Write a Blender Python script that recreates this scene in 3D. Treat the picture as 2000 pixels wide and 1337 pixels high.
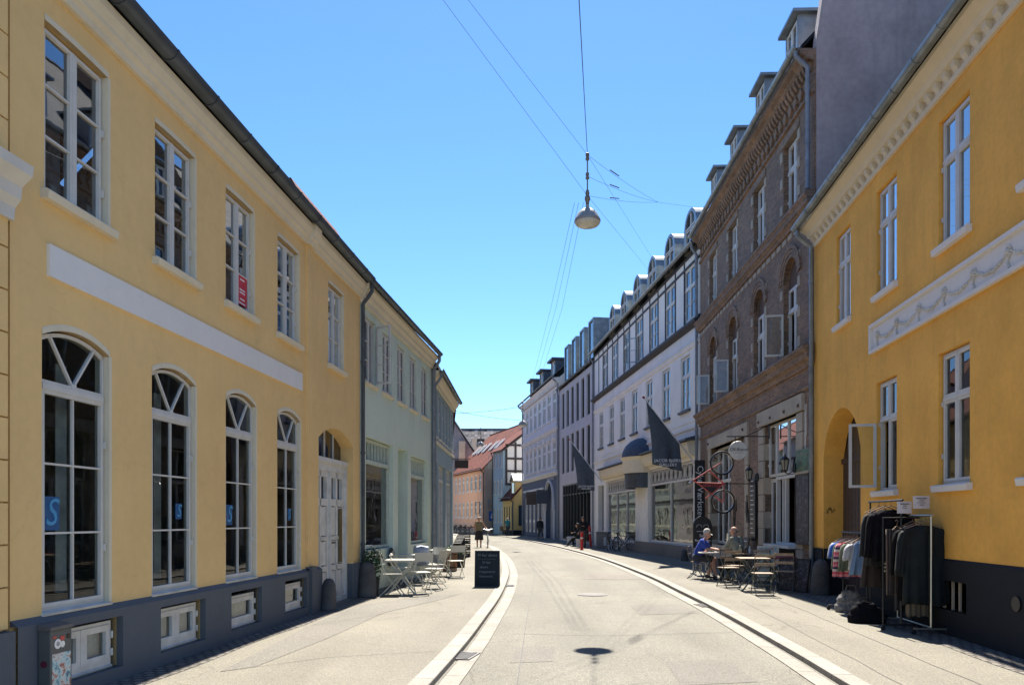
import bpy, bmesh, math, random
from mathutils import Vector, Matrix, noise as mnoise
R = math.radians
rnd = random.Random(7)
for o in list(bpy.data.objects): bpy.data.objects.remove(o)
S = bpy.context.scene
COL = S.collection

# ------------------------------------------------------------------ camera, sky, sun, exposure
cam = bpy.data.cameras.new("camera"); camo = bpy.data.objects.new("camera", cam); COL.objects.link(camo)
camo.location = (0, 0, 1.6); camo.rotation_euler = (R(90), 0, 0)
cam.sensor_fit = 'HORIZONTAL'; cam.sensor_width = 36; cam.lens = 27.0
cam.shift_y = 0.1722; cam.clip_start = 0.05; cam.clip_end = 3000
S.camera = camo
SUN_EL, SUN_AZ = R(57), R(4.7)           # azimuth measured from +Y towards +X
W = bpy.data.worlds.new("World"); S.world = W; W.use_nodes = True
nt = W.node_tree; nt.nodes.clear()
sky = nt.nodes.new('ShaderNodeTexSky'); sky.sky_type = 'NISHITA'; sky.sun_disc = False
sky.sun_elevation = SUN_EL; sky.sun_rotation = SUN_AZ; sky.altitude = 0
sky.air_density = 0.8; sky.dust_density = 0.06; sky.ozone_density = 4.0
bg = nt.nodes.new('ShaderNodeBackground'); bg.inputs[1].default_value = 0.085
wo = nt.nodes.new('ShaderNodeOutputWorld')
hs = nt.nodes.new('ShaderNodeHueSaturation'); hs.inputs['Saturation'].default_value = 1.16; nt.links.new(sky.outputs[0], hs.inputs['Color']); nt.links.new(hs.outputs[0], bg.inputs[0]); nt.links.new(bg.outputs[0], wo.inputs[0])
sun = bpy.data.lights.new("sun", 'SUN'); suno = bpy.data.objects.new("sun", sun); COL.objects.link(suno)
sun.energy = 4.6; sun.angle = R(0.55); sun.color = (1.0, 0.93, 0.82)
sv = Vector((math.sin(SUN_AZ)*math.cos(SUN_EL), math.cos(SUN_AZ)*math.cos(SUN_EL), math.sin(SUN_EL)))
suno.rotation_euler = sv.to_track_quat('Z', 'Y').to_euler(); suno.location = (0, 0, 60)
S.view_settings.view_transform = 'Standard'; S.view_settings.look = 'None'
S.view_settings.exposure = 1.6; S.view_settings.gamma = 1
S.render.engine = 'CYCLES'

# ------------------------------------------------------------------ materials
def newmat(name):
    m = bpy.data.materials.new(name); m.use_nodes = True
    n = m.node_tree; b = n.nodes['Principled BSDF']; return m, n, b
def N(n, t, **kw):
    x = n.nodes.new(t)
    for k, v in kw.items(): setattr(x, k, v)
    return x
def ramp(n, fac, stops):
    r = N(n, 'ShaderNodeValToRGB'); cr = r.color_ramp
    while len(cr.elements) < len(stops): cr.elements.new(0.5)
    for e, (p, c) in zip(cr.elements, stops): e.position = p; e.color = (*c, 1) if len(c) == 3 else c
    n.links.new(fac, r.inputs[0]); return r.outputs[0]
def objco(n, scale=(1, 1, 1)):
    t = N(n, 'ShaderNodeTexCoord'); mp = N(n, 'ShaderNodeMapping'); mp.inputs['Scale'].default_value = scale
    n.links.new(t.outputs['Object'], mp.inputs[0]); return mp.outputs[0]
def noise(n, co, scale, detail=4, rough=.55):
    x = N(n, 'ShaderNodeTexNoise'); x.inputs['Scale'].default_value = scale; x.inputs['Detail'].default_value = detail
    x.inputs['Roughness'].default_value = rough; n.links.new(co, x.inputs['Vector']); return x.outputs['Fac']
def bump(n, b, h, strength=.3, dist=.01):
    x = N(n, 'ShaderNodeBump'); x.inputs['Strength'].default_value = strength; x.inputs['Distance'].default_value = dist
    n.links.new(h, x.inputs['Height']); n.links.new(x.outputs[0], b.inputs['Normal'])
def mixc(n, fac, a, b, mode='MIX'):
    x = N(n, 'ShaderNodeMix', data_type='RGBA', blend_type=mode)
    for s, v in ((0, fac), (6, a), (7, b)):
        if hasattr(v, 'is_linked'): n.links.new(v, x.inputs[s])
        else: x.inputs[s].default_value = v if s == 0 else (*v[:3], 1)
    return x.outputs[2]
def sc(c, k): return tuple(min(1, v*k) for v in c)
MATS = {}
def plain(name, c, rough=.6, metal=0, var=.12, scale=6, bmp=0, spec=.5):
    if name in MATS: return MATS[name]
    m, n, b = newmat(name); co = objco(n)
    f = noise(n, co, scale)
    col = ramp(n, f, [(.3, sc(c, 1-var)), (.7, sc(c, 1+var))]); n.links.new(col, b.inputs['Base Color'])
    b.inputs['Roughness'].default_value = rough; b.inputs['Metallic'].default_value = metal
    b.inputs['Specular IOR Level'].default_value = spec
    if bmp: bump(n, b, noise(n, co, scale*8), bmp, .004)
    MATS[name] = m; return m
def plaster(name, c, c2=None, var=.07, stain=.25, bmp=.25, scale=1.0):
    """painted render: cloudy tone changes, vertical rain streaks and small pits"""
    m, n, b = newmat(name); co = objco(n)
    f1 = noise(n, co, .7*scale, 6, .6); f2 = noise(n, objco(n, (2.2, 2.2, .22)), 1.3*scale, 6, .65); f3 = noise(n, co, 9*scale, 5)
    c2 = c2 or sc(c, .8)
    a = ramp(n, f1, [(.3, sc(c, 1-var)), (.68, sc(c, 1+var))])
    st = ramp(n, f2, [(.52, (0, 0, 0)), (.8, (stain, stain, stain))])
    a = mixc(n, st, a, c2)
    pt = noise(n, objco(n, (1, 1, .7)), .9*scale, 2, .4); a = mixc(n, ramp(n, pt, [(.6, (0, 0, 0)), (.615, (stain*.5,)*3)]), a, sc(c, 1.1))
    vo = N(n, 'ShaderNodeTexVoronoi', feature='DISTANCE_TO_EDGE'); vo.inputs['Scale'].default_value = .45*scale; dn = N(n, 'ShaderNodeTexNoise'); dn.inputs['Scale'].default_value = 3; dn.inputs['Detail'].default_value = 6; n.links.new(co, dn.inputs['Vector']); ad = N(n, 'ShaderNodeVectorMath', operation='MULTIPLY_ADD'); ad.inputs[1].default_value = (.5, .5, .5); n.links.new(dn.outputs['Color'], ad.inputs[0]); n.links.new(co, ad.inputs[2]); n.links.new(ad.outputs[0], vo.inputs['Vector'])
    a = mixc(n, .18, a, ramp(n, vo.outputs['Distance'], [(.0, (.72, .7, .66)), (.005, (1, 1, 1))]), 'MULTIPLY')
    sp = ramp(n, f3, [(.3, (1-var*.8,)*3), (.6, (1, 1, 1))])
    a = mixc(n, .8, a, sp, 'MULTIPLY')
    n.links.new(a, b.inputs['Base Color']); b.inputs['Roughness'].default_value = .88
    b.inputs['Specular IOR Level'].default_value = .25
    bump(n, b, noise(n, co, 26, 8, .7), bmp, .012)
    MATS[name] = m; return m
def brickmat(name, c1, c2, mortar, bw=.235, bh=.075, side=False, ms=.012, sq=False):
    m, n, b = newmat(name)
    t = N(n, 'ShaderNodeTexCoord'); s = N(n, 'ShaderNodeSeparateXYZ'); n.links.new(t.outputs['Object'], s.inputs[0])
    ad = N(n, 'ShaderNodeMath', operation='ADD'); n.links.new(s.outputs[0], ad.inputs[0]); n.links.new(s.outputs[1], ad.inputs[1])
    cb = N(n, 'ShaderNodeCombineXYZ')
    n.links.new(ad.outputs[0], cb.inputs[0]); n.links.new(s.outputs[1 if sq else 2], cb.inputs[1])
    if sq: n.links.new(s.outputs[0], cb.inputs[0])
    br = N(n, 'ShaderNodeTexBrick'); br.inputs['Scale'].default_value = 1
    br.inputs['Brick Width'].default_value = bw; br.inputs['Row Height'].default_value = bh
    br.inputs['Mortar Size'].default_value = ms; br.inputs['Mortar Smooth'].default_value = .3; br.inputs['Bias'].default_value = 0
    br.inputs['Color1'].default_value = (*c1, 1); br.inputs['Color2'].default_value = (*c2, 1); br.inputs['Mortar'].default_value = (*mortar, 1)
    n.links.new(cb.outputs[0], br.inputs['Vector'])
    co = t.outputs['Object']
    f = ramp(n, noise(n, co, 1.1, 6), [(.3, (.7, .7, .7)), (.7, (1.15, 1.12, 1.1))])
    f4 = ramp(n, noise(n, co, 11, 3), [(.3, (.75, .75, .75)), (.7, (1.2, 1.2, 1.2))])
    a = mixc(n, 1, br.outputs[0], f, 'MULTIPLY'); a = mixc(n, 1, a, f4, 'MULTIPLY')
    n.links.new(a, b.inputs['Base Color']); b.inputs['Roughness'].default_value = .85
    iv = N(n, 'ShaderNodeMath', operation='SUBTRACT'); iv.inputs[0].default_value = 1; n.links.new(br.outputs['Fac'], iv.inputs[1])
    bump(n, b, iv.outputs[0], .7, .012)
    MATS[name] = m; return m
def tilemat(name, c1, c2, sx=.22, sy=.3):
    """pantiles, in UV space (u along the eave, v up the slope, metres)"""
    m, n, b = newmat(name); t = N(n, 'ShaderNodeTexCoord'); uv = t.outputs['UV']
    s = N(n, 'ShaderNodeSeparateXYZ'); n.links.new(uv, s.inputs[0])
    def mth(op, a, v=None):
        x = N(n, 'ShaderNodeMath', operation=op)
        n.links.new(a, x.inputs[0])
        if v is not None:
            if hasattr(v, 'is_linked'): n.links.new(v, x.inputs[1])
            else: x.inputs[1].default_value = v
        return x.outputs[0]
    u = mth('DIVIDE', s.outputs[0], sx); v = mth('DIVIDE', s.outputs[1], sy)
    w = mth('SINE', mth('MULTIPLY', u, 6.2832)); w = mth('MULTIPLY_ADD', w, .5)
    fr = mth('FRACT', v); h = mth('SUBTRACT', w, mth('MULTIPLY', fr, 1.2))
    cb = N(n, 'ShaderNodeCombineXYZ'); n.links.new(mth('FLOOR', u), cb.inputs[0]); n.links.new(mth('FLOOR', v), cb.inputs[1])
    wn = N(n, 'ShaderNodeTexWhiteNoise'); n.links.new(cb.outputs[0], wn.inputs[0])
    col = ramp(n, wn.outputs[0], [(0, c2), (1, c1)])
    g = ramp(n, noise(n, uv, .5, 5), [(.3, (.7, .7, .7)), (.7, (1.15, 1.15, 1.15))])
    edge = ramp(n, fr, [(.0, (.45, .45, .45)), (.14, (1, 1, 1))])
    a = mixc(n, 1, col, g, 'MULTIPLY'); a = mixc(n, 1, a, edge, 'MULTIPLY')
    n.links.new(a, b.inputs['Base Color']); b.inputs['Roughness'].default_value = .85; b.inputs['Specular IOR Level'].default_value = .2
    bump(n, b, h, 1.0, .05)
    MATS[name] = m; return m
def glassmat(name, tint=(.75, .8, .8), boost=1.9, rough=.015, wob=.03):
    m = bpy.data.materials.new(name); m.use_nodes = True; n = m.node_tree; n.nodes.clear()
    o = N(n, 'ShaderNodeOutputMaterial'); mx = N(n, 'ShaderNodeMixShader'); tr = N(n, 'ShaderNodeBsdfTransparent'); gl = N(n, 'ShaderNodeBsdfGlossy')
    tr.inputs[0].default_value = (*tint, 1); gl.inputs['Roughness'].default_value = rough; gl.inputs[0].default_value = (.95, .97, 1, 1)
    fr = N(n, 'ShaderNodeFresnel'); fr.inputs[0].default_value = 1.5
    mu = N(n, 'ShaderNodeMath', operation='MULTIPLY', use_clamp=True); mu.inputs[1].default_value = boost
    n.links.new(fr.outputs[0], mu.inputs[0])
    co = objco(n); bp = N(n, 'ShaderNodeBump'); bp.inputs['Strength'].default_value = wob; bp.inputs['Distance'].default_value = .1
    n.links.new(noise(n, co, 1.6, 2), bp.inputs['Height']); n.links.new(bp.outputs[0], gl.inputs['Normal'])
    n.links.new(mu.outputs[0], mx.inputs[0]); n.links.new(tr.outputs[0], mx.inputs[1]); n.links.new(gl.outputs[0], mx.inputs[2]); n.links.new(mx.outputs[0], o.inputs[0])
    MATS[name] = m; return m
def dnz(n, co):
    x = N(n, 'ShaderNodeTexNoise'); x.inputs['Scale'].default_value = 1.5; x.inputs['Detail'].default_value = 6; n.links.new(co, x.inputs['Vector']); v = N(n, 'ShaderNodeVectorMath', operation='MULTIPLY_ADD'); v.inputs[1].default_value = (20, 20, 20); n.links.new(x.outputs['Color'], v.inputs[0]); n.links.new(co, v.inputs[2]); return v.outputs[0]
def asphalt(name, c, speck=.5, track=0):
    m, n, b = newmat(name); co = objco(n)
    f1 = noise(n, co, .35, 5, .6); f2 = noise(n, co, 60, 4, .7)
    vo = N(n, 'ShaderNodeTexVoronoi'); vo.inputs['Scale'].default_value = 75; n.links.new(co, vo.inputs['Vector'])
    a = ramp(n, f1, [(.25, sc(c, .82)), (.75, sc(c, 1.12))])
    a = mixc(n, 1, a, ramp(n, noise(n, objco(n, (1, .12, 1)), 1.1, 5), [(.35, (.86, .86, .86)), (.6, (1.04, 1.04, 1.04))]), 'MULTIPLY')
    a = mixc(n, 1, a, ramp(n, f2, [(.3, (1-speck,)*3), (.7, (1+speck*.8,)*3)]), 'MULTIPLY')
    wn = ramp(n, vo.outputs['Color'], [(.1, (.7, .7, .72)), (.55, (1, 1, 1)), (.95, (1.5, 1.47, 1.4))])
    a = mixc(n, .75, a, wn, 'MULTIPLY')
    gm = N(n, 'ShaderNodeTexVoronoi'); gm.inputs['Scale'].default_value = 1.5; n.links.new(co, gm.inputs['Vector']); a = mixc(n, .8, a, ramp(n, gm.outputs['Distance'], [(.03, (.72, .72, .72)), (.045, (1, 1, 1))]), 'MULTIPLY')
    ck = N(n, 'ShaderNodeTexVoronoi', feature='DISTANCE_TO_EDGE'); ck.inputs['Scale'].default_value = .22; n.links.new(mixc(n, .04, co, dnz(n, co)), ck.inputs['Vector']); a = mixc(n, .7, a, ramp(n, ck.outputs['Distance'], [(.0, (.6, .58, .55)), (.0045, (1, 1, 1))]), 'MULTIPLY')
    # old oil spots and thin repaired cracks
    sp = ramp(n, noise(n, co, 1.7, 3), [(.7, (1, 1, 1)), (.78, (.8, .8, .8))]); a = mixc(n, 1, a, sp, 'MULTIPLY')
    n.links.new(a, b.inputs['Base Color']); b.inputs['Roughness'].default_value = .8; b.inputs['Specular IOR Level'].default_value = .3
    bump(n, b, f2, .35, .006)
    MATS[name] = m; return m

M = {}
M['yel'] = plaster('pale_ochre_render', (.77, .52, .225), (.64, .42, .18), var=.07, stain=.45)
M['yel2'] = plaster('deep_ochre_render', (.84, .44, .09), (.62, .31, .065), var=.13, stain=.6, scale=1.4)
M['green'] = plaster('mint_render', (.58, .65, .55), (.46, .53, .46), stain=.5)
M['gb'] = plaster('blue_grey_render', (.3, .37, .4), stain=.3)
M['wht'] = plaster('white_render', (.78, .745, .69), (.6, .57, .53), stain=.3)
M['con'] = plaster('grey_render', (.5, .47, .47), (.42, .4, .4), stain=.25)
M['farw'] = plaster('pale_lilac_render', (.66, .64, .63), stain=.2)
M['slate'] = plaster('slate_blue_render', (.11, .13, .18), stain=.2)
M['orange'] = plaster('salmon_render', (.74, .38, .24), stain=.25)
M['tan'] = plaster('tan_render', (.4, .31, .25), stain=.35)
M['sky'] = plaster('sky_blue_render', (.31, .41, .47), stain=.25)
M['smy'] = plaster('small_house_yellow', (.6, .45, .2), stain=.25)
M['fire'] = plaster('mauve_firewall_render', (.42, .36, .35), (.29, .25, .24), var=.2, stain=.8, bmp=.6)
M['rough'] = plaster('rough_grey_render', (.24, .22, .24), (.14, .13, .15), var=.25, stain=.6, bmp=1)
M['plinth'] = plaster('grey_plinth_paint', (.105, .115, .13), var=.08, stain=.3)
M['black'] = plaster('black_plinth_paint', (.018, .02, .024), var=.1, stain=.3, bmp=.4)
M['cream'] = plaster('cream_cornice_paint', (.68, .6, .45), (.5, .44, .34), var=.05, stain=.35)
M['white'] = plain('white_paint', (.58, .555, .51), .55, var=.08, scale=4)
M['white2'] = plain('old_white_paint', (.6, .58, .54), .6, var=.15, scale=5)
M['band'] = plaster('white_band_paint', (.72, .69, .66), (.6, .56, .52), var=.04, stain=.2)
M['zinc'] = plain('zinc', (.23, .26, .28), .45, .6, var=.25, scale=3)
M['zincd'] = plain('dark_zinc', (.075, .09, .11), .5, .5, var=.25, scale=3)
M['pipe'] = plain('grey_pipe_paint', (.2, .22, .25), .5, .2, var=.2)
M['brick'] = brickmat('brown_brick', (.3, .175, .1), (.18, .11, .068), (.24, .185, .14))
M['brick2'] = brickmat('ochre_brick', (.33, .2, .11), (.22, .125, .075), (.24, .2, .16))
M['bdark'] = plaster('dark_brick_moulding', (.13, .09, .07), stain=.3, bmp=.5)
M['stone'] = plaster('sandstone', (.42, .36, .28), (.25, .21, .17), var=.15, stain=.4)
M['granite'] = plaster('granite', (.1, .095, .09), (.06, .06, .06), var=.3, stain=.3, bmp=.6, scale=4)
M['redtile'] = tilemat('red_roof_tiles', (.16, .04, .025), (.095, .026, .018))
M['darktile'] = tilemat('dark_tiles_painted_glints', (.3, .27, .27), (.035, .03, .034), .5, .6)  # pale tiles among the dark ones are pantile glints put into the colour
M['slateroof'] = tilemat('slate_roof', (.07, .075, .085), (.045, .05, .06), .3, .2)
M['glass'] = glassmat('window_glass', (.72, .78, .77), 1.2, wob=.015)
M['lowglass'] = glassmat('tall_window_glass', (.78, .84, .8), .85, wob=.008)
M['upglass'] = glassmat('upper_window_glass', (.5, .55, .57), 3.2, wob=.008)
M['shopglass'] = glassmat('shop_glass', (.78, .83, .8), 1.4)
M['dgl'] = plain('dark_glass', (.008, .009, .012), .06, var=.0, spec=.9)
M['timber'] = plain('tarred_timber', (.035, .03, .032), .7, var=.3)
M['door'] = plain('dark_brown_boards', (.06, .04, .035), .6, var=.3, scale=12)
M['blackmetal'] = plain('black_metal', (.018, .018, .02), .4, .3, var=.2)
M['steel'] = plain('steel', (.5, .5, .5), .3, .9, var=.1)
M['wood'] = plain('weathered_wood', (.26, .17, .11), .6, var=.3, scale=14)
M['curtain'] = plain('pale_curtain', (.5, .5, .5), .9, var=.2, scale=7)
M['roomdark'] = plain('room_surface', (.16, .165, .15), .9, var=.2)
M['blackcloth'] = plain('black_cloth', (.008, .008, .010), .95, var=.3, scale=9, bmp=.3, spec=.1)

# ------------------------------------------------------------------ mesh builder
class MB:
    def __init__(s): s.v = []; s.f = []; s.uv = {}
    def add(s, vs, fs):
        o = len(s.v); s.v += [tuple(p) for p in vs]; s.f += [tuple(i+o for i in f) for f in fs]; return s
    def quad(s, a, b, c, d, uv=None):
        s.add([a, b, c, d], [(0, 1, 2, 3)])
        if uv: s.uv[len(s.f)-1] = uv
        return s
    def box(s, x0, x1, y0, y1, z0, z1):
        v = [(x, y, z) for x in (x0, x1) for y in (y0, y1) for z in (z0, z1)]
        return s.add(v, [(0, 1, 3, 2), (4, 6, 7, 5), (0, 4, 5, 1), (2, 3, 7, 6), (0, 2, 6, 4), (1, 5, 7, 3)])
    def bar(s, p, q, w, h=None, up=(0, 0, 1)):
        h = h or w; p = Vector(p); q = Vector(q); d = (q-p)
        if d.length < 1e-6: return s
        d.normalize(); u = Vector(up)
        if abs(d.dot(u)) > .98: u = Vector((0, 1, 0)) if abs(d.y) < .9 else Vector((1, 0, 0))
        a = d.cross(u).normalized()*w/2; b = a.cross(d).normalized()*h/2
        v = [p-a-b, p+a-b, p+a+b, p-a+b, q-a-b, q+a-b, q+a+b, q-a+b]
        return s.add(v, [(0, 3, 2, 1), (4, 5, 6, 7), (0, 1, 5, 4), (1, 2, 6, 5), (2, 3, 7, 6), (3, 0, 4, 7)])
    def tube(s, pts, r, n=8, closed=False):
        pts = [Vector(p) for p in pts]; k = len(pts); rs = r if isinstance(r, (list, tuple)) else [r]*k
        rings = []; up = None
        for i, p in enumerate(pts):
            a = pts[i-1] if (i > 0 or closed) else p; b = pts[(i+1) % k] if (i < k-1 or closed) else p
            d = (b-a).normalized()
            if up is None:
                up = Vector((0, 0, 1)) if abs(d.z) < .9 else Vector((1, 0, 0))
            x = d.cross(up)
            if x.length < 1e-4: x = d.cross(Vector((.3, 1, .2)))
            x.normalize(); y = x.cross(d).normalized(); up = y
            rings.append([p+(x*math.cos(2*math.pi*j/n)+y*math.sin(2*math.pi*j/n))*rs[i] for j in range(n)])
        vs = [q for g in rings for q in g]; fs = []
        for i in range(k if closed else k-1):
            i2 = (i+1) % k
            for j in range(n):
                j2 = (j+1) % n; fs.append((i*n+j, i*n+j2, i2*n+j2, i2*n+j))
        if not closed: fs += [tuple(range(n))[::-1], tuple((k-1)*n+j for j in range(n))]
        return s.add(vs, fs)
    def lathe(s, prof, c=(0, 0, 0), n=20, cap=True):
        vs = []; fs = []; k = len(prof)
        for r, z in prof:
            for j in range(n):
                a = 2*math.pi*j/n; vs.append((c[0]+r*math.cos(a), c[1]+r*math.sin(a), c[2]+z))
        for i in range(k-1):
            for j in range(n):
                j2 = (j+1) % n; fs.append((i*n+j, i*n+j2, (i+1)*n+j2, (i+1)*n+j))
        if cap: fs += [tuple(range(n))[::-1], tuple((k-1)*n+j for j in range(n))]
        return s.add(vs, fs)
    def prism(s, poly, y0, y1):          # poly in (x, z), extruded along y
        k = len(poly); vs = [(x, y0, z) for x, z in poly]+[(x, y1, z) for x, z in poly]
        fs = [tuple(range(k)), tuple(range(2*k-1, k-1, -1))]+[(i, i+k, (i+1) % k+k, (i+1) % k) for i in range(k)]
        return s.add(vs, fs)
    def prof(s, poly, x0, x1):           # poly in (y, z), extruded along x
        k = len(poly); vs = [(x0, y, z) for y, z in poly]+[(x1, y, z) for y, z in poly]
        fs = [tuple(range(k))[::-1], tuple(range(k, 2*k))]+[(i, (i+1) % k, (i+1) % k+k, i+k) for i in range(k)]
        return s.add(vs, fs)
    def plan(s, poly, z0, z1):
        k = len(poly); vs = [(x, y, z0) for x, y in poly]+[(x, y, z1) for x, y in poly]
        fs = [tuple(range(k))[::-1], tuple(range(k, 2*k))]+[(i, (i+1) % k, (i+1) % k+k, i+k) for i in range(k)]
        return s.add(vs, fs)
    def ball(s, c, r, n=10, sz=1.0):
        k = n//2; pr = [(max(1e-4, r*math.sin(math.pi*i/k)), -r*sz*math.cos(math.pi*i/k)) for i in range(k+1)]
        return s.lathe(pr, c, n, False)
    def xf(s, m): s.v = [tuple(m @ Vector(p)) for p in s.v]; return s
    def merge(s, o): return s.add(o.v, o.f)
    def mesh(s, name, mat, smooth=False, ang=35):
        me = bpy.data.meshes.new(name); me.from_pydata(s.v, [], s.f)
        if s.uv:
            l = me.uv_layers.new(name='uv')
            for fi, uv in s.uv.items():
                for k, li in enumerate(me.polygons[fi].loop_indices): l.data[li].uv = uv[k]
        me.materials.append(mat)
        bm = bmesh.new(); bm.from_mesh(me); bmesh.ops.remove_doubles(bm, verts=bm.verts, dist=1e-5)
        bmesh.ops.recalc_face_normals(bm, faces=bm.faces); bm.normal_update()
        if 'pane' in name:                   # glass faces outwards (local -y)
            fl = [f for f in bm.faces if f.normal.y > .1]
            if len(bm.faces) < 40 and fl: bmesh.ops.reverse_faces(bm, faces=fl)
        bm.to_mesh(me); bm.free()
        if smooth:
            me.polygons.foreach_set('use_smooth', [True]*len(me.polygons)); me.set_sharp_from_angle(angle=R(ang))
        return me
    def build(s, name, mat, parent=None, smooth=False, loc=None, rot=None, bevel=0, ang=35):
        return obj(name, s.mesh(name, mat, smooth, ang), parent, loc, rot, bevel)
def obj(name, me, parent=None, loc=None, rot=None, bevel=0):
    o = bpy.data.objects.new(name, me); COL.objects.link(o); o.parent = parent
    if loc is not None: o.location = loc
    if rot is not None: o.rotation_euler = rot
    if bevel:
        b = o.modifiers.new('bevel', 'BEVEL'); b.width = bevel; b.segments = 2; b.limit_method = 'ANGLE'
    return o
def tag(o, label=None, cat=None, group=None, kind=None):
    if label: o['label'] = label
    if cat: o['category'] = cat
    if group: o['group'] = group
    if kind: o['kind'] = kind
    return o
def thing(name, label, cat, loc=(0, 0, 0), rz=0, group=None):
    o = bpy.data.objects.new(name, None); COL.objects.link(o); o.location = loc; o.rotation_euler = (0, 0, rz); o.empty_display_size = .2
    return tag(o, label, cat, group)
def copy_tree(o, parent=None):
    c = o.copy(); COL.objects.link(c); c.parent = parent
    for ch in list(o.children): copy_tree(ch, c)
    return c
def text_mesh(body, size, mat, ext=.002, align='CENTER', shear=0, spacing=1.0):
    cu = bpy.data.curves.new('t', 'FONT'); cu.body = body; cu.size = size; cu.extrude = ext; cu.align_x = align; cu.align_y = 'CENTER'
    cu.shear = shear; cu.space_character = spacing; cu.resolution_u = 3
    t = bpy.data.objects.new('t', cu); COL.objects.link(t); dg = bpy.context.evaluated_depsgraph_get()
    me = bpy.data.meshes.new_from_object(t.evaluated_get(dg)); bpy.data.objects.remove(t); bpy.data.curves.remove(cu)
    me.materials.clear(); me.materials.append(mat); me.name = 'lettering'; return me
def lettering(parent, body, size, mat, loc, rot=(R(90), 0, 0), **k):
    return obj('lettering', text_mesh(body, size, mat, **k), parent, loc, rot)

# ------------------------------------------------------------------ the setting: ground, road, pavements
def catmull(pts, n=6):
    out = []; P = [pts[0]]+pts+[pts[-1]]
    for i in range(1, len(P)-2):
        a, b, c, d = [Vector(q) for q in P[i-1:i+3]]
        for k in range(n):
            t = k/n; out.append(.5*((2*b)+(c-a)*t+(2*a-5*b+4*c-d)*t*t+(3*b-a-3*c+d)*t**3))
    out.append(Vector(pts[-1])); return out
KL = catmull([(x, y) for y, x in [(-30, -5.5), (-10, -2.9), (0, -1.6), (4, -1.1), (7.45, -.795), (10, -.587), (12.5, -.433), (15.8, -.253), (19.7, -.13), (24, -.096), (31.6, -.295), (38.7, -.72), (46.2, -1.36), (55, -2.9), (65, -4.7), (75, -5.7), (86, -7.6), (110, -22)]])
KR = catmull([(x, y) for y, x in [(-30, .6), (-10, 2.1), (0, 2.75), (4, 3.02), (7.4, 3.25), (9.5, 3.41), (13.6, 3.64), (17.1, 3.75), (22.6, 3.86), (32.4, 3.63), (44.4, 2.7), (55, 1.5), (63, .55), (68, -.2), (74, -1.5), (80, -3.1), (84, -4.6), (98, -9.3), (120, -17)]])
def offs(line, d):
    out = []
    for i, p in enumerate(line):
        a = line[max(0, i-1)]; b = line[min(len(line)-1, i+1)]; t = (b-a).normalized(); out.append(p+Vector((t.y, -t.x))*d)
    return out
def strip(name, l1, l2, z, mat, z2=None):
    mb = MB(); s = 0
    for i in range(len(l1)-1):
        d = (l1[i+1]-l1[i]).length; w = (l2[i]-l1[i]).length; zb = z if z2 is None else z2
        mb.quad((*l1[i], z), (*l2[i], zb), (*l2[i+1], zb), (*l1[i+1], z), [(s, 0), (s, w), (s+d, w), (s+d, 0)]); s += d
    o = mb.build(name, mat); tag(o, kind='structure'); return o
def kerbmat(name, c, L=1.0, mortar=(.1, .09, .08)):
    m, n, b = newmat(name); t = N(n, 'ShaderNodeTexCoord')
    br = N(n, 'ShaderNodeTexBrick'); br.offset = 0; br.inputs['Scale'].default_value = 1; br.inputs['Brick Width'].default_value = L; br.inputs['Row Height'].default_value = 5
    br.inputs['Mortar Size'].default_value = .012; br.inputs['Color1'].default_value = (*c, 1); br.inputs['Color2'].default_value = (*sc(c, .85), 1); br.inputs['Mortar'].default_value = (*mortar, 1)
    n.links.new(t.outputs['UV'], br.inputs['Vector'])
    f = ramp(n, noise(n, t.outputs['Object'], 30, 6), [(.3, (.75, .75, .75)), (.7, (1.15, 1.15, 1.15))])
    g = ramp(n, noise(n, t.outputs['Object'], 2, 4), [(.3, (.85, .85, .85)), (.7, (1.1, 1.1, 1.1))])
    a = mixc(n, 1, mixc(n, 1, br.outputs[0], f, 'MULTIPLY'), g, 'MULTIPLY')
    n.links.new(a, b.inputs['Base Color']); b.inputs['Roughness'].default_value = .8
    bump(n, b, f, .3, .006); return m
ROAD = asphalt('road_asphalt', (.164, .155, .127)); PAVE = asphalt('pavement_asphalt', (.176, .163, .13), .4)
PATCH = asphalt('patch_asphalt', (.17, .155, .13)); KERB = kerbmat('kerb_granite', (.27, .25, .215)); GUT = kerbmat('gutter_stone', (.26, .24, .205), .8)
COB = brickmat('cobbles', (.2, .18, .155), (.13, .12, .105), (.05, .045, .04), .13, .12, ms=.02, sq=True)
RZ = -.055                                     # road surface; pavements at 0
mb = MB(); mb.quad((-600, -300, -.09), (600, -300, -.09), (600, 1200, -.09), (-600, 1200, -.09)); tag(mb.build('ground', PATCH), kind='structure')
def ends(line, x): return [Vector((x, p.y)) for p in line]
mb = MB()
ysR = [-30+150*i/150 for i in range(151)]
def xat(line, y):
    for a, b in zip(line, line[1:]):
        if a.y <= y <= b.y: return a.x+(b.x-a.x)*(y-a.y)/max(1e-6, b.y-a.y)
    return line[-1].x if y > line[-1].y else line[0].x
for a, b in zip(ysR, ysR[1:]):
    mb.quad((xat(KL, a)-.15, a, RZ), (xat(KR, a)+.15, a, RZ), (xat(KR, b)+.15, b, RZ), (xat(KL, b)-.15, b, RZ))
tag(mb.build('road', ROAD), kind='structure')
strip('pavement', ends(KL, -45), offs(KL, -.2), 0, PAVE)
strip('pavement', offs(KR, .2), ends(KR, 45), 0, PAVE)
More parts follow.
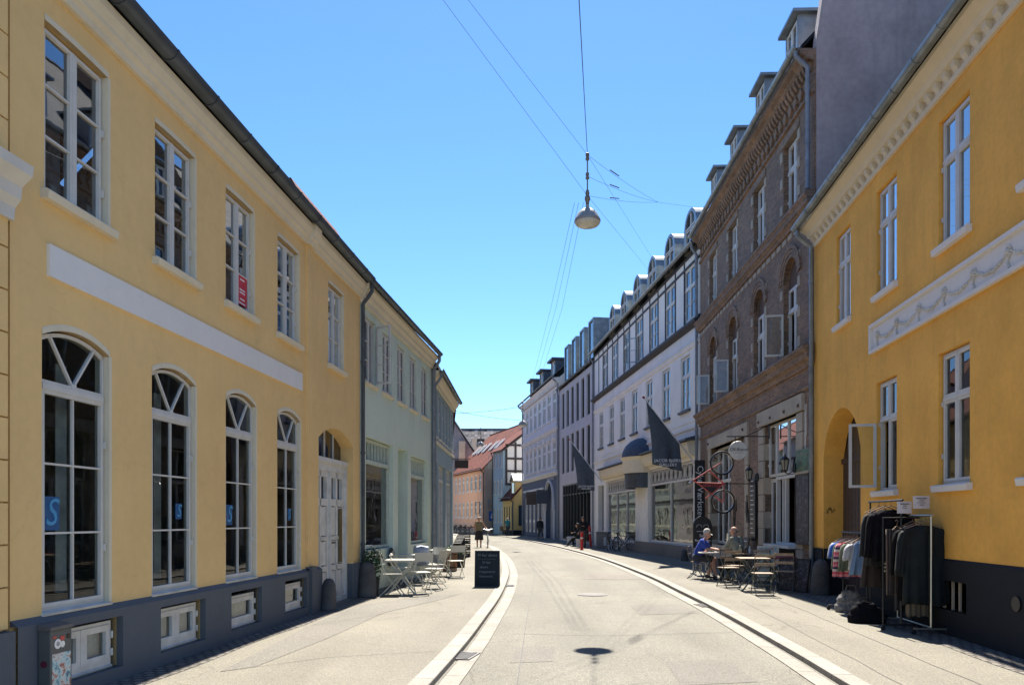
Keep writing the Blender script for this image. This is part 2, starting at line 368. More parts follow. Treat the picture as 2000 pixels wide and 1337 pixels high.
def kerb(line, sgn):
    a = line; b = offs(line, sgn*.21)
    mb = MB(); s = 0
    for i in range(len(a)-1):
        d = (a[i+1]-a[i]).length; u = [(s, 0), (s, .21), (s+d, .21), (s+d, 0)]
        mb.quad((*a[i], .006), (*b[i], .006), (*b[i+1], .006), (*a[i+1], .006), u)
        mb.quad((*a[i], .006), (*a[i], RZ-.02), (*a[i+1], RZ-.02), (*a[i+1], .006), u); s += d
    tag(mb.build('kerb', KERB), kind='structure')
    g = offs(line, -sgn*.03); h = offs(line, -sgn*.25); strip('gutter_strip', g, h, RZ+.006, GUT, RZ+.01)
kerb(KL, -1); kerb(KR, 1)
def flat(name, poly, z, mat, label=None, cat=None):
    mb = MB(); mb.add([(x, y, z) for x, y in poly], [tuple(range(len(poly)))]); return mb.build(name, mat)
# ------------------------------------------------------------------ houses
def arc_pts(u0, u1, zs, z1, n=14):
    w = (u1-u0)/2; c = (u0+u1)/2; r = z1-zs; out = []
    for i in range(n+1):
        t = -1+2*i/n
        if r <= w:
            Rr = (w*w+r*r)/(2*r); z = z1-Rr+math.sqrt(max(0, Rr*Rr-(t*w)**2))
        else: z = zs+r*math.sqrt(max(0, 1-t*t))
        out.append((c+t*w, z))
    return out
def wall_grid(mb, L, z0, z1, ops, y=0, dep=.2, u0=0):
    """a facade sheet at local y with openings (u0,u1,z0,z1,rise) and their reveals"""
    us = sorted({round(v, 4) for v in [u0, L]+[o[0] for o in ops]+[o[1] for o in ops] if u0 <= v <= L}); zs = sorted({round(v, 4) for v in [z0, z1]+[o[2] for o in ops]+[o[3] for o in ops]})
    zs = [z for z in zs if z0 <= z <= z1]
    for i in range(len(us)-1):
        for j in range(len(zs)-1):
            cu = (us[i]+us[i+1])/2; cz = (zs[j]+zs[j+1])/2
            if any(o[0] < cu < o[1] and o[2] < cz < o[3] for o in ops): continue
            mb.quad((us[i], y, zs[j]), (us[i+1], y, zs[j]), (us[i+1], y, zs[j+1]), (us[i], y, zs[j+1]))
    for o in ops:
        a, b, c, d = o[:4]; r = o[4] if len(o) > 4 else 0; dp = o[5] if len(o) > 5 else dep; s = d-r
        if c > z0+1e-4: mb.quad((a, y, c), (a, y+dp, c), (b, y+dp, c), (b, y, c))
        mb.quad((a, y, c), (a, y, s), (a, y+dp, s), (a, y+dp, c)); mb.quad((b, y, c), (b, y+dp, c), (b, y+dp, s), (b, y, s))
        if r:
            p = arc_pts(a, b, s, d)
            for (x0, q0), (x1, q1) in zip(p, p[1:]):
                mb.quad((x0, y, q0), (x1, y, q1), (x1, y, d), (x0, y, d)); mb.quad((x0, y, q0), (x0, y+dp, q0), (x1, y+dp, q1), (x1, y, q1))
        else: mb.quad((a, y, d), (b, y, d), (b, y+dp, d), (a, y+dp, d))
class House:
    def __init__(s, a, b, label, name='town_house', cat='house'):
        s.a = a; s.b = b; s.L = math.hypot(b[0]-a[0], b[1]-a[1]); s.ang = math.atan2(b[1]-a[1], b[0]-a[0])
        s.root = thing(name, label, cat, (a[0], a[1], 0), s.ang); s.cache = {}
    def w(s, u, y=0, z=0):
        c, q = math.cos(s.ang), math.sin(s.ang); return Vector((s.a[0]+c*u-q*y, s.a[1]+q*u+c*y, z))
    def part(s, name, mb, mat, **k): return mb.build(name, mat, s.root, **k)
    def box(s, name, mat, *b, **k): return s.part(name, MB().box(*b), mat, **k)
    def wall(s, H, ops, mat, depth=8, rise=3, dep=.2, z0=0, name='wall', gable=True, ridge=.5):
        mb = MB(); wall_grid(mb, s.L, z0, H, ops, 0, dep); L = s.L; e = .004
        for u in (e, L-e):
            if gable: mb.add([(u, 0, z0), (u, depth, z0), (u, depth, H), (u, depth*ridge, H+rise), (u, 0, H)], [(0, 1, 2, 3, 4)])
            else: mb.quad((u, 0, z0), (u, depth, z0), (u, depth, H), (u, 0, H))
        mb.quad((0, depth, z0), (L, depth, z0), (L, depth, H), (0, depth, H))
        s.H = H; s.depth = depth; s.rise = rise; s.ridge = ridge
        return s.part(name, mb, mat)
    def roof(s, mat, ov=.3, thick=.1, H=None, x0=-.05, x1=None, rise=None, both=True):
        H = (H or s.H)+.04; r = rise or s.rise; x1 = s.L+.05 if x1 is None else x1; d = s.depth; m = d*s.ridge; sl = r/m; mb = MB()
        for ye, yr in ((-ov, m), (d+ov, m)):
            ze = H-sl*ov if ye < m else H-(r/(d-m))*ov; zr = H+r; ln = math.hypot(yr-ye, zr-ze)
            mb.quad((x0, ye, ze+thick), (x1, ye, ze+thick), (x1, yr, zr+thick), (x0, yr, zr+thick), [(0, 0), (x1-x0, 0), (x1-x0, ln), (0, ln)])
            mb.quad((x0, ye, ze), (x1, ye, ze), (x1, yr, zr), (x0, yr, zr))
            mb.quad((x0, ye, ze), (x1, ye, ze), (x1, ye, ze+thick), (x0, ye, ze+thick))
            for x in (x0, x1): mb.quad((x, ye, ze), (x, ye, ze+thick), (x, yr, zr+thick), (x, yr, zr))
        ro = s.part('roof', mb, mat)
        k = MB().tube([(x0-.02, m, H+r+thick), (x1+.02, m, H+r+thick)], .09, 8)
        k.build('ridge_tiles', mat if mat else M['redtile'], ro, smooth=True); s.rf = ro; return ro
    def gutter(s, y, z, r=.075, x0=-.02, x1=None, mat=None, step=.9):
        x1 = s.L+.02 if x1 is None else x1; mb = MB(); n = 7
        arc = [(y-r*math.cos(math.pi*i/n), z-r*math.sin(math.pi*i/n)) for i in range(n+1)]+[(y+r*.85*math.cos(math.pi*i/n), z-r*.85*math.sin(math.pi*i/n)) for i in range(n+1)]
        mb.prof(arc, x0, x1); x = x0+.3
        while x < x1:
            mb.prof([(y-r*1.08*math.cos(math.pi*i/n), z-r*1.1*math.sin(math.pi*i/n)) for i in range(n+1)], x, x+.035); x += step
        return s.part('gutter', mb, mat or M['zincd'], smooth=True)
    def downpipe(s, u, zt, y=-.09, yg=None, zb=.05, r=.045, mat=None):
        yg = -.25 if yg is None else yg; mb = MB()
        mb.tube([(u, yg, zt), (u, yg, zt-.16), (u, (y+yg)/2, zt-.3), (u, y, zt-.42), (u, y, zb)], r, 10)
        z = zb+1
        while z < zt-.6: mb.tube([(u, y, z), (u, y, z+.05)], r*1.25, 10); z += 1.9
        return s.part('downpipe', mb, mat or M['pipe'], smooth=True)
    def cornice(s, poly, mat, x0=0, x1=None, name='cornice'):
        return s.part(name, MB().prof(poly, x0, s.L if x1 is None else x1), mat)
    def window(s, u0, u1, z0, z1, y=.1, sill=None, name='window', frame=None, glass=None, curtain=None, **k):
        """frame mesh with pane and sill below it (thing > part > sub-part)"""
        key = (round(u1-u0, 3), round(z1-z0, 3), str(sorted(k.items())), frame, glass)
        if key not in s.cache: s.cache[key] = window_mesh(u1-u0, z1-z0, M[frame or 'white'], M[glass or 'glass'], **k)
        fm, pm = s.cache[key]
        w = obj(name, fm, s.root, (u0, y, z0)); obj('pane', pm, w)
        if sill:
            e, h, pr, m = sill; mb = MB().prof([(0.02, -h), (-pr-y, -h), (-pr-y-.015, -h*.25), (-pr-y, -.005), (0.02, .004)], -e, u1-u0+e); mb.build('sill', m, w)
        if curtain:
            for (a, b, c, d, dy, mt) in curtain:
                mb = MB(); n = 10
                for i in range(n):
                    x0 = a+(b-a)*i/n; x1 = a+(b-a)*(i+1)/n; o0 = .03*(i % 2); o1 = .03*((i+1) % 2)
                    mb.quad((x0, dy+o0, c), (x1, dy+o1, c), (x1, dy+o1, d), (x0, dy+o0, d))
                mb.build('curtain', mt, w)
        return w
def frame_rect(mb, x0, x1, z0, z1, w, y0, y1, wb=None):
    wb = wb or w
    mb.box(x0, x0+w, y0, y1, z0, z1); mb.box(x1-w, x1, y0, y1, z0, z1); mb.box(x0+w, x1-w, y0, y1, z1-w, z1); mb.box(x0+w, x1-w, y0, y1, z0, z0+wb)
def window_mesh(W_, H_, mat, gl, mull=(.5,), trans=(), fw=.045, sw=.04, bars=(1, 3), top=(1, 1), arch=0, fan=False, mw=None, depth=.07, skip=()):
    """outer frame, mullions at the fractions mull, transoms at the heights trans, glazing bars bars=(cols, rows) in the lower lights and top=(cols, rows) above the highest transom"""
    mb = MB(); D = depth; mw = mw or fw; zs = H_-arch
    if arch:
        o = arc_pts(0, W_, zs, H_); i = [(fw+(x/W_)*(W_-2*fw), z-fw) for x, z in o]
        mb.box(0, fw, 0, D, 0, zs); mb.box(W_-fw, W_, 0, D, 0, zs); mb.box(fw, W_-fw, 0, D, 0, fw*1.3)
        for k in range(len(o)-1):
            mb.add([(o[k][0], 0, o[k][1]), (o[k+1][0], 0, o[k+1][1]), (i[k+1][0], 0, i[k+1][1]), (i[k][0], 0, i[k][1]), (o[k][0], D, o[k][1]), (o[k+1][0], D, o[k+1][1]), (i[k+1][0], D, i[k+1][1]), (i[k][0], D, i[k][1])],
                   [(0, 1, 2, 3), (7, 6, 5, 4), (3, 2, 6, 7), (0, 4, 5, 1)])
    else: frame_rect(mb, 0, W_, 0, H_, fw, 0, D, fw*1.3)
    xs = [fw]+[W_*m for m in mull]+[W_-fw]; zz = [fw*1.3]+list(trans)+[(zs if arch else H_-fw)]
    for t in trans: mb.box(fw, W_-fw, -.022, D, t-mw*.6, t+mw*.6)
    for j in range(len(zz)-1):
        z0 = zz[j]+(mw*.6 if j else 0); z1 = zz[j+1]-(mw*.6 if j < len(trans) else 0); last = j == len(zz)-2 and trans
        cb, rb = (top if last else bars)
        if last and fan:
            c = W_/2; zc = z0+.02; mb.box(c-.035, c+.035, -.012, .03, z0, z0+.05)
            o = arc_pts(fw, W_-fw, zs-fw, H_-fw)
            for k in (2, len(o)-3): mb.bar((c, .01, zc), (o[k][0], .01, o[k][1]+.01), .022, .03, (0, 1, 0))
            mb.box(fw, W_-fw, -.008, .03, z0, z0+.03)
            continue
        for k in range(len(xs)-1):
            if (j, k) in skip: continue
            x0 = xs[k]+(mw/2 if k else 0); x1 = xs[k+1]-(mw/2 if k < len(mull) else 0)
            frame_rect(mb, x0, x1, z0, z1, sw, -.012, .045)
            for r in range(1, rb): zb = z0+sw+(z1-z0-2*sw)*r/rb; mb.box(x0+sw, x1-sw, -.006, .03, zb-.009, zb+.009)
            for c in range(1, cb): xb = x0+(x1-x0)*c/cb; mb.box(xb-.009, xb+.009, -.004, .028, z0+sw, z1-sw)
        for m in mull: mb.box(W_*m-mw/2, W_*m+mw/2, -.016, D, z0, z1)
    # two hinges and a catch on each jamb
    for hz in (.25, .75): mb.box(.005, .03, -.03, 0, H_*hz*.8, H_*hz*.8+.07); mb.box(W_-.03, W_-.005, -.03, 0, H_*hz*.8, H_*hz*.8+.07)
    pm = MB(); e = fw*.6
    holes = [(xs[k], xs[k+1], zz[j], zz[j+1]) for j, k in skip]
    if not holes and not arch: pm.quad((e, .02, e), (W_-e, .02, e), (W_-e, .02, H_-e), (e, .02, H_-e))
    elif arch:
        o = arc_pts(e, W_-e, zs-e, H_-e); pm.add([(e, .02, e), (W_-e, .02, e)]+[(x, .02, z) for x, z in reversed(o)], [tuple(range(len(o)+2))])
    else: wall_grid(pm, W_-e, e, H_-e, [h for h in holes], .02, .0005, e)
    return mb.mesh('window', mat), pm.mesh('pane', gl)
def leaf(parent, x, z, w, h, rows, ang, mat=None, cols=1, sgn=1):
    """an opened casement hinged at (x, 0, z), swung outwards"""
    mb = MB(); frame_rect(mb, 0, w, 0, h, .045, -.02, .02)
    for r in range(1, rows): zb = h*r/rows; mb.box(.045, w-.045, -.012, .012, zb-.011, zb+.011)
    c = mb.build('casement', mat or M['white'], parent, loc=(x, -.02, z), rot=(0, 0, ang))
    return c
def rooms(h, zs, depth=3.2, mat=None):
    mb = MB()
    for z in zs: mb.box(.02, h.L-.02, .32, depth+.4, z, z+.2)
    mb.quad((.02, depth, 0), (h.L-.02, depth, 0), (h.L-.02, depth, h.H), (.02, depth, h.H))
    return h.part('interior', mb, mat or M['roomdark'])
CUR = M['curtain']
# ---- 1 pale ochre house on the left, its neighbour cut by the frame edge
PL = lambda Z: (-4.66+.0933*Z, Z)
h = House((-4.08, 6.24), (-3.17, 16.0), 'pale ochre two storey house with tall arched windows, white band and grey plinth'); LH = h
up = [(.40, 1.30), (2.12, 2.99), (3.78, 4.64), (5.48, 6.36), (7.82, 8.7)]
lo = [(.37, 1.32), (2.06, 3.0), (3.78, 4.71), (5.47, 6.43)]
bs = [(.5, 1.38), (2.14, 3.06), (3.82, 4.7), (5.63, 6.5)]
ops = [(a, b, 4.42, 5.93, .012, .14) for a, b in up]+[(a, b, .78, 3.3, .11, .14) for a, b in lo]+[(a-.02, b+.05, .14, .64, 0, .1) for a, b in bs]+[(7.3, 9.33, 0, 3.3, .26, .3)]
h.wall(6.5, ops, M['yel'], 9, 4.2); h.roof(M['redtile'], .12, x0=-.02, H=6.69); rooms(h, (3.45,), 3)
pb = MB(); wall_grid(pb, 7.3, 0, .72, [(a-.02, b+.05, .14, .64) for a, b in bs], -.07, .22)
pb.prof([(-.07, .72), (0, .77), (0, .72)], 0, 7.3); pb.quad((7.3, -.07, 0), (7.3, 0, 0), (7.3, 0, .77), (7.3, -.07, .72))
pb.box(9.33, 9.8, -.07, -.001, 0, .7); pb.box(6.66, 6.9, -.12, -.07, 0, .8); pb.box(6.66, 6.9, -.07, -.001, .77, .8)
for y0 in (0.0,): pb.quad((9.325, 0, 0), (9.325, .3, 0), (9.325, .3, .7), (9.325, 0, .7)); pb.quad((7.305, 0, 0), (7.305, .3, 0), (7.305, .3, .7), (7.305, 0, .7))
h.part('plinth', pb, M['plinth'])
h.part('pilaster', MB().box(6.66, 6.86, -.045, 0.01, .8, 6.2), M['yel'])
co = [(0.02, 6.2), (-.05, 6.2), (-.06, 6.26), (-.1, 6.3), (-.105, 6.34), (-.15, 6.42), (-.155, 6.5), (-.12, 6.54), (.02, 6.54)]
h.cornice(co, M['cream'], 0, 6.62); h.part('cornice', MB().prof([(y-.05 if y < 0 else y, z) for y, z in co], 6.62, 6.9).prof(co, 6.9, 9.8), M['cream'])
h.gutter(-.225, 6.61, .105, -.1, 9.85)
h.box('band', M['band'], .43, 6.45, -.03, .01, 3.71, 3.99)
sil = (.07, .085, .07, M['cream'])
for i, (a, b) in enumerate(up):
    # thin pale architrave lining the segmental head and right jamb
    c = [(.58, .82, .05, 1.35, .4, CUR)] if i in (0, 3) else ([(.03, .2, .05, 1.35, .3, CUR)] if i == 1 else None)
    h.window(a+.02, b-.02, 4.44, 5.9, .06, sil, glass='upglass', fw=.025, sw=.032, bars=(1, 3), arch=.01, mull=(.5,), mw=.03, curtain=c)
    ar = MB(); o = arc_pts(a, b, 5.918, 5.93)
    for (x0, q0), (x1, q1) in zip(o, o[1:]): ar.add([(x0, -.004, q0), (x1, -.004, q1), (x1, -.004, q1+.05), (x0, -.004, q0+.05), (x0, .05, q0), (x1, .05, q1), (x1, 0.001, q1+.06), (x0, 0.001, q0+.06)], [(0, 1, 2, 3), (0, 4, 5, 1), (3, 2, 6, 7)])
    ar.box(b-.012, b+.03, -.004, .1, 4.42, 5.918); h.part('architrave', ar, M['cream'])
for i, (a, b) in enumerate(lo):
    h.window(a+.02, b-.02,   .79, 3.28, .05, (.03, .03, .02, M['white2']), frame='white', fw=.03, sw=.034, mull=(), trans=(1.97,), bars=(2, 3), arch=.1, fan=True, mw=.045, glass='lowglass',
             curtain=[(.7, .86, .1, 2.3, .35, CUR), (.1, .22, .1, 2.3, .5, CUR)] if i < 2 else [(.5, .8, .1, 2.3, .4, CUR)])
    ar = MB(); o = arc_pts(a, b, 3.19, 3.3)
    for (x0, q0), (x1, q1) in zip(o, o[1:]): ar.add([(x0, -.004, q0), (x1, -.004, q1), (x1, -.004, q1+.05), (x0, -.004, q0+.05), (x0, .06, q0), (x1, .06, q1), (x1, 0.001, q1+.06), (x0, 0.001, q0+.06)], [(0, 1, 2, 3), (0, 4, 5, 1), (3, 2, 6, 7)])
    ar.box(b-.012, b+.03, -.004, .1, .79, 3.19); h.part('architrave', ar, M['cream'])
for i, (a, b) in enumerate(bs):
    h.window(a, b, .17, .6 if i < 2 else .57, .03, (.0, .04, -.02, M['white2']), name='basement_window', frame='white2', fw=.035, sw=.06, mull=(.48,) if i < 2 else (), bars=(1, 1), curtain=[(.04, .84, .03, .4, .06, M['curtain'])])
# entrance: niche, double door with panels, arched light above
pd = MB(); frame_rect(pd, 7.3, 9.33, .0, 2.72, .09, .62, .8); pd.box(7.39, 9.24, .64, .78, 2.5, 2.63)
for x0, x1 in ((7.39, 8.315), (8.325, 9.24)):
    frame_rect(pd, x0, x1, .08, 2.5, .11, .66, .73); pd.box(x0+.11, x1-.11, .66, .73, 1.85, 1.98); pd.box(x0+.11, x1-.11, .66, .73, .62, .72); pd.box(x0+.11, x1-.11, .66, .73, 1.2, 1.27)
    xm = (x0+x1)/2; pd.box(xm-.04, xm+.04, .66, .73, .08, 2.5)
    for q0, q1 in ((.16, .6), (.74, 1.18), (1.29, 1.83)):
        pd.box(x0+.13, xm-.06, .675, .72, q0, q1); pd.box(xm+.06, x1-.13, .675, .72, q0, q1)
pd.box(8.3, 8.35, .62, .68, .1, 2.48); pd.box(7.3, 9.33, .6, .8, 2.66, 2.74)
d = h.part('door', pd, M['white2'], loc=(0, -.5, 0)); MB().tube([(8.4, .66, 1.15), (8.4, .6, 1.15), (8.52, .6, 1.15)], .014).build('handle', M['blackmetal'], d)
q = MB(); q.box(7.42, 9.2, .735, .74, 2.0, 2.48); q.box(8.9, 9.1, .655, .66, .75, 1.8); q.build('door_glass', M['dgl'], d)
o = arc_pts(7.3, 9.33, 3.04, 3.3); q = MB().add([(7.3, .76, 2.72), (9.33, .76, 2.72)]+[(x, .76, z) for x, z in reversed(o)], [tuple(range(len(o)+2))]); q.build('fanlight', M['dgl'], d)
for x in (7.8, 8.3, 8.8): MB().box(x-.015, x+.015, .73, .756, 2.74, 3.26).build('fanlight_bar', M['white2'], d)
# steeper red tiled piece above the entrance bay
q = MB(); n = 10
for k in range(n):
    u0_ = 7.3+k*.25; q.quad((u0_, -.08, 6.66), (u0_+.25, -.08, 6.66), (u0_+.25, .5, 7.62), (u0_, .5, 7.62), [(u0_, 0), (u0_+.25, 0), (u0_+.25, 1.12), (u0_, 1.12)])
q.quad((9.8, -.08, 6.6), (9.8, 2, 6.6), (9.8, 2, 7.62), (9.8, .5, 7.62)); q.quad((7.3, -.08, 6.6), (7.3, 2, 6.6), (7.3, 2, 7.62), (7.3, .5, 7.62)); q.quad((7.3, .5, 7.62), (9.8, .5, 7.62), (9.8, 2, 7.7), (7.3, 2, 7.7)); q.build('raised_roof', M['redtile'], LH.rf)
# neighbour to the left, only its edge is in view
g = House((-4.87, -2.2), (-4.09, 6.16), 'rusticated ochre house at the left picture edge with a white string course'); g.wall(7.2, [], M['yel'], 8, 3); g.roof(M['redtile'], .2)
q = MB()
for i in range(19): q.box(0, g.L, -.05, 0.0, .72+i*.34, .72+i*.34+.325)
g.part('rustication', q, M['yel']); g.box('plinth', M['plinth'], 0, g.L+.02, -.1, 0, 0, .7)
g.cornice([(0, 4.0), (-.08, 4.0), (-.09, 4.1), (-.14, 4.16), (-.15, 4.26), (-.24, 4.34), (-.25, 4.42), (0, 4.46)], M['white'], 0, g.L+.03, 'string_course')
# ---- 2 mint green house
h = House((-3.17, 16.0), (-2.42, 23.12), 'mint green house with five upper windows and two shop windows'); GH = h
gu = [(.36, 1.2), (1.75, 2.55), (3.1, 3.9), (4.4, 5.2), (5.8, 6.65)]
ops = [(a, b, 4.52, 5.95) for a, b in gu]+[(.42, 2.68, .92, 3.38, 0, .12), (3.15, 4.15, 0, 3.38, 0, .6), (4.52, 6.6, .92, 3.3, 0, .12)]
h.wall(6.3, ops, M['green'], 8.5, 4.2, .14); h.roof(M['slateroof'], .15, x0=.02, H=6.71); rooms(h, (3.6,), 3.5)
co = [(0.02, 6.12), (-.06, 6.12), (-.07, 6.22), (-.12, 6.28), (-.13, 6.34), (-.2, 6.42), (-.2, 6.5), (.02, 6.5)]
h.cornice(co, M['cream']); h.gutter(-.27, 6.56, .075); h.downpipe(.03, 6.5, -.06, -.25, .05, .04, M['zincd']); h.downpipe(7.1, 6.5, -.08, -.25, .05, .05)
for i, (a, b) in enumerate(gu):
    h.window(a, b, 4.54, 5.93, .05, (.06, .07, .05, M['cream']), glass='lowglass', frame='white', fw=.035, sw=.035, bars=(1, 3), mw=.06, skip=((0, 1),) if i == 0 else (), curtain=[(.05, .7, .1, .7, .3, CUR)] if i in (1, 3) else None)
q = h.root
c = leaf(q, 1.17, 4.6, .38, 1.28, 3, R(-112), M['white2'])
def shopfront(h, a, b, z0, z1, zt, frame, n=2, lights=8, dep=.1, pattern=None, glass='shopglass', name='shop_window', fw=.06):
    mb = MB(); W_ = b-a; H_ = z1-z0; t = zt-z0
    frame_rect(mb, 0, W_, 0, H_, fw, 0, .09); mb.box(fw, W_-fw, -.02, .09, t-.04, t+.04)
    for i in range(1, n): mb.box(W_*i/n-.03, W_*i/n+.03, -.01, .08, fw, t-.04)
    if pattern == 'arcs':
        n2 = lights; w = (W_-2*fw)/n2; zb = t+.04; hh = H_-fw-zb
        for i in range(n2):
            c = fw+w*(i+.5)
            for sg in (0, 1):
                pts = [(c-w/2+w*k/8, .02, (zb+hh*math.sin(math.pi*k/8)) if sg == 0 else (zb+hh*(1-math.sin(math.pi*k/8)))) for k in range(9)]
                for p, r_ in zip(pts, pts[1:]): mb.bar(p, r_, .03, .03, (0, 1, 0))
            mb.box(c-w/2-.012, c-w/2+.012, .0, .04, zb, H_-fw)
    else:
        for i in range(1, lights): x = fw+(W_-2*fw)*i/lights; mb.box(x-.016, x+.016, 0, .05, t+.04, H_-fw)
    w = mb.build(name, frame, h.root, loc=(a, dep, z0)); MB().quad((fw*.5, .05, fw*.5), (W_-fw*.5, .05, fw*.5), (W_-fw*.5, .05, H_-fw*.5), (fw*.5, .05, H_-fw*.5)).build('pane', M[glass], w)
    return w
GF = plain('sage_paint', (.5, .55, .46), .6, var=.1)
shopfront(h, .44, 2.66, .94, 3.36, 2.86, GF, 1, 8); shopfront(h, 4.54, 6.58, .94, 3.28, 2.78, GF, 1, 8)
h.box('stall_riser', M['green'], .42, 2.68, -.02, 0, 0.02, .92); q = MB(); q.box(3.15, 4.15, .55, .62, 0, 3.38); d = h.part('door', q, plain('mint_door', (.2, .33, .24), .6, var=.1)); MB().box(3.3, 4.0, .53, .552, 1.0, 2.3).build('door_glass', M['dgl'], d)
q = MB(); q.box(.5, 2.55, .9, 1.4, .0, 1.25); q.box(4.6, 6.5, .7, 1.3, 0, 1.4); h.part('window_display', q, M['wood'])
# dark roof dormer and stack rising above the eave
q = MB(); q.box(5.0, 6.3, 1.0, 2.6, 6.6, 7.7); q.box(4.85, 6.45, .8, 2.7, 7.7, 7.8); q.build('dormer', M['zincd'], h.root)
q = MB().box(6.5, 6.95, .55, 1.0, 6.4, 7.35); q.box(6.45, 7.0, .5, 1.05, 7.35, 7.42); q.build('chimney', M['bdark'], h.rf)
# ---- 3 blue-grey house
h = House((-2.42, 23.14), (-2.29, 29.91), 'blue grey house with shop windows next to the mint green one'); BH = h
bu = [(.75+i*1.02, 1.42+i*1.02) for i in range(6)]
ops = [(a, b, 4.2, 5.62) for a, b in bu]+[(.35, 1.5, 0, 3.4, 0, .35), (1.9, 3.9, .45, 3.4, 0, .12), (4.25, 6.4, .45, 3.4, 0, .12)]
h.wall(5.95, ops, M['gb'], 8, 3.4, .12); h.roof(M['slateroof'], .2, H=6.28); rooms(h, (3.7,), 3.5)
h.cornice([(0.02, 5.75), (-.07, 5.75), (-.08, 5.84), (-.16, 5.92), (-.22, 6.02), (-.22, 6.08), (.02, 6.08)], M['cream']); h.gutter(-.29, 6.12, .075)
h.downpipe(.12, 6.05, -.08, -.27, .05, .045); h.box('string_course', M['cream'], .3, h.L, -.05, .01, 3.98, 4.06)
for a, b in bu: h.window(a, b, 4.22, 5.6, .06, (.05, .06, .03, M['white2']), frame='white2', fw=.045, sw=.035, bars=(1, 3), glass='lowglass')
shopfront(h, 1.92, 3.88, .47, 3.38, 2.9, M['white2'], 2, 6); shopfront(h, 4.27, 6.38, .47, 3.38, 2.9, M['white2'], 2, 6)
d = h.part('door', MB().box(.35, 1.5, .3, .36, 0, 3.4), plain('slate_door', (.14, .17, .2), .5)); MB().box(.5, 1.35, .285, .302, .9, 3.2).build('door_glass', M['dgl'], d)
q = MB(); q.box(1.5, 2.2, 1.2, 2.0, 6.3, 7.4); q.box(4.4, 4.9, 1.6, 2.2, 6.8, 8.2); q.build('chimney', M['bdark'], h.rf)
# ---- 4 deep ochre house on the right
h = House((6.64, 16.87), (5.64, 6.51), 'deep ochre house with a gateway arch, garland frieze and black plinth'); RH = h
ru = [(1.5, 2.32), (3.63, 4.5), (5.97, 6.87), (8.15, 9.05)]; rl = ru[1:]
ops = [(a, b, 5.42, 7.22) for a, b in ru]+[(a, b, 2.06, 3.94) for a, b in rl]+[(.66, 2.86, 0, 3.78, .85, .42), (6.0, 6.85, .35, .75, 0, .1)]
h.wall(7.9, ops, M['yel2'], 8.5, 5.0, .17); h.roof(M['redtile'], .28, x0=.02, H=8.35); rooms(h, (4.5,), 3.2)
q = MB(); wall_grid(q, 2.86, 0, .98, [(.66, 2.86, 0, .98, 0, .02)], -.035, .035); q.quad((2.86, -.035, 0), (2.86, -.035, .98), (2.86, 0, .98), (2.86, 0, 0))
q.box(.662, .68, 0, .42, 0, .98); q.box(2.84, 2.858, 0, .42, 0, .98)
wall_grid(q, 10.4, 0, 1.02, [(6.0, 6.85, .35, .75, 0, .12)], -.035, .035, 2.86); q.prof([(-.035, 1.02), (0, 1.05), (0, 1.02)], 2.86, 10.4); h.part('plinth', q, M['black'])
for x in (6.06, 6.32, 6.52, 6.74): h.box('grille_bar', M['stone'], x, x+.028, .02, .05, .35, .75)
h.part('vent', MB().lathe([(.001, .0), (.09, .0), (.09, .02), (.001, .02)], (0, 0, 0), 14).xf(Matrix.Translation((8.05, -.037, .62)) @ Matrix.Rotation(R(90), 4, 'X')), M['blackmetal'])
co = [(0.02, 7.52), (-.05, 7.52), (-.06, 7.58), (-.02, 7.6), (-.02, 7.72), (-.13, 7.74), (-.18, 7.82), (-.3, 7.9), (-.31, 7.96), (.02, 7.95)]
h.cornice(co, M['cream'])
q = MB().prof([(-.021, -.06), (-.05, -.07), (-.07, -.03), (-.1, 0), (-.11, .075), (-.021, .075)], 0, .11); mm = q.mesh('modillion', M['cream']); x = .08
while x < h.L-.1: obj('modillion', mm, h.root, (x, 0, 7.66)); x += .27
h.gutter(-.41, 8.0, .085, -.05, h.L, M['zinc'], .75); h.downpipe(-.0+.09, 7.95, -.09, -.38, .05, .05, M['zinc'])
for a, b in ru: h.window(a+.02, b-.02, 5.44, 7.2, .06, (.08, .1, .07, M['band']), glass='upglass', fw=.03, sw=.035, mull=(.5,), trans=(1.18,), bars=(1, 1), top=(1, 1), mw=.035)
for i, (a, b) in enumerate(rl): h.window(a+.02, b-.02, 2.08, 3.92, .06, (.09, .1, .07, M['band']), fw=.035, sw=.04, mull=(.5,), trans=(1.2,), bars=(1, 1), top=(1, 1), mw=.04, skip=((0, 0),) if i == 0 else (), curtain=[(.05, .2, .05, 1.75, .25, CUR), (.6, .8, .05, 1.75, .25, CUR)])
c = leaf(h.root, 3.68, 2.14, .44, 1.1, 1, R(-97)); MB().quad((.04, 0, .04), (.4, 0, .04), (.4, 0, 1.06), (.04, 0, 1.06)).build('pane', M['glass'], c)
# garland frieze
q = MB(); frame_rect(q, 3.42, h.L, 4.48, 4.98, .055, -.06, .01); q.box(3.475, h.L-.055, -.018, .01, 4.535, 4.925); fz = h.part('frieze', q, M['band'])
x = 3.75; stc = plaster('weathered_stucco', (.6, .57, .51), var=.2, stain=.4); r2 = random.Random(3)
while x < h.L-.3:
    q = MB()
    for k in range(9):
        a = k*.698; q.ball((x+.055*math.cos(a), -.03, 4.75+.055*math.sin(a)), .02, 6)
    q.ball((x, -.035, 4.75), .042, 8)
    for k in range(23):
        t = k/22; q.ball((x+.06+t*.7, -.025, 4.73-.09*math.sin(math.pi*t)+r2.uniform(-.012, .012)), .014+.016*math.sin(math.pi*t)+r2.uniform(-.006, .006), 6)
    q.tube([(x, -.03, 4.71), (x-.02, -.03, 4.62), (x+.02, -.03, 4.56)], .016, 5); q.build('garland', stc, fz, smooth=True); x += .82
q = MB(); q.box(.66, 2.86, 1.08, 1.14, 0, 3.0)
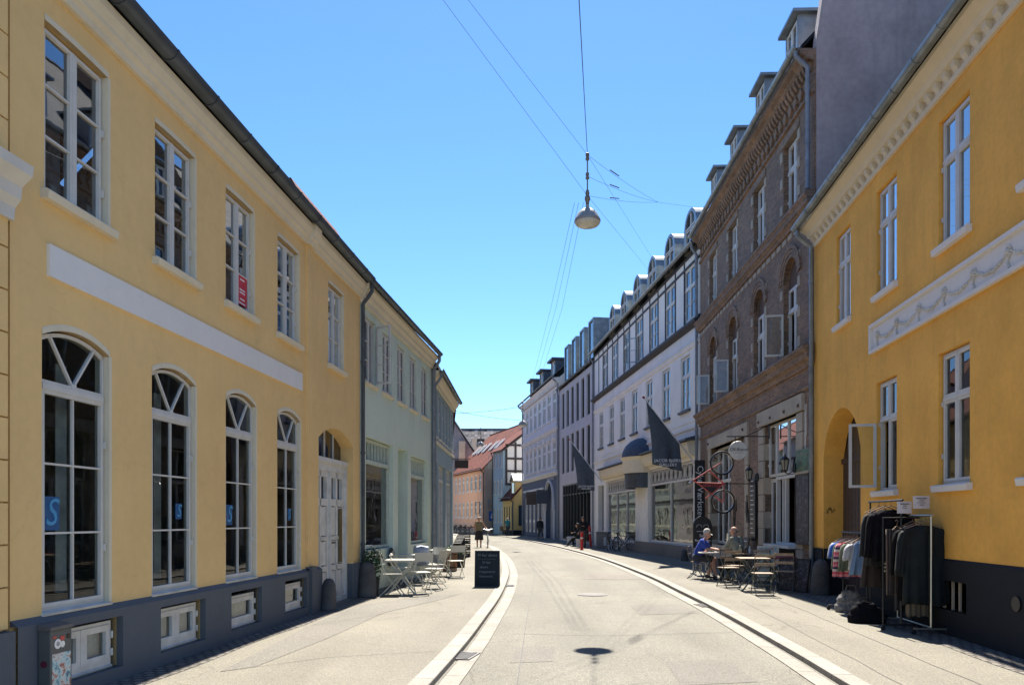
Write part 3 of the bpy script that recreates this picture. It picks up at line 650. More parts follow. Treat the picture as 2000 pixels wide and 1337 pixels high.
for i in range(12): q.box(.68+i*.182, .68+i*.182+.165, 1.055, 1.08, .05, 2.75)
q.box(.66, 2.86, 1.02, 1.1, 2.75, 2.85); o = arc_pts(.66, 2.86, 2.93, 3.78); q.add([(.66, 1.1, 2.8), (2.86, 1.1, 2.8)]+[(x, 1.1, z) for x, z in reversed(o)], [tuple(range(len(o)+2))])
d = h.part('gate', q, M['door'], loc=(0, -.66, 0)); MB().box(1.7, 1.74, 1.0, 1.06, 1.1, 1.3).build('handle', M['blackmetal'], d)
# ---- 5 brown brick house with dormers and the mauve fire wall
h = House((6.95, 28.34), (6.64, 16.89), 'tall brown brick house with arched windows, dormers and a bistro below'); KH = h
kc = [(1.5, 2.5), (4.1, 5.1), (6.85, 7.85), (9.4, 10.42)]
G1 = [(1.75, 6.05, .75, 4.02, 0, .35), (7.9, 10.45, .05, 4.08, 0, .25)]
ops = [(a, b, 8.95, 10.72, 0, .22) for a, b in kc]+[(a, b, 5.5, 7.85, .5, .22) for a, b in kc]+G1
h.wall(11.9, ops, M['brick'], 12, 9, .2); h.rise = 6.5
h.part('fire_wall', MB().add([(h.L+.02, .05, 7), (h.L+.02, 13, 7), (h.L+.02, 13, 20.5), (h.L+.02, 6, 20.0), (h.L+.02, .2, 13.2), (h.L+.02, .05, 12.15), (h.L-.2, .05, 7), (h.L-.2, 13, 7), (h.L-.2, 13, 20.5), (h.L-.2, 6, 20.0), (h.L-.2, .2, 13.2), (h.L-.2, .05, 12.15)], [(0, 1, 2, 3, 4, 5), (6, 7, 8, 9, 10, 11), (0, 5, 11, 6), (5, 4, 10, 11), (4, 3, 9, 10), (3, 2, 8, 9)]), M['fire'])
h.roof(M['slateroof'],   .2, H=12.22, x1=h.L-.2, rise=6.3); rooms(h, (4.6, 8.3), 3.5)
q = MB(); q.prof([(0, 8.45), (-.06, 8.45), (-.08, 8.52), (-.16, 8.58), (-.17, 8.68), (-.22, 8.74), (-.22, 8.8), (0, 8.88)], -.05, h.L+.05); q.prof([(0, 5.0), (-.05, 5.0), (-.06, 5.08), (-.16, 5.16), (-.18, 5.28), (-.26, 5.36), (-.26, 5.42), (0, 5.48)], -.05, h.L+.05); q.prof([(0, 4.5), (-.04, 4.52), (-.05, 4.58), (0, 4.6)], 0, h.L)
q.prof([(0, 10.98), (-.06, 11.0), (-.06, 11.06), (0, 11.08)], 0, h.L); h.part('string_course', q, M['brick'])
q = MB(); q.prof([(0, 11.7), (-.12, 11.72), (-.2, 11.8), (-.3, 11.86), (-.3, 11.95), (0, 11.95)], 0, h.L); x = .05
while x < h.L-.1: q.prof([(0, 11.5), (-.05, 11.52), (-.12, 11.62), (-.14, 11.72), (0, 11.72)], x, x+.1); x += .2
x = .2
while x < h.L-.3:
    q.prism([(x, 11.3), (x+.12, 11.12), (x+.24, 11.3), (x+.12, 11.46)], -.07, 0); x += .36
h.part('cornice', q, M['brick']); qb = MB().box(0, .16, -.025, .01, 0, .23).mesh('quoin_block', M['stone']); fb = MB().box(0, .3, -.02, .01, 0, .12).mesh('frieze_block', M['stone'])
for a, b in kc:
    for z in (9.1, 9.75, 10.4): obj('quoin_block', qb, h.root, (a-.19, 0, z)); obj('quoin_block', qb, h.root, (b+.03, 0, z))
    for z in (5.6, 6.3, 7.0, 7.6): obj('quoin_block', qb, h.root, (a-.2, 0, z)); obj('quoin_block', qb, h.root, (b+.04, 0, z))
x = .1
while x < h.L-.3: obj('frieze_block', fb, h.root, (x, 0, 8.3)); x += .42
for a, b in kc:
    q = MB(); tp = MB()
    o = arc_pts(a-.0, b+.0, 7.35, 7.85)
    for s_ in (0, .1, .2):
        for (x0, q0), (x1, q1) in zip(o, o[1:]):
            c = (a+b)/2; e0 = 1+s_/.5; f = lambda x, z, k: (c+(x-c)*k, z+(k-1)*.5*((z-7.3)/.55))
            p0, p1 = f(x0, q0, 1+s_*2), f(x1, q1, 1+s_*2); r0, r1 = f(x0, q0, 1+s_*2+.16), f(x1, q1, 1+s_*2+.16); y = -.02-.015*s_*10
            q.quad((p0[0], y, p0[1]), (p1[0], y, p1[1]), (r1[0], y, r1[1]), (r0[0], y, r0[1])); q.quad((p0[0], y, p0[1]), (p1[0], y, p1[1]), (p1[0], .1, p1[1]), (p0[0], .1, p0[1])); q.quad((r0[0], y, r0[1]), (r1[0], y, r1[1]), (r1[0], 0, r1[1]), (r0[0], 0, r0[1]))
    tp.add([(a, .14, 7.2), (b, .14, 7.2)]+[(x, .14, z) for x, z in reversed(o)], [tuple(range(len(o)+2))])
    h.part('window_arch', q, M['brick2']); h.part('tympanum', tp, M['bdark']); h.box('lintel', M['brick2'], a-.15, b+.15, -.03, .0, 10.72, 10.9)
for i, (a, b) in enumerate(kc):
    h.window(a+.03, b-.03, 8.97, 10.7, .12, None, glass='upglass', fw=.035, sw=.04, trans=(1.1,), bars=(1, 1), top=(1, 1), mw=.045, curtain=[(.05, .9, .05, 1.65, .3, CUR)] if i > 1 else None)
    op = i != 2
    h.window(a+.03, b-.03, 5.53, 7.2, .12, None, fw=.035, sw=.04, trans=(1.1,), bars=(1, 1), top=(1, 1), mw=.06, skip=((0, 0),) if op else ())
    if op:
        c = leaf(h.root, a+.06, 5.6, .44, 1.02, 1, R(-100)); MB().quad((.04, 0, .04), (.4, 0, .04), (.4, 0, .98), (.04, 0, .98)).build('pane', M['glass'], c)
h.gutter(-.38, 12.02, .085, -.05, h.L+.02, M['zinc'], 1.2); h.downpipe(h.L-.1, 12, -.1, -.36, 8.9, .05, M['pipe'])
for i, (a, b) in enumerate(kc):
    a += .0; b += .05; q = MB(); q.box(a+.1, a+.16, .02, 1.9, 12.0, 13.4); q.box(b-.16, b-.1, .02, 1.9, 12.0, 13.4); q.box(a+.16, b-.16, .02, 1.9, 12.05, 12.3); q.box(a+.16, b-.16, .12, 1.9, 13.3, 13.4)
    q.box(a-.03, b+.03, -.13, 2.2, 13.4, 13.47); d = h.part('dormer', q, M['zinc'])
    fm, pm = window_mesh(b-a-.32, 1.05, M['white'], M['glass'], fw=.05, sw=.04, bars=(1, 1)); obj('dormer_window', fm, d, (a+.16, .04, 12.3)); obj('pane', pm, d, (a+.16, .04, 12.3))
# ground floor: stone piers, lintels, shop windows
q = MB()
for x0, x1 in ((1.45, 1.75), (6.1, 6.4), (7.45, 7.9), (10.45, 10.85)):
    for k in range(9): q.box(x0-.02*(k % 2), x1+.02*(k % 2), -.05, .3, .45*k+.01, .45*k+.44)
q.box(1.4, 6.4, -.07, .3, 4.02, 4.38); q.box(7.4, 10.9, -.08, .25, 4.08, 4.46); q.box(1.75, 6.05, -.04, .2, .3, .75)
h.part('stone_surround', q, M['stone'])
q = MB()
for x in (1.6, 6.0, 7.6, 8.6, 9.7, 10.7): q.ball((x, -.08, 4.2), .045, 8)
h.part('rosettes', q, M['bdark'])
h.window(1.77, 4.0, .77, 4.0, .22, None, name='shop_window', glass='shopglass', fw=.045, sw=.025, mull=(.33, .67), trans=(2.1,), bars=(1, 1), top=(1, 1)); h.part('brick_pier', MB().box(4.0, 5.95, .1, .4, .7, 4.02), M['brick2'])
h.window(7.92, 10.43, 2.7, 4.06, .1, None, name='transom_window', glass='upglass', fw=.035, sw=.02, mull=(.25, .62), bars=(1, 1), mw=.03)
h.window(7.92, 8.5, .1, 2.66, .16, None, name='shop_window', glass='shopglass', fw=.06, sw=.04, mull=(), bars=(1, 1))
q = MB(); frame_rect(q, 8.5, 10.43, .95, 2.68, .07, .1, .2); q.box(9.15, 9.22, .12, .2, 1.0, 2.62); q.box(9.0, 9.04, .1, .2, 1.0, 2.62); d = h.part('serving_hatch', q, M['white']); MB().box(8.4, 10.35, -.2, .2, .9, .97).build('counter', M['white2'], d)
h.part('panel', MB().box(8.5, 10.43, .08, .2, .02, .9), M['black'])
# ---- 6 white half-timbered house
h = House((5.12, 47.99), (6.95, 28.36), 'long white house with black timber framing upstairs and a gallery shop below'); WH = h
lw = [(1.6, 2.75), (4.4, 5.5), (6.95, 8.05), (9.5, 10.65), (12.2, 13.3), (14.8, 15.95), (17.4, 18.55)]
uw = [(2.8, 3.95), (5.3, 6.5), (7.95, 9.1), (10.45, 11.65), (12.95, 14.2), (15.4, 16.7), (17.95, 19.2)]
ops = [(a, b, 5.82, 7.97) for a, b in lw]+[(a, b, 9.2, 11.25) for a, b in uw]+[(3.6, 10.4, .42, 3.75, 0, .2), (1.3, 2.9, .0, 3.6, 0, .3), (12.6, 18.95, .55, 3.85, 0, .2)]
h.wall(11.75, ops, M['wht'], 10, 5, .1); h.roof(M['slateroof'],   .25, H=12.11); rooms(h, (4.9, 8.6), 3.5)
h.part('jetty', MB().prof([(0, 8.82), (-.1, 8.84), (-.22, 8.95), (-.22, 9.02), (0, 9.1)], -.02, h.L), M['timber'])
q = MB(); ts = sorted([a-.09 for a, b in uw]+[b for a, b in uw]+[.1, 1.5])
for x in ts: q.box(x, x+.09, -.03, .02, 9.1, 11.7)
q.box(0, h.L, -.035, .02, 9.1, 9.19); q.box(0, h.L, -.036, .02, 11.27, 11.36); q.box(0, h.L, -.034, .02, 11.62, 11.72); h.part('timber_frame', q, M['timber'])
for i, (a, b) in enumerate(uw): h.window(a, b, 9.2, 11.25, .02, None, fw=.05, sw=.045, trans=(1.3,), bars=(1, 2), top=(1, 1), skip=((0, 0),) if i == 3 else ())
leaf(h.root, 10.5, 9.25, .5, 1.2, 2, R(-120), M['zinc'])
for a, b in lw: h.window(a, b, 5.84, 7.95, .06, (.08, .1, .1, M['zincd']), fw=.055, sw=.045, trans=(1.35,), bars=(1, 2), top=(1, 1), curtain=[(.05, 1.0, .05, 1.0, .3, CUR)])
q = MB(); q.prof([(0, 8.1), (-.05, 8.12), (-.06, 8.2), (-.1, 8.26), (0, 8.3)], 0, h.L); q.prof([(0, 5.0), (-.06, 5.02), (-.08, 5.1), (0, 5.14)], 0, h.L); q.prof([(0, 5.3), (-.03, 5.3), (-.03, 5.36), (0, 5.36)], 0, h.L); h.part('string_course', q, M['wht'])
h.gutter(-.3, 11.85, .085, -.05, h.L+.02, M['zinc'], 1.2); h.downpipe(h.L-.12, 11.8, -.1, -.28, .05, .055, M['pipe']); h.downpipe(.12, 11.8, -.1, -.28, .05, .055, M['pipe'])
for i in range(6):
    c = 4.2+i*2.75; q = MB(); o = arc_pts(c-.75, c+.75, 13.1, 13.75); w_ = [(c-.75, 11.9)]+o+[(c+.75, 11.9)]
    i_ = [(c-.62, 12.1)]+[(c+(x-c)*.83, z-.13) for x, z in o]+[(c+.62, 12.1)]
    for k in range(len(w_)-1):
        a0, a1, b0, b1 = w_[k], w_[k+1], i_[k], i_[k+1]
        q.quad((a0[0], .2, a0[1]), (a1[0], .2, a1[1]), (b1[0], .2, b1[1]), (b0[0], .2, b0[1])); q.quad((a0[0], .2, a0[1]), (a1[0], .2, a1[1]), (a1[0], 2.6, a1[1]), (a0[0], 2.6, a0[1])); q.quad((b0[0], .2, b0[1]), (b1[0], .2, b1[1]), (b1[0], .3, b1[1]), (b0[0], .3, b0[1]))
    d = h.part('dormer', q, M['zinc']); MB().add([(x, .28, z) for x, z in i_], [tuple(range(len(i_)))]).build('pane', M['glass'], d)
    fq = MB(); fq.box(c-.03, c+.03, .22, .28, 12.1, 13.6); fq.box(c-.6, c+.6, .22, .28, 12.95, 13.0); frame_rect(fq, c-.62, c+.62, 12.06, 13.1, .06, .21, .28); fq.build('dormer_frame', M['white'], d)
# gallery shop: two big windows with an arcaded top light, fluted pier, entrance canopy
shopfront(h, 3.62, 10.35, .44, 3.73, 3.05, M['white'], 3, 12, .1, 'arcs', fw=.08); shopfront(h, 12.65, 18.9, .57, 3.83, 3.15, M['white'], 2, 10, .1, 'arcs', fw=.08)
q = MB()
for i in range(7): q.box(10.5+i*.3, 10.68+i*.3, -.06, .1, .4, 3.4)
q.box(10.4, 12.6, -.02, .1, .3, 3.8); h.part('pier', q, M['wht']); h.part('shop_plinth', MB().box(3.2, 10.4, -.08, .2, 0, .4).box(10.4, 19.2, -.1, .2, 0, .54), plaster('shop_plinth_stone', (.2, .18, .16), var=.15, stain=.4))
q = MB(); q.prof([(0, 3.85), (-.2, 3.9), (-.3, 4.05), (-.36, 4.3), (-.36, 4.4), (0, 4.5)], 3.1, 10.2); q.prof([(0, 3.95), (-.2, 4.0), (-.3, 4.15), (-.36, 4.4), (-.36, 4.5), (0, 4.6)], 12.7, 19.3); h.part('shop_cornice', q, M['cream'])
q = MB(); q.prof([(0, 4.45), (-.45, 4.43), (-.45, 4.5), (0, 4.62)], 3.0, 10.2); q.prof([(0, 4.55), (-.5, 4.53), (-.5, 4.6), (0, 4.74)], 12.7, 19.5); h.part('lead_flashing', q, M['zincd'])
q = MB(); n = 12; c = 11.5
for k in range(n):
    t0, t1 = math.pi*k/n, math.pi*(k+1)/n
    for m_ in range(5):
        p0, p1 = m_/5*math.pi/2, (m_+1)/5*math.pi/2
        f = lambda t, p: (c+1.3*math.cos(t)*math.cos(p), -.95*math.sin(t)*math.cos(p), 4.5+.95*math.sin(p))
        q.quad(f(t0, p0), f(t1, p0), f(t1, p1), f(t0, p1))
    f2 = lambda t, z: (c+1.32*math.cos(t), -.97*math.sin(t), z)
cn = h.part('canopy', q, plain('blue_grey_awning', (.055, .07, .1), .7, var=.1), smooth=True); q = MB()
for k in range(n):
    t0, t1 = math.pi*k/n, math.pi*(k+1)/n; g_ = lambda t, z, r: (c+r*math.cos(t), -r*.73*math.sin(t), z)
    q.quad(g_(t0, 3.75, 1.2), g_(t1, 3.75, 1.2), g_(t1, 4.35, 1.25), g_(t0, 4.35, 1.25)); q.quad(g_(t0, 4.35, 1.25), g_(t1, 4.35, 1.25), g_(t1, 4.5, 1.4), g_(t0, 4.5, 1.4)); q.quad(g_(t0, 4.5, 1.4), g_(t1, 4.5, 1.4), (c, 0, 4.5), (c, 0, 4.5))
q.build('canopy_rim', M['cream'], cn); q = MB()
for k in range(n):
    t0, t1 = math.pi*k/n, math.pi*(k+1)/n; q.quad(g_(t0, 3.05, 1.1), g_(t1, 3.05, 1.1), g_(t1, 3.75, 1.1), g_(t0, 3.75, 1.1))
q.build('canopy_sign_band', M['zincd'], cn)
d = h.part('door', MB().box(1.3, 2.9, .25, .31, 0, 3.6), plain('grey_door', (.2, .22, .22), .5)); MB().box(1.5, 2.7, .235, .252, .9, 3.3).build('door_glass', M['dgl'], d)
q = MB(); q.box(4.0, 10.0, 1.0, 1.2, .3, 1.3); q.box(13.5, 16, 1.1, 1.3, .5, 1.8); q.box(16.6, 18.5, 1.6, 1.7, .5, 2.6); h.part('window_display', q, M['curtain'])
# ---- 7 grey rendered house with slit windows
h = House((3.61, 58.9), (5.12, 48.01), 'grey rendered house with tall black slit windows and zinc dormers'); CH = h
cs = [(1.05+i*1.6, 1.95+i*1.6) for i in range(6)]
ops = [(a, b, 8.32, 10.95) for a, b in cs]+[(a, b, 4.98, 7.66) for a, b in cs]+[(1.3, 10.1, .1, 4.1, 0, .2)]
h.wall(11.35, ops, M['con'], 9, 4.5, .2); h.roof(M['slateroof'], .15, H=11.62); h.gutter(-.2, 11.5, .08, mat=M['zincd']); h.downpipe(.1, 11.45, -.09, -.18, .05, .06); rooms(h, (4.4, 8.0), 3.5)
q = MB()
for a, b in cs: q.box(a, b, .16, .22, 8.32, 10.95); q.box(a, b, .16, .22, 4.98, 7.66)
for a, b in cs:
    for z0, z1 in ((8.32, 10.95), (4.98, 7.66)):
        w = h.part('window', (lambda m_: (frame_rect(m_, a, b, z0, z1, .07, .1, .16), m_)[1])(MB()), M['blackmetal']); MB().quad((a, .155, z0), (b, .155, z0), (b, .155, z1), (a, .155, z1)).build('pane', M['dgl'], w)
mb = MB(); frame_rect(mb, 1.3, 10.1, .1, 4.1, .1, .05, .2); mb.box(1.4, 10, .05, .2, 3.3, 3.4)
for i in range(1, 9): mb.box(1.3+i*.978-.05, 1.3+i*.978+.05, 0, .2, .2, 4.0)
w = h.part('shop_window', mb, M['blackmetal']); MB().quad((1.35, .12, .15), (10.05, .12, .15), (10.05, .12, 4.05), (1.35, .12, 4.05)).build('pane', M['shopglass'], w)
q = MB()
for i in range(26): q.box(*(lambda x, z: (x, x+.35, 1.0, 1.25, z, z+rnd.uniform(.2, .45)))(1.6+rnd.random()*7.8, rnd.choice((.4, .9, 1.5, 2.1, 2.6))))
h.part('window_display', q, plain('shelf_goods', (.5, .3, .14), .6, var=.6, scale=1.3))
for i in range(4):
    a = 2.2+i*2.5; b = a+1.35; zt = 14.2; q = MB(); q.box(a, a+.12, -.05, 2.6, 11.45, zt); q.box(b-.12, b, -.05, 2.6, 11.45, zt); q.box(a+.12, b-.12, -.05, 2.6, zt-.12, zt); q.box(a+.12, b-.12, .1, 2.6, 11.45, 11.55)
    d = h.part('dormer', q, M['zinc']); MB().quad((a+.1, .02, 11.5), (b-.1, .02, 11.5), (b-.1, .02, zt-.1), (a+.1, .02, zt-.1)).build('pane', M['glass'], d)
# ---- 8 pale house with blue-grey ground floor
h = House((1.09, 74.64), (3.61, 58.92), 'pale lilac house with a slate blue ground floor and pointed archway'); FH = h
fw_ = [(1.6+i*2.0, 2.75+i*2.0) for i in range(7)]
ops = [(a, b, 9.5, 11.7) for a, b in fw_]+[(a, b, 5.75, 7.75) for a, b in fw_]
h.wall(12.45, ops, M['farw'], 10, 4.5, .15, z0=5.1, gable=True); h.roof(M['slateroof'], .4, H=12.9); rooms(h, (4.9, 8.6), 3)
gops = [(10.6, 14.3, 0, 4.7, 2.4, .5)]+[(a, a+1.5, .4, 3.9, .6, .2) for a in (.8, 2.7, 4.6, 6.5, 8.4)]
q = MB(); wall_grid(q, h.L, 0, 5.1, gops, 0, .2); h.part('ground_floor_wall', q, M['slate'])
q = MB(); q.prof([(0, 4.98), (-.1, 5.0), (-.15, 5.1), (-.3, 5.22), (-.3, 5.3), (0, 5.42)], 0, h.L); q.prof([(0, 4.1), (-.06, 4.12), (-.06, 4.26), (0, 4.28)], 0, 10); q.prof([(0, 8.4), (-.1, 8.45), (-.2, 8.6), (-.25, 8.75), (0, 8.9)], 0, h.L); q.prof([(0, 12.0), (-.1, 12.05), (-.3, 12.3), (-.4, 12.45), (0, 12.5)], 0, h.L)
x = .2
while x < h.L-.2: q.box(x, x+.18, -.25, 0, 11.95, 12.15); x += .4
for a, b in fw_: q.box(a-.15, b+.15, -.12, 0, 7.85, 7.97); q.box(a-.1, a+.12, -.14, 0, 7.97, 8.35); q.box(b-.12, b+.1, -.14, 0, 7.97, 8.35); q.box((a+b)/2-.2, (a+b)/2+.2, -.14, 0, 7.97, 8.3)
h.part('cornice', q, M['farw'])
for a, b in fw_:
    h.window(a, b, 9.52, 11.68, .06, (.12, .12, .1, M['farw']), fw=.07, sw=.06, trans=(1.4,), bars=(1, 1)); h.window(a, b, 5.77, 7.73, .06, (.12, .12, .1, M['farw']), fw=.07, sw=.06, trans=(1.3,), bars=(1, 1))
for a in (.8, 2.7, 4.6, 6.5, 8.4): h.window(a, a+1.5, .4, 3.9, .1, None, name='shop_window', frame='farw', fw=.12, sw=.05, mull=(.5,), trans=(1.0,), bars=(1, 1), arch=.6)
q = MB(); o = arc_pts(10.6, 14.3, 2.3, 4.7)
for (x0, q0), (x1, q1) in zip(o, o[1:]): q.bar((x0, -.03, q0), (x1, -.03, q1), .12, .22, (0, 1, 0))
q.box(10.45, 10.7, -.08, .05, 0, 2.3); q.box(14.2, 14.45, -.08, .05, 0, 2.3); h.part('arch_surround', q, M['farw']); d = h.part('door', MB().box(10.6, 14.3, .45, .5, 0, 4.7), plain('pale_grey_gate', (.33, .35, .4), .7)); MB().box(13.2, 13.9, .43, .452, 2.2, 4.0).build('door_glass', M['dgl'], d)
h.gutter(-.5, 12.6, .09); h.downpipe(h.L-.15, 12.5, -.1, -.45, .05, .06); h.downpipe(.15, 12.55, -.1, -.48, .05, .06)
for c in (3.4, 8.0, 12.8):
    q = MB(); q.box(c-.8, c-.66, .2, 2.6, 12.5, 14.3); q.box(c+.66, c+.8, .2, 2.6, 12.5, 14.3); q.box(c-.66, c+.66, .25, .35, 12.5, 12.8); q.box(c-1, c+1, -.1, 2.8, 14.3, 14.45); d = h.part('dormer', q, M['zincd'])
    fm, pm = window_mesh(1.32, 1.5, M['white'], M['glass'], fw=.07, sw=.05, bars=(1, 1)); obj('dormer_window', fm, d, (c-.66, .25, 12.8)); obj('pane', pm, d, (c-.66, .25, 12.8))
h.box('fascia_panel', plain('grey_fascia', (.2, .21, .25)), 11.6, 14.3, -.05, 0, 4.72, 4.95)
# ---- 9 small yellow house, 10 blue half-timbered house, 11 salmon house
h = House((-.96, 79.7), (.15, 75.5), 'small yellow house with a dark red roof, dormer and blue noticeboard'); YH = h
so = [(.5+i*1.0, .95+i*1.0, .6, 2.9) for i in range(4)]
h.wall(3.75, so, M['smy'], 4.2, 2.3, .12); h.roof(M['redtile'], .35, x0=0, x1=h.L+.15); h.gutter(-.42, 3.75, .07); h.downpipe(h.L-.02, 3.7, -.08, -.4, .05, .06, M['zincd'])
for a, b, c, d in so: h.window(a, b, c, d, .05, None, frame='timber', glass='glass', mull=(), bars=(1, 2))
h.box('plinth', M['black'], 0, h.L+.05, -.05, 0, 0, .5); h.part('plinth', MB().box(h.L+.005, h.L+.05, 0, 4.2, 0, .5), M['black'])
q = MB(); q.add([(h.L-1.9, .3, 3.9), (h.L-.5, .3, 3.9), (h.L-.5, .3, 5.4), (h.L-1.2, .3, 6.0), (h.L-1.9, .3, 5.4), (h.L-1.9, 2.3, 3.9), (h.L-.5, 2.3, 3.9), (h.L-.5, 2.3, 5.4), (h.L-1.2, 2.3, 6.0), (h.L-1.9, 2.3, 5.4)], [(0, 1, 2, 3, 4), (0, 5, 9, 4), (1, 6, 7, 2), (4, 9, 8, 3), (2, 7, 8, 3)])
d = h.part('dormer', q, M['smy']); MB().box(h.L-1.6, h.L-.8, .27, .3, 4.1, 5.2).build('pane', M['glass'], d)
q = MB()
for s_ in (-1, 1): q.add([(h.L-1.2, .1, 6.05), (h.L-1.2, 2.4, 6.05), (h.L-1.2+s_*.85, 2.4, 5.3), (h.L-1.2+s_*.85, .1, 5.3), (h.L-1.2, .1, 6.15), (h.L-1.2, 2.4, 6.15), (h.L-1.2+s_*.85, 2.4, 5.4), (h.L-1.2+s_*.85, .1, 5.4)], [(0, 1, 2, 3), (4, 7, 6, 5), (0, 3, 7, 4), (2, 6, 7, 3)])
q.build('dormer_roof', M['zinc'], d)
g = House((-2.05, 83.35), (-.93, 79.76), 'sky blue house with a half timbered white gable behind the small yellow one'); BL = g
g.wall(8.85, [(.3+i*1.2, 1.0+i*1.2, z, z+1.5) for i in range(3) for z in (1.2, 4.2, 7.0)], M['sky'], 9, 3.4, .1); g.roof(M['redtile'], .3, x1=g.L+.2)
for i in range(3):
    for z in (1.2, 4.2, 7.0): g.window(.3+i*1.2, 1.0+i*1.2, z, z+1.5, .05, (.05, .06, .05, M['white']), fw=.07, sw=.05, bars=(1, 2))
e = g.L+.01; q = MB(); q.add([(e, .25, 5.2), (e, 8.9, 5.2), (e, 8.9, 8.8), (e, 4.5, 12.1), (e, .25, 8.85)], [(0, 1, 2, 3, 4)]); g.part('gable_panel', q, M['wht']); q = MB(); e1 = e+.1
for y in (.25, 1.25, 2.3, 3.4, 4.6, 6, 7.4): q.box(e, e1, y, y+.2, 5.2, 8.7+.72*min(y, 9-y)) 
for z in (5.15, 6.5, 7.8, 9.2): q.box(e, e1+.01, .25, 8.9, z, z+.2)
q.box(e, e1+.01, 2.2, 6.6, 10.4, 10.6); q.bar((e1-.02, .0, 8.75), (e1-.02, 4.5, 12.2), .16, .25, (1, 0, 0)); q.bar((e1-.02, 9, 8.75), (e1-.02, 4.5, 12.2), .16, .25, (1, 0, 0)); g.part('timber_frame', q, M['timber'])
g.downpipe(.05, 8.8, -.1, -.2, .05, .06, M['zincd']); leaf(g.root, .35, 7.1, .8, 1.3, 1, R(-60))
h = House((-7.56, 97.74), (-3.02, 84.0), 'long salmon house with a big red tiled roof and bicycles in front'); OH = h
ou = [(1.3+i*1.85, 2.15+i*1.85) for i in range(7)]
h.wall(7.25, [(a, b, z, z+1.85) for a, b in ou for z in (1.75, 4.75)], M['orange'], 10, 5, .12); h.roof(M['redtile'], .35); h.gutter(-.42, 7.2, .09); h.downpipe(h.L-.12, 7.1, -.1, -.4, .05, .07, M['zincd'])
h.part('end_wall', MB().add([(h.L+.01, 0, 0), (h.L+.01, 10, 0), (h.L+.01, 10, 7.25), (h.L+.01, 5, 12.2), (h.L+.01, 0, 7.25)], [(0, 1, 2, 3, 4)]), M['tan'])
for i, (a, b) in enumerate(ou):
    for z in (1.75, 4.75): h.window(a, b, z, z+1.85, .05, (.08, .1, .08, M['white2']), frame='white2', fw=.08, sw=.05, trans=(1.2,), bars=(1, 1))
for i, a in enumerate((8.7, 10.6, 12.4)): leaf(h.root, a+.1, 5.0, .55, 1.1, 1, R(-75), M['white2'])
leaf(h.root, 12.5, 2.2, .55, 1.3, 1, R(-75), M['zincd']); h.box('plinth', M['tan'], 0, h.L, -.05, 0, 0, .45)
q = MB(); sl = 5/5.0
for i, x in enumerate((2.0, 4.0, 6.3, 9.2, 11.4)):
    for y0 in (2.2,): q.add([(x+a, y0+b, 7.42+(y0+b)*1.0+.12) for a, b in ((0, 0), (.75, 0), (.75, 1.1), (0, 1.1))], [(0, 1, 2, 3)])
for x in (2.0, 4.0, 6.3, 9.2, 11.4):
    q = MB(); 
    for k in range(2): q.prof([(2.0, 9.5), (3.1, 10.6), (3.1, 10.75), (2.0, 9.65)], x+k*.75, x+k*.75+.18)
    d = q.build('skylight', M['band'], h.rf); MB().prof([(2.1, 9.6), (3.0, 10.5), (3.0, 10.6), (2.1, 9.7)], x+.2, x+.72).build('pane', M['dgl'], h.rf)
# ---- 12 background: dark tiled roof, rough grey gable
h = House((-16, 118), (9, 118), 'far house showing only its dark tiled roof above the salmon house'); h.wall(8.5, [], M['farw'], 14, 7.6); h.roof(M['darktile'], .4)
q = MB(); sl = 7.6/7.0
q.prof([(-.2+2.6, 8.55+2.6*sl+.05), (5.4, 8.55+5.4*sl+.2), (5.4, 8.55+5.4*sl), (2.4, 8.55+2.4*sl-.2)], 9.6, 12.4); q.build('tile_patch', tilemat('pale_roof_tiles', (.62, .5, .4), (.5, .36, .27), .3, .6), h.rf)
q = MB(); q.box(10.4, 11.6, 4.8, 5.6, 13.2, 14.4); q.build('roof_hatch', M['timber'], h.rf)
h = House((-12.6, 104.2), (-5.2, 104.0), 'rough grey gable house rising behind the blue grey house'); q = MB()
q.add([(0, 0, 0), (h.L, 0, 0), (h.L, 0, 10.6), (h.L/2+.2, 0, 16.0), (0, 0, 10.6), (0, 9, 0), (h.L, 9, 0), (h.L, 9, 10.6), (h.L/2+.2, 9, 16.0), (0, 9, 10.6)], [(0, 1, 2, 3, 4), (5, 9, 8, 7, 6), (0, 4, 9, 5), (1, 6, 7, 2)]); h.part('wall', q, M['rough'])
q = MB(); c = h.L/2+.2
for xe in (-.3, h.L+.3):
    z = 10.4; q.add([(xe, -.25, z), (xe, 9.2, z), (c, 9.2, 16.1), (c, -.25, 16.1), (xe, -.25, z+.15), (xe, 9.2, z+.15), (c, 9.2, 16.25), (c, -.25, 16.25)], [(0, 1, 2, 3), (4, 7, 6, 5), (0, 3, 7, 4), (0, 4, 5, 1)])
rf = h.part('roof', q, M['slateroof']); MB().box(h.L-1.9, h.L-1.1, -1.2, -.4, 0, 12.0).build('chimney_stack', M['stone'], h.root)

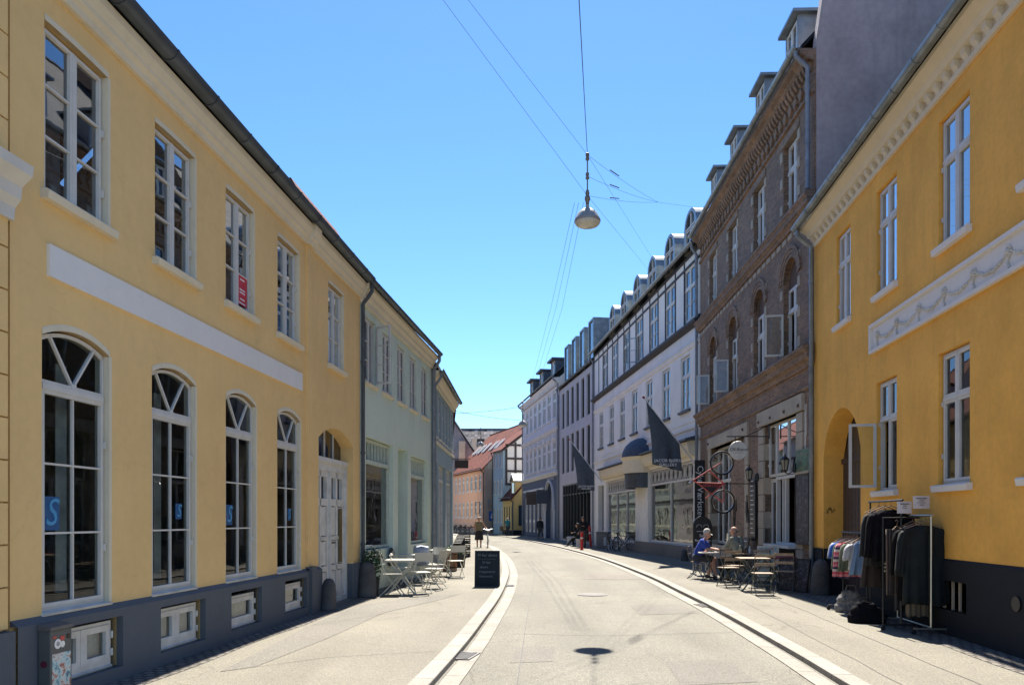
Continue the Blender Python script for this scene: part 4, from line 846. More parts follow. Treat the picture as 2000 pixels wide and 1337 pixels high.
# ---- two houses round the bend, seen from the camera only as reflections in the shop windows
for a, b, mt, lab, H_ in (((-2.36, 30.0), (-3.42, 42), M['smy'], 'ochre house behind the blue grey one that shows in the gallery window reflections', 6.2), ((-3.47, 42.05), (-5.1, 60), M['con'], 'grey house farther behind the bend that shows in the shop window reflections', 7.5), ((-5.15, 60.05), (-7.2, 84), M['green'], 'green house round the bend that shows in the farthest shop window reflections', 7)):
    h = House(a, b, lab); ws = [(.8+i*1.75, 1.8+i*1.75) for i in range(int((h.L-1)/1.75))]
    h.wall(H_, [(x, y, z, z+1.5) for x, y in ws for z in (1.0, 4.1)], mt, 9, 4, .12); h.roof(M['redtile'], .2, x0=.1)
    for x, y in ws:
        for z in (1.0, 4.1): h.window(x, y, z, z+1.5, .06, (.05, .06, .04, M['cream']), fw=.05, sw=.045, bars=(1, 3))
    q = MB()
    for z in (3.0, 5.95): q.box(.1, h.L-.1, -.03, 0, z, z+.16)
    h.part('timber_frame', q, M['timber'])
# ------------------------------------------------------------------ street furniture and things
def at(x, y, z=0.0):                       # a point of the photograph (2000 px wide) that lies at height z
    Y = (1.6-z)*1500/(y-1012); return Vector(((x-1000)/1500*Y, Y, z))
def on(x, Y, y): return Vector(((x-1000)/1500*Y, Y, 1.6+(1012-y)/1500*Y))
COLS = {}
def cm(name, c, rough=.5, metal=0, **k): return plain(name, c, rough, metal, **k)
STUCK = cm('worn_paper', (.6, .58, .55), .8)
# ---- cable cabinet with stickers by the left wall
t = thing('utility_cabinet', 'narrow grey cable cabinet with stickers in front of the pale ochre house', 'cabinet', (LH.w(.22).x, LH.w(.22).y, 0), LH.ang)
MB().box(0, .27, -.19, -.075, 0, .66).build('body', cm('cabinet_grey', (.085, .09, .09), .5), t, bevel=.008); MB().prof([(-.2, .66), (-.2, .69), (-.07, .71), (-.07, .66)], -.01, .28).build('lid', cm('cabinet_lid', (.1, .1, .1), .5), t)
def disc(parent, name, c, r, mat, n=18): MB().lathe([(.001, 0), (r, 0), (r, .002), (.001, .002)], (0, 0, 0), n).xf(Matrix.Translation(c) @ Matrix.Rotation(R(90), 4, 'X')).build(name, mat, parent)
WS = cm('white_sticker', (.75, .73, .7), .5); RS = cm('red_sticker', (.5, .06, .05), .5)
disc(t, 'sticker', (.09, -.19, .54), .042, WS); disc(t, 'sticker', (.09, -.1925, .54), .02, cm('grey_sticker', (.3, .3, .3), .5)); disc(t, 'sticker', (.15, -.19, .53), .028, WS)
MB().box(.12, .17, -.194, -.19, .565, .6).build('sticker', RS, t); MB().box(.03, .07, -.193, -.19, .59, .61).build('sticker', RS, t); MB().box(.2, .24, -.193, -.19, .57, .61).build('keyhole_plate', M['blackmetal'], t)
m, n_, b = newmat('scrawled_poster'); co = objco(n_); f = noise(n_, co, 14, 6, .7)
n_.links.new(ramp(n_, f, [(.38, (.08, .16, .22)), (.46, (.35, .55, .6)), (.54, (.6, .62, .58)), (.6, (.4, .14, .1)), (.7, (.06, .06, .07))]), b.inputs['Base Color']); MATS['scrawl'] = m; M['scrawl'] = m
MB().box(.02, .25, -.193, -.19, .05, .46).build('poster', m, t)
MB().lathe([(.001, 0), (.03, 0), (.03, .002), (.001, .002)], (0, 0, 0), 14).xf(Matrix.Translation((-.001, -.13, .38)) @ Matrix.Rotation(R(-90), 4, 'Y')).build('sticker', cm('maroon_sticker', (.1, .01, .03), .5), t)
# ---- posters behind the panes of the left house
BLU = cm('poster_blue', (.01, .08, .22), .5); LBL = cm('poster_light_blue', (.06, .27, .5), .5)
for (u, z, w, hh, y, lab) in ((.56, 1.5, .23, .3, .06, 'large blue poster with a pale S in the leftmost arched window'), (2.72, 1.6, .13, .18, .06, 'small blue poster with a pale S in the second arched window'),
                              (4.0, 1.52, .18, .27, .06, 'blue poster with a pale S in the third arched window'), (6.1, 1.58, .13, .19, .06, 'small blue poster with a pale S in the arched window next to the door')):
    p = LH.w(u, y, z); t = thing('poster', lab, 'poster', p, LH.ang, 'blue S posters in the arched windows')
    MB().box(-w/2, w/2, 0, .004, 0, hh).build('sheet', BLU, t); lettering(t, 'S', hh*1.15, LBL, (0, -.003, hh*.5), shear=.25)
p = LH.w(4.42, .062, 4.55); t = thing('poster', 'red notice with white lines in an upper window of the pale ochre house', 'poster', p, LH.ang)
MB().box(-.13, .13, 0, .004, 0, .42).build('sheet', cm('notice_red', (.55, .03, .05), .5), t); q = MB()
for z, w in ((.34, .08), (.2, .1), (.16, .1), (.07, .09), (.015, .12)): q.box(-w, w*.6, -.003, 0, z, z+.018)
q.build('lettering', WS, t)
t = thing('counter', 'grey counter with a red top just inside the leftmost arched window', 'counter', LH.w(.35, .55, .5), LH.ang); MB().box(0, .62, 0, .45, 0, .72).build('front', cm('counter_grey', (.4, .4, .37), .6), t); MB().box(-.03, .65, -.03, .48, .72, .76).build('top', cm('counter_red', (.35, .05, .04), .5), t); MB().box(.1, .4, .1, .3, .76, .9).build('tray', M['wood'], t)
t = thing('armchair', 'tan upholstered chair back inside the second arched window', 'chair', LH.w(2.35, .6, .6), LH.ang); MB().box(-.22, .22, -.05, .05, .45, 1.0).build('backrest', cm('tan_cloth', (.3, .22, .13), .8), t, bevel=.06); MB().box(-.24, .24, 0, .45, 0, .45).build('seat', cm('pale_box', (.5, .5, .46), .8), t, bevel=.03)
t = thing('side_chair', 'white chair showing low inside the arched window next to the door', 'chair', LH.w(6.1, .5, .55), LH.ang); MB().box(-.18, .18, -.02, .02, .3, .75).build('backrest', WS, t, bevel=.02); MB().box(-.18, .18, 0, .36, .28, .32).build('seat', WS, t)
for x in (-.16, .16): MB().bar((x, 0, 0), (x, 0, .3), .03).build('leg', WS, t)
def scribble(H_, u, y, z, w, hh, mat, seed, side=False, n=26, lw=.014):
    rr = random.Random(seed); q = MB(); x, v = 0, .5; pts = []
    for k in range(n):
        x += rr.uniform(-.4, 1.0)/n*1.6; v = min(1, max(0, v+rr.uniform(-.55, .55))); pts.append((min(1, max(0, x)), v))
    P3 = [((u, y+a*w, z+b*hh) if side else (u+a*w, y, z+b*hh)) for a, b in pts]
    q.tube(P3, lw*.5, 5); q.build('graffiti', mat, H_.root, smooth=True)
scribble(RH, .672, .06, 1.72, .26, .14, M['blackmetal'], 4, True, 22, .012); scribble(KH, 6.25, -.052, 1.5, .8, .8, M['blackmetal'], 9, False, 30, .03); scribble(KH, 10.9, -.004, 2.9, .4, 1.3, STUCK, 12, False, 40, .02); scribble(KH, 10.92, -.004, 2.3, .35, .5, STUCK, 15, False, 24, .02); scribble(KH, 4.3, .096, 1.3, .7, .9, M['blackmetal'], 21, False, 30, .03)
# ---- guard stones
def guard(p, h, r, lab, tilt=0, rz=0):
    q = MB().lathe([(r, 0), (r*1.0, h*.15), (r*.92, h*.5), (r*.82, h*.78), (r*.62, h*.92), (r*.3, h*.99), (.001, h)], (0, 0, 0), 16)
    rr = random.Random(int(h*1000)); q.v = [(x*(1+rr.uniform(-.05, .05)), y*(1+rr.uniform(-.05, .05)), z) for x, y, z in q.v]
    o = q.build('guard_stone', M['granite'], None, smooth=True, loc=p, rot=(tilt, 0, rz), ang=60); tag(o, lab, 'guard stone', 'granite guard stones')
guard((-3.23, 13.5, 0), .56, .14, 'short rounded granite guard stone left of the pale ochre entrance', R(-6)); guard((-2.98, 15.75, 0), .72, .2, 'tall granite guard stone between the entrance and the potted plant', R(-5))
guard((6.5, 16.2, 0), .76, .2, 'dark granite guard stone beside the gateway of the deep ochre house', R(5)); guard(at(1337, 1094), .44, .14, 'low granite guard stone in the shade before the gallery window')
# ---- manholes, drain, patches in the road
def cover(p, r, lab):
    t = thing('manhole_cover', lab, 'manhole cover', (p.x, p.y, RZ+.004)); MB().lathe([(.001, 0), (r, 0), (r, .006), (.001, .006)], (0, 0, 0), 32).build('rim', cm('cast_iron', (.12, .115, .11), .5, .5), t); q = MB()
    for i in range(-5, 6):
        for j in range(-5, 6):
            if math.hypot(i, j) < 5.2: q.box(i*r/6.2-.02, i*r/6.2+.02, j*r/6.2-.02, j*r/6.2+.02, .006, .011)
    q.build('lid', cm('cast_iron_lid', (.19, .18, .165), .6, .3), t)
cover(at(1157, 1160, RZ), .33, 'round iron manhole cover in the middle of the road')
def drain(p, rz, lab):
    t = thing('drain_grate', lab, 'drain', (p.x, p.y, RZ+.012), rz); q = MB(); frame_rect(q, -.14, .14, -.24, .24, .03, 0, .01); q.xf(Matrix.Rotation(R(-90), 4, 'X')); q.v = [(x, y, abs(z)) for x, y, z in q.v]; q.build('frame', MATS['cast_iron'], t); q = MB()
    for i in range(6): y = -.18+i*.072; q.bar((-.1, y-.05, .005), (.1, y+.05, .005), .03, .01)
    q.build('bars', MATS['cast_iron'], t)
drain(at(906, 1281, RZ), R(-14), 'iron drain grate in the left gutter strip near the camera'); drain(at(994, 1143, RZ), R(-4), 'small iron drain grate in the left gutter strip by the blackboard'); drain(at(1377, 1182, RZ), R(6), 'iron drain grate in the right gutter strip')
for i, (poly) in enumerate([[(1135, 1116), (1240, 1116), (1262, 1130), (1141, 1130)], [(1002, 1081), (1020, 1079), (1016, 1084), (1000, 1084)]]):
    P = [at(x, y, RZ) for x, y in poly]; o = MB().add([(p.x, p.y, RZ+.004) for p in P], [(0, 1, 2, 3)]).build('road_patch', PATCH); tag(o, kind='structure')
WD = asphalt('pavement_repair', (.15, .14, .12), .4)
P = [at(*p) for p in ((600, 1222), (700, 1180), (830, 1163), (900, 1158), (850, 1172), (750, 1195), (640, 1245), (500, 1300), (430, 1310))]; tag(MB().add([(p.x, p.y, .004) for p in P], [tuple(range(len(P)))]).build('pavement_patch', WD), kind='structure')
for H_, u0, u1, w in ((LH, -2, 14, .42), (RH, -8, 10.4, .5)):
    q = MB(); n = 30
    for i in range(n):
        a = u0+(u1-u0)*i/n; b = u0+(u1-u0)*(i+1)/n; pts = [H_.w(a, -.02), H_.w(b, -.02), H_.w(b, -w-.03*math.sin(i+1)), H_.w(a, -w-.03*math.sin(i))]
        q.add([(p.x, p.y, .006) for p in pts], [(0, 1, 2, 3)])
    tag(q.build('cobble_strip', COB), kind='structure')
SEAM = cm('bitumen_seam', (.06, .056, .05), .7)
def seam(pts, z, w=.012):
    q = MB()
    for a, b in zip(pts, pts[1:]): d = (b-a).normalized(); s = Vector((-d.y, d.x, 0))*w/2; q.quad((a.x-s.x, a.y-s.y, z), (a.x+s.x, a.y+s.y, z), (b.x+s.x, b.y+s.y, z), (b.x-s.x, b.y-s.y, z))
    tag(q.build('pavement_seam', SEAM), kind='structure')
sr = random.Random(8)
seam([RH.w(u, -1.2+sr.uniform(-.02, .02)) for u in [-1+.8*k for k in range(15)]], .004); seam([RH.w(u, -1.95+sr.uniform(-.015, .015)) for u in [2+.8*k for k in range(11)]], .004, .008)
seam([at(610, 1219), at(760, 1196), at(900, 1192)], .004, .01); seam([at(755, 1106), at(860, 1133), at(925, 1131)], .004, .012); seam([at(430, 1310), at(640, 1282), at(850, 1270)], .004, .009)
seam([at(1010, 1337, RZ), at(1030, 1200, RZ), at(1045, 1120, RZ), at(1035, 1082, RZ)], RZ+.004, .012); seam([at(1000, 1236, RZ), at(1180, 1240, RZ), at(1470, 1232, RZ)], RZ+.004, .014)
for poly in (((1230, 1180), (1330, 1178), (1365, 1196), (1250, 1199)), ((1010, 1262), (1085, 1260), (1080, 1290), (995, 1293)), ((1300, 1290), (1420, 1286), (1480, 1330), (1330, 1337))):
    P = [at(x, y, RZ) for x, y in poly]; tag(MB().add([(p.x, p.y, RZ+.003) for p in P], [(0, 1, 2, 3)]).build('road_patch', MATS['pavement_repair']), kind='structure')
# ---- overhead lamps and their wires
GREY = cm('lamp_grey', (.3, .3, .27), .5, .2); WIRE = cm('wire', (.05, .055, .06), .5, .5)
def street_lamp(p, r, lab, rod=2.0):
    t = thing('street_lamp', lab, 'street lamp', p, 0, 'lamps hanging over the street'); s = r/.24
    MB().lathe([(.24, 0), (.245, .03), (.24, .05), (.225, .075), (.2, .13), (.15, .2), (.09, .245), (.05, .26), (.03, .27), (.03, .33)], (0, 0, 0), 32).xf(Matrix.Scale(s, 4)).build('lamp_shade', GREY, t, smooth=True)
    MB().lathe([(.238, .005), (.232, -.02), (.2, -.055), (.12, -.085), (.001, -.095)], (0, 0, 0), 28, False).xf(Matrix.Scale(s, 4)).build('lens', cm('opal_glass', (.55, .55, .5), .25), t, smooth=True)
    q = MB().lathe([(.008, .33), (.03, .34), (.035, .38), (.05, .42), (.05, .47), (.03, .5), (.04, .54), (.025, .6), (.012, .62), (.012, .8), (.035, .81), (.035, .84), (.02, .86), (.035, .88), (.03, .92), (.012, .93), (.012, 1.15), (.035, 1.16), (.035, 1.2), (.02, 1.22), (.035, 1.24), (.035, 1.28), (.01, 1.3)], (0, 0, 0), 14).xf(Matrix.Scale(s, 4))
    q.build('hanger', cm('hanger_brass', (.22, .2, .14), .5, .5), t, smooth=True); return t
LP = Vector((1.405, 14.31, 7.12)); street_lamp(LP, .24, 'large bell shaped lamp hanging nearest over the middle of the road')
street_lamp(on(1021, 43, 829), .25, 'bell lamp hanging in front of the pale lilac house corner'); street_lamp(on(939, 60, 868), .26, 'small far bell lamp hanging before the salmon house roof')
def cable(pts, lab, r=.003, group='overhead wires'):
    o = MB().tube(pts, r, 6).build('overhead_wire', WIRE); tag(o, lab, 'wire', group); return o
def sag(a, b, s=.15, n=8): return [a+(b-a)*(i/n)-Vector((0, 0, 4*s*(i/n)*(1-i/n))) for i in range(n+1)]
top = LP+Vector((0, 0, 1.26)); low = LP+Vector((0, 0, .5)); mid = LP+Vector((0, 0, .86))
def through(mid_, a_px, Ya):                # a taut wire from a point left of the lamp through it
    a = on(a_px[0], Ya, a_px[1]); d = (mid_-a); return a-d*1.0, a
a0, a1 = through(top, (915, 0), 11.5); cable([a0, top], 'upper taut wire running from the left roofs to the near lamp top')
b0, b1 = through(low, (866, 0), 11.0); cable([b0, low], 'lower taut wire running from the left roofs to the near lamp')
cable([top, on(1278, 30, 510)], 'upper wire from the near lamp down to the white house dormers'); cable([low, on(1268, 30, 528)], 'lower wire from the near lamp down to the white house dormers')
e = on(1128, 8.0, -60); cable(sag(e-(top-e)*.6, top, .02), 'upright looking wire running overhead from the near lamp towards the viewer', .0055)
J = on(1285, 20.5, 394); E_ = on(1380, 27.6, 407); cable([J, E_], 'single stay wire from the three way joint to the brick house eave')
for s_, lab in ((top, 'topmost of three stay wires right of the near lamp'), (mid, 'middle of three stay wires right of the near lamp'), (low, 'lowest of three stay wires right of the near lamp')):
    o = cable(sag(s_, J, .05), lab); d = (J-s_); q = MB().tube([s_+d*.25, s_+d*.36], .011, 6); q.build('turnbuckle', WIRE, o)
for dx, lab in ((-10, 'left of three wires sinking behind the near lamp'), (0, 'middle of three wires sinking behind the near lamp'), (12, 'right of three wires sinking behind the near lamp')):
    cable([on(1130+dx*.8, 17, 395), on(1086+dx, 26, 600), on(1040+dx*.6, 40, 765)], lab, .004)
cable(sag(on(885, 55, 806), on(1022, 55, 792), .1), 'upper thin wire crossing the sky above the salmon roof', .012); cable(sag(on(885, 52, 800), on(1022, 50, 820), .1), 'lower thin wire crossing the sky above the salmon roof', .012)
# ---- flags of the gallery
FL = cm('flag_navy', (.075, .09, .11), .85, var=.15)
m = FL; bb = m.node_tree.nodes['Principled BSDF']
def flag(base, topp, bl, br_, lab, plab, fs):
    t = thing('flagpole', plab, 'flagpole', base, 0, 'slanting flagpoles of the gallery'); d = topp-base
    MB().tube([(0, 0, 0), tuple(d)], [.03, .022], 10).build('pole', cm('pole_white', (.55, .55, .55), .4), t, smooth=True); MB().ball(tuple(d*1.01), .055, 10).build('knob', cm('knob_red', (.25, .05, .05), .4), t, smooth=True); MB().box(-.02, .1, -.06, .06, -.12, .12).build('bracket', M['steel'], t)
    q = MB(); nu, nv = 14, 14; g = []
    for j in range(nv+1):
        for i in range(nu+1):
            s = i/nu; v = j/nv; pt = topp+(base-topp)*(.04+.62*s); pb_ = bl+(br_-bl)*s; k = v**.85; p = pt+(pb_-pt)*k
            p = p+Vector((.0, (.10*math.sin(s*9+1)+.05*math.sin(s*17+v*3))*v, 0)); p.x += .06*math.sin(v*4+s*3)*v*(1-s); g.append(p-topp)
    fs_ = [(j*(nu+1)+i, j*(nu+1)+i+1, (j+1)*(nu+1)+i+1, (j+1)*(nu+1)+i) for j in range(nv) for i in range(nu)]
    f = thing('flag', lab, 'flag', topp, 0, 'dark gallery flags'); o = MB().add(g, fs_).build('cloth', FL, f, smooth=True, ang=180); md = o.modifiers.new('thick', 'SOLIDIFY'); md.thickness = .012
    wp = cm('flag_letters', (.75, .75, .75), .8)
    c = (bl*.53+br_*.47)-topp
    for dz, tx in ((fs*1.55, 'JACOB BJØRN'), (fs*.55, 'GALLERY')): lettering(f, tx, fs, wp, (c.x, c.y-.2, c.z+dz), ext=.01, spacing=1.05)
flag(on(1362, 28.8, 910), on(1258, 28.6, 776), on(1277, 28.6, 905), on(1332, 28.7, 919), 'dark gallery flag hanging nearer, before the domed canopy', 'slanting flagpole at the near end of the white house', .155)
flag(on(1185, 45.6, 952), on(1113, 45.3, 858), on(1130, 45.3, 954), on(1161, 45.4, 957), 'dark gallery flag hanging farther, before the slit window house', 'slanting flagpole at the far end of the white house', .135)
# ---- signs of the bistro and the cycle workshop
BK = M['blackmetal']; LET = cm('sign_letters', (.72, .72, .7), .6)
t = thing('banner_sign', 'tall black vertical sign lettered in white at the corner of the brick house', 'sign', (6.76, 27.6, 0)); MB().box(-.19, .19, 0, .06, 1.5, 3.72).build('board', cm('sign_black', (.012, .014, .016), .4), t)
lettering(t, 'Cykel Værksted', .3, LET, (.0, -.004, 2.55), rot=(R(90), R(90), 0))
MB().box(.15, .3, .01, .05, 3.4, 3.45).box(.15, .3, .01, .05, 1.9, 1.95).build('bracket', BK, t)
t = thing('round_sign', 'round white bistro sign hanging from an iron bracket on the brick house', 'sign', on(1442, 20.0, 878)); D = Matrix.Rotation(R(90), 4, 'X')
MB().lathe([(.001, -.02), (.235, -.02), (.245, 0), (.235, .02), (.001, .02)], (0, 0, 0), 36).xf(D).build('disc', cm('sign_cream', (.62, .6, .55), .5), t, smooth=True); lettering(t, 'Oli-Bistro', .115, BK, (0, -.024, .02), shear=.2); MB().box(-.1, .1, -.024, -.02, -.065, -.058).build('underline', BK, t)
q = MB(); q.bar((-.3, 0, .36), (.82, 0, .36), .025); q.bar((.2, 0, .36), (.8, 0, .66), .02); q.bar((.8, 0, .3), (.8, 0, .7), .03); q.bar((-.08, 0, .22), (-.08, 0, .36), .02); q.bar((.1, 0, .22), (.1, 0, .36), .02); q.build('bracket', BK, t)
# bicycle shaped sign: two stacked wheels and a red frame
Yb = 21.0; P_ = lambda x, y: on(x, Yb, y)
t = thing('bicycle_sign', 'red bicycle frame with two stacked wheels hung up as a workshop sign', 'sign', P_(1411, 940)); o_ = P_(1411, 940); RED = cm('frame_red', (.42, .06, .05), .4)
for c in ((1410, 903), (1412, 978)):
    c3 = P_(*c)-o_; pts = [(c3.x+.31*math.cos(a*math.pi/16), c3.y, c3.z+.31*math.sin(a*math.pi/16)) for a in range(32)]; w = MB().tube(pts, .022, 8, True).build('wheel', cm('tyre_black', (.012, .012, .013), .7), t, smooth=True)
    MB().tube([(c3.x+.285*math.cos(a*math.pi/16), c3.y, c3.z+.285*math.sin(a*math.pi/16)) for a in range(32)], .012, 6, True).build('rim', M['steel'], w, smooth=True)
    q = MB(); [q.bar(tuple(c3), (c3.x+.28*math.cos(a*math.pi/7), c3.y, c3.z+.28*math.sin(a*math.pi/7)), .004) for a in range(14)]; q.build('spokes', M['steel'], w)
q = MB()
for a, b in (((1408, 902), (1352, 938)), ((1384, 917), (1414, 943)), ((1414, 943), (1413, 979)), ((1361, 941), (1414, 943)), ((1361, 941), (1411, 979)), ((1414, 943), (1378, 972)), ((1352, 936), (1366, 944))): q.tube([tuple(P_(*a)-o_), tuple(P_(*b)-o_)], .017, 8)
q.build('frame', RED, t, smooth=True); a, b, c = [P_(*p)-o_ for p in ((1364, 942), (1412, 944), (1387, 964))]
MB().add([tuple(a), tuple(b), tuple(c)]+[tuple(v+Vector((0, .02, 0))) for v in (a, b, c)], [(0, 1, 2), (5, 4, 3), (0, 3, 4, 1), (1, 4, 5, 2), (2, 5, 3, 0)]).build('name_plate', cm('sign_black2', (.012, .012, .014), .5), t); lettering(t, 'VÆRKSTED', .1, cm('letter_red', (.5, .06, .06), .6), ((a.x+b.x)/2, a.y-.006, a.z-.07)); q = MB().tube([tuple(P_(1346, 942)-o_), tuple(P_(1352, 937)-o_), tuple(P_(1348, 930)-o_)], .02, 8); q.build('handlebar', M['steel'], t); p = P_(1414, 943)-o_; MB().bar(tuple(p), (p.x+.85, p.y+.02, p.z), .025).build('bracket', BK, t)
# A-board of the workshop with bicycle racks
t = thing('a_board', 'round topped black pavement sign of the cycle shop standing on the right pavement', 'sign', (5.5, 22.2, 0)); q = MB(); o = arc_pts(-.27, .27, 1.45, 1.68); q.prism([(-.27, .78), (.27, .78)]+[(x, z) for x, z in reversed(o)], -.03, .03); q.build('board', MATS['sign_black'], t)
q = MB(); q.bar((-.26, 0, 0), (-.26, 0, .8), .03); q.bar((.26, 0, 0), (.26, 0, .8), .03); q.bar((-.26, -.3, .02), (-.26, .3, .02), .04); q.bar((.26, -.3, .02), (.26, .3, .02), .04); q.box(-.25, .25, -.015, .015, .62, .76); q.build('stand', cm('stand_grey', (.3, .3, .3), .5, .4), t)
q = MB()
for x in (-.16, 0, .16): q.tube([(x+.06*math.cos(a), -.15, .3+.06*math.sin(a)) for a in [math.pi*k/6 for k in range(7)]]+[(x-.06, -.15, .02)], .012, 6); q.tube([(x+.06, -.15, .3), (x+.06, -.15, .02)], .012, 6)
q.build('cycle_rack', M['steel'], t); lettering(t, 'Salg', .12, LET, (0, -.034, 1.12)); lettering(t, 'Reparation', .1, LET, (0, -.034, .98)); MB().box(-.17, .17, -.034, -.03, 1.24, 1.25).build('rule', LET, t)
q = MB()
for c in (-.1, .1):
    for k in range(7): a = math.pi*k/6; q.ball((c+.07*math.cos(a), -.034, 1.38+.06*math.sin(a)), .01, 6)
q.build('emblem', LET, t)
# lanterns on the stone piers
def lantern(p, lab):
    t = thing('wall_lantern', lab, 'lantern', p, 0, 'black lanterns at the bistro door'); q = MB().lathe([(.001, .34), (.015, .32), (.02, .27), (.06, .25), (.1, .2), (.11, .18), (.001, .18)], (0, 0, 0), 6); q.build('cap', BK, t)
    q = MB()
    for k in range(6): a = k*math.pi/3; q.bar((.1*math.cos(a), .1*math.sin(a), .18), (.06*math.cos(a), .06*math.sin(a), -.05), .012)
    q.lathe([(.001, -.11), (.03, -.09), (.065, -.05), (.001, -.05)], (0, 0, 0), 6); q.build('cage', BK, t); MB().lathe([(.055, -.05), (.09, .18)], (0, 0, 0), 6, False).build('pane', cm('lantern_glass', (.3, .28, .22), .15), t)
    MB().tube([(0, 0, -.1), (.08, 0, -.14), (.17, 0, -.08), (.22, 0, 0)], .014, 7).build('arm', BK, t); MB().lathe([(.001, -.12), (.04, -.1), (.05, 0), (.04, .1), (.001, .12)], (.22, 0, 0), 8).build('back_plate', BK, t)
p = KH.w(7.68, -.36, 2.72); lantern(p, 'black lantern left of the bistro entrance'); p = KH.w(10.62, -.36, 2.78); lantern(p, 'black lantern right of the bistro hatch')
# boards on and against the brick wall
m, n_, b = newmat('chalk_board'); co = objco(n_); f = noise(n_, co, 9, 8, .8); n_.links.new(ramp(n_, f, [(.5, (.02, .022, .03)), (.58, (.09, .085, .11)), (.66, (.22, .2, .24)), (.72, (.03, .03, .04))]), b.inputs['Base Color']); CH_ = m
t = thing('chalk_board', 'large board covered in pale chalk drawing beside the bistro hatch', 'chalkboard', KH.w(10.52, -.06, 1.05), KH.ang); MB().box(0, .8, -.02, .0, 0, 1.55).build('board', CH_, t); q = MB(); frame_rect(q, -.03, .83, -.03, 1.58, .03, -.03, .0); q.build('frame', BK, t)
t = thing('graffiti_board', 'green graffiti panel above the chalk board', 'panel', KH.w(10.5, -.06, 2.68), KH.ang); m, n_, b = newmat('green_scrawl'); co = objco(n_); n_.links.new(ramp(n_, noise(n_, co, 7, 6), [(.42, (.1, .08, .06)), (.5, (.05, .22, .12)), (.6, (.2, .17, .12))]), b.inputs['Base Color']); MB().box(0, .85, -.015, 0, 0, .5).build('board', m, t); MB().box(0, .85, -.03, 0, -.06, 0).build('ledge', M['stone'], t)
def menu(p, w, h, lab, lines, tilt=0, ang=None, base=0):
    t = thing('menu_board', lab, 'menu board', p, KH.ang if ang is None else ang, 'menu boards at the bistro'); bo = MB().box(-w/2, w/2, -.02, .01, base, base+h).build('board', MATS['sign_black'], t, rot=(tilt, 0, 0)); q = MB(); r = random.Random(int(w*100))
    for i in range(lines): z = base+h-.12-i*(h-.2)/lines; q.box(-w*.38, -w*.38+w*r.uniform(.4, .75), -.024, -.02, z, z+.022)
    q.build('chalk_lines', LET, t, rot=(tilt, 0, 0)); return t
menu(KH.w(7.1, -.09, 0), .5, 1.75, 'tall black menu board with white rows on the bistro pier', 12, base=1.0); menu(KH.w(6.9, -.35, 0), .5, .95, 'low black menu stand in front of the tall menu board', 5, R(-8), base=.15)
t = thing('menu_board', 'framed pavement board of small pictures behind the bistro chairs', 'menu board', (6.2, 18.6, 0), R(-12), 'menu boards at the bistro'); q = MB(); frame_rect(q, -.25, .25, .1, .95, .05, -.02, .02); q.build('frame', M['white2'], t); MB().box(-.2, .2, -.005, .005, .15, .9).build('sheet', M['scrawl'], t)
for i, (p, rz, lab) in enumerate([((6.28, 16.75, 0), R(-60), 'narrow scrawled board leaning by the drainpipe of the brick house'), ((6.1, 17.1, 0), R(-40), 'dark scrawled board leaning behind the guard stone')]):
    t = thing('leaning_board', lab, 'board', p, rz); MB().box(-.16, .16, -.01, .01, .02, .72).build('board', CH_, t, rot=(R(-10), 0, 0)); q = MB(); frame_rect(q, -.18, .18, 0, .74, .025, -.015, .015); q.build('frame', BK, t, rot=(R(-10), 0, 0))
# yellow house name plate, noticeboards by the salmon house
t = thing('noticeboard', 'tall dark noticeboard on the end wall of the small yellow house', 'noticeboard', YH.w(YH.L+.07, .55, 1.0), YH.ang+R(90)); MB().box(0, .75, -.03, .0, 0, 1.9).build('board', cm('noticeboard_blue', (.02, .05, .1), .3), t); q = MB(); frame_rect(q, -.05, .8, -.05, 1.95, .07, -.05, .0); q.build('frame', BK, t)
t = thing('name_plate', 'small plain plate above the noticeboard of the small yellow house', 'sign', YH.w(YH.L+.07, .9, 3.05), YH.ang+R(90)); MB().box(0, .5, -.02, 0, 0, .45).build('board', M['smy'], t); MB().box(.05, .45, -.025, -.02, .05, .4).build('face', M['stone'], t)
t = thing('parking_sign', 'blue sign with a pale emblem on the end wall of the salmon house', 'sign', OH.w(OH.L+.06, .5, 1.4), OH.ang+R(90)); MB().box(0, .75, -.04, 0, 0, 1.05).build('board', cm('sign_blue', (.02, .09, .4), .4), t); MB().ball((.37, -.06, .72), .12, 10).ball((.37, -.06, .42), .18, 10, 1.2).build('emblem', LET, t)
for i, (y, z, w, hh, c, lab) in enumerate([(.35, 3.3, .3, .35, (.1, .2, .3), 'small square blue plate high on the end wall of the salmon house'), (.4, 2.75, .4, .4, (.25, .2, .18), 'brown notice on the end wall above the blue sign'), (.95, 2.7, .35, .3, (.03, .08, .3), 'small dark blue plate right of the brown notice')]):
    t = thing('wall_plate', lab, 'sign', OH.w(OH.L+.06, y, z), OH.ang+R(90)); MB().box(0, w, -.03, 0, 0, hh).build('board', cm('plate_%s' % 'abc'[i], c, .5), t); MB().box(w*.2, w*.8, -.034, -.03, hh*.3, hh*.7).build('face', M['stone'], t)
t = thing('hanging_sign', 'brown hanging shop sign on the blue grey house', 'sign', BH.w(6.4, 0, 3.55), BH.ang); MB().box(-.02, .02, -.62, -.1, 0, .32).build('board', cm('sign_brown', (.06, .035, .03), .6), t); MB().bar((0, -.7, .36), (0, 0, .36), .03).build('bracket', BK, t)
for u, c, lab in ((7.35, (.1, .075, .06), 'brown blank shop banner on the slate blue ground floor'), (12.2, (.07, .08, .1), 'grey blank shop banner on the slate blue ground floor')):
    t = thing('shop_banner', lab, 'banner', FH.w(u, 0, 2.85), FH.ang); MB().box(-.02, .02, -1.02, -.12, 0, 1.05).build('board', cm('banner_%d' % int(u), c, .8), t); MB().bar((0, -1.05, 1.1), (0, 0, 1.1), .05).build('bracket', BK, t)
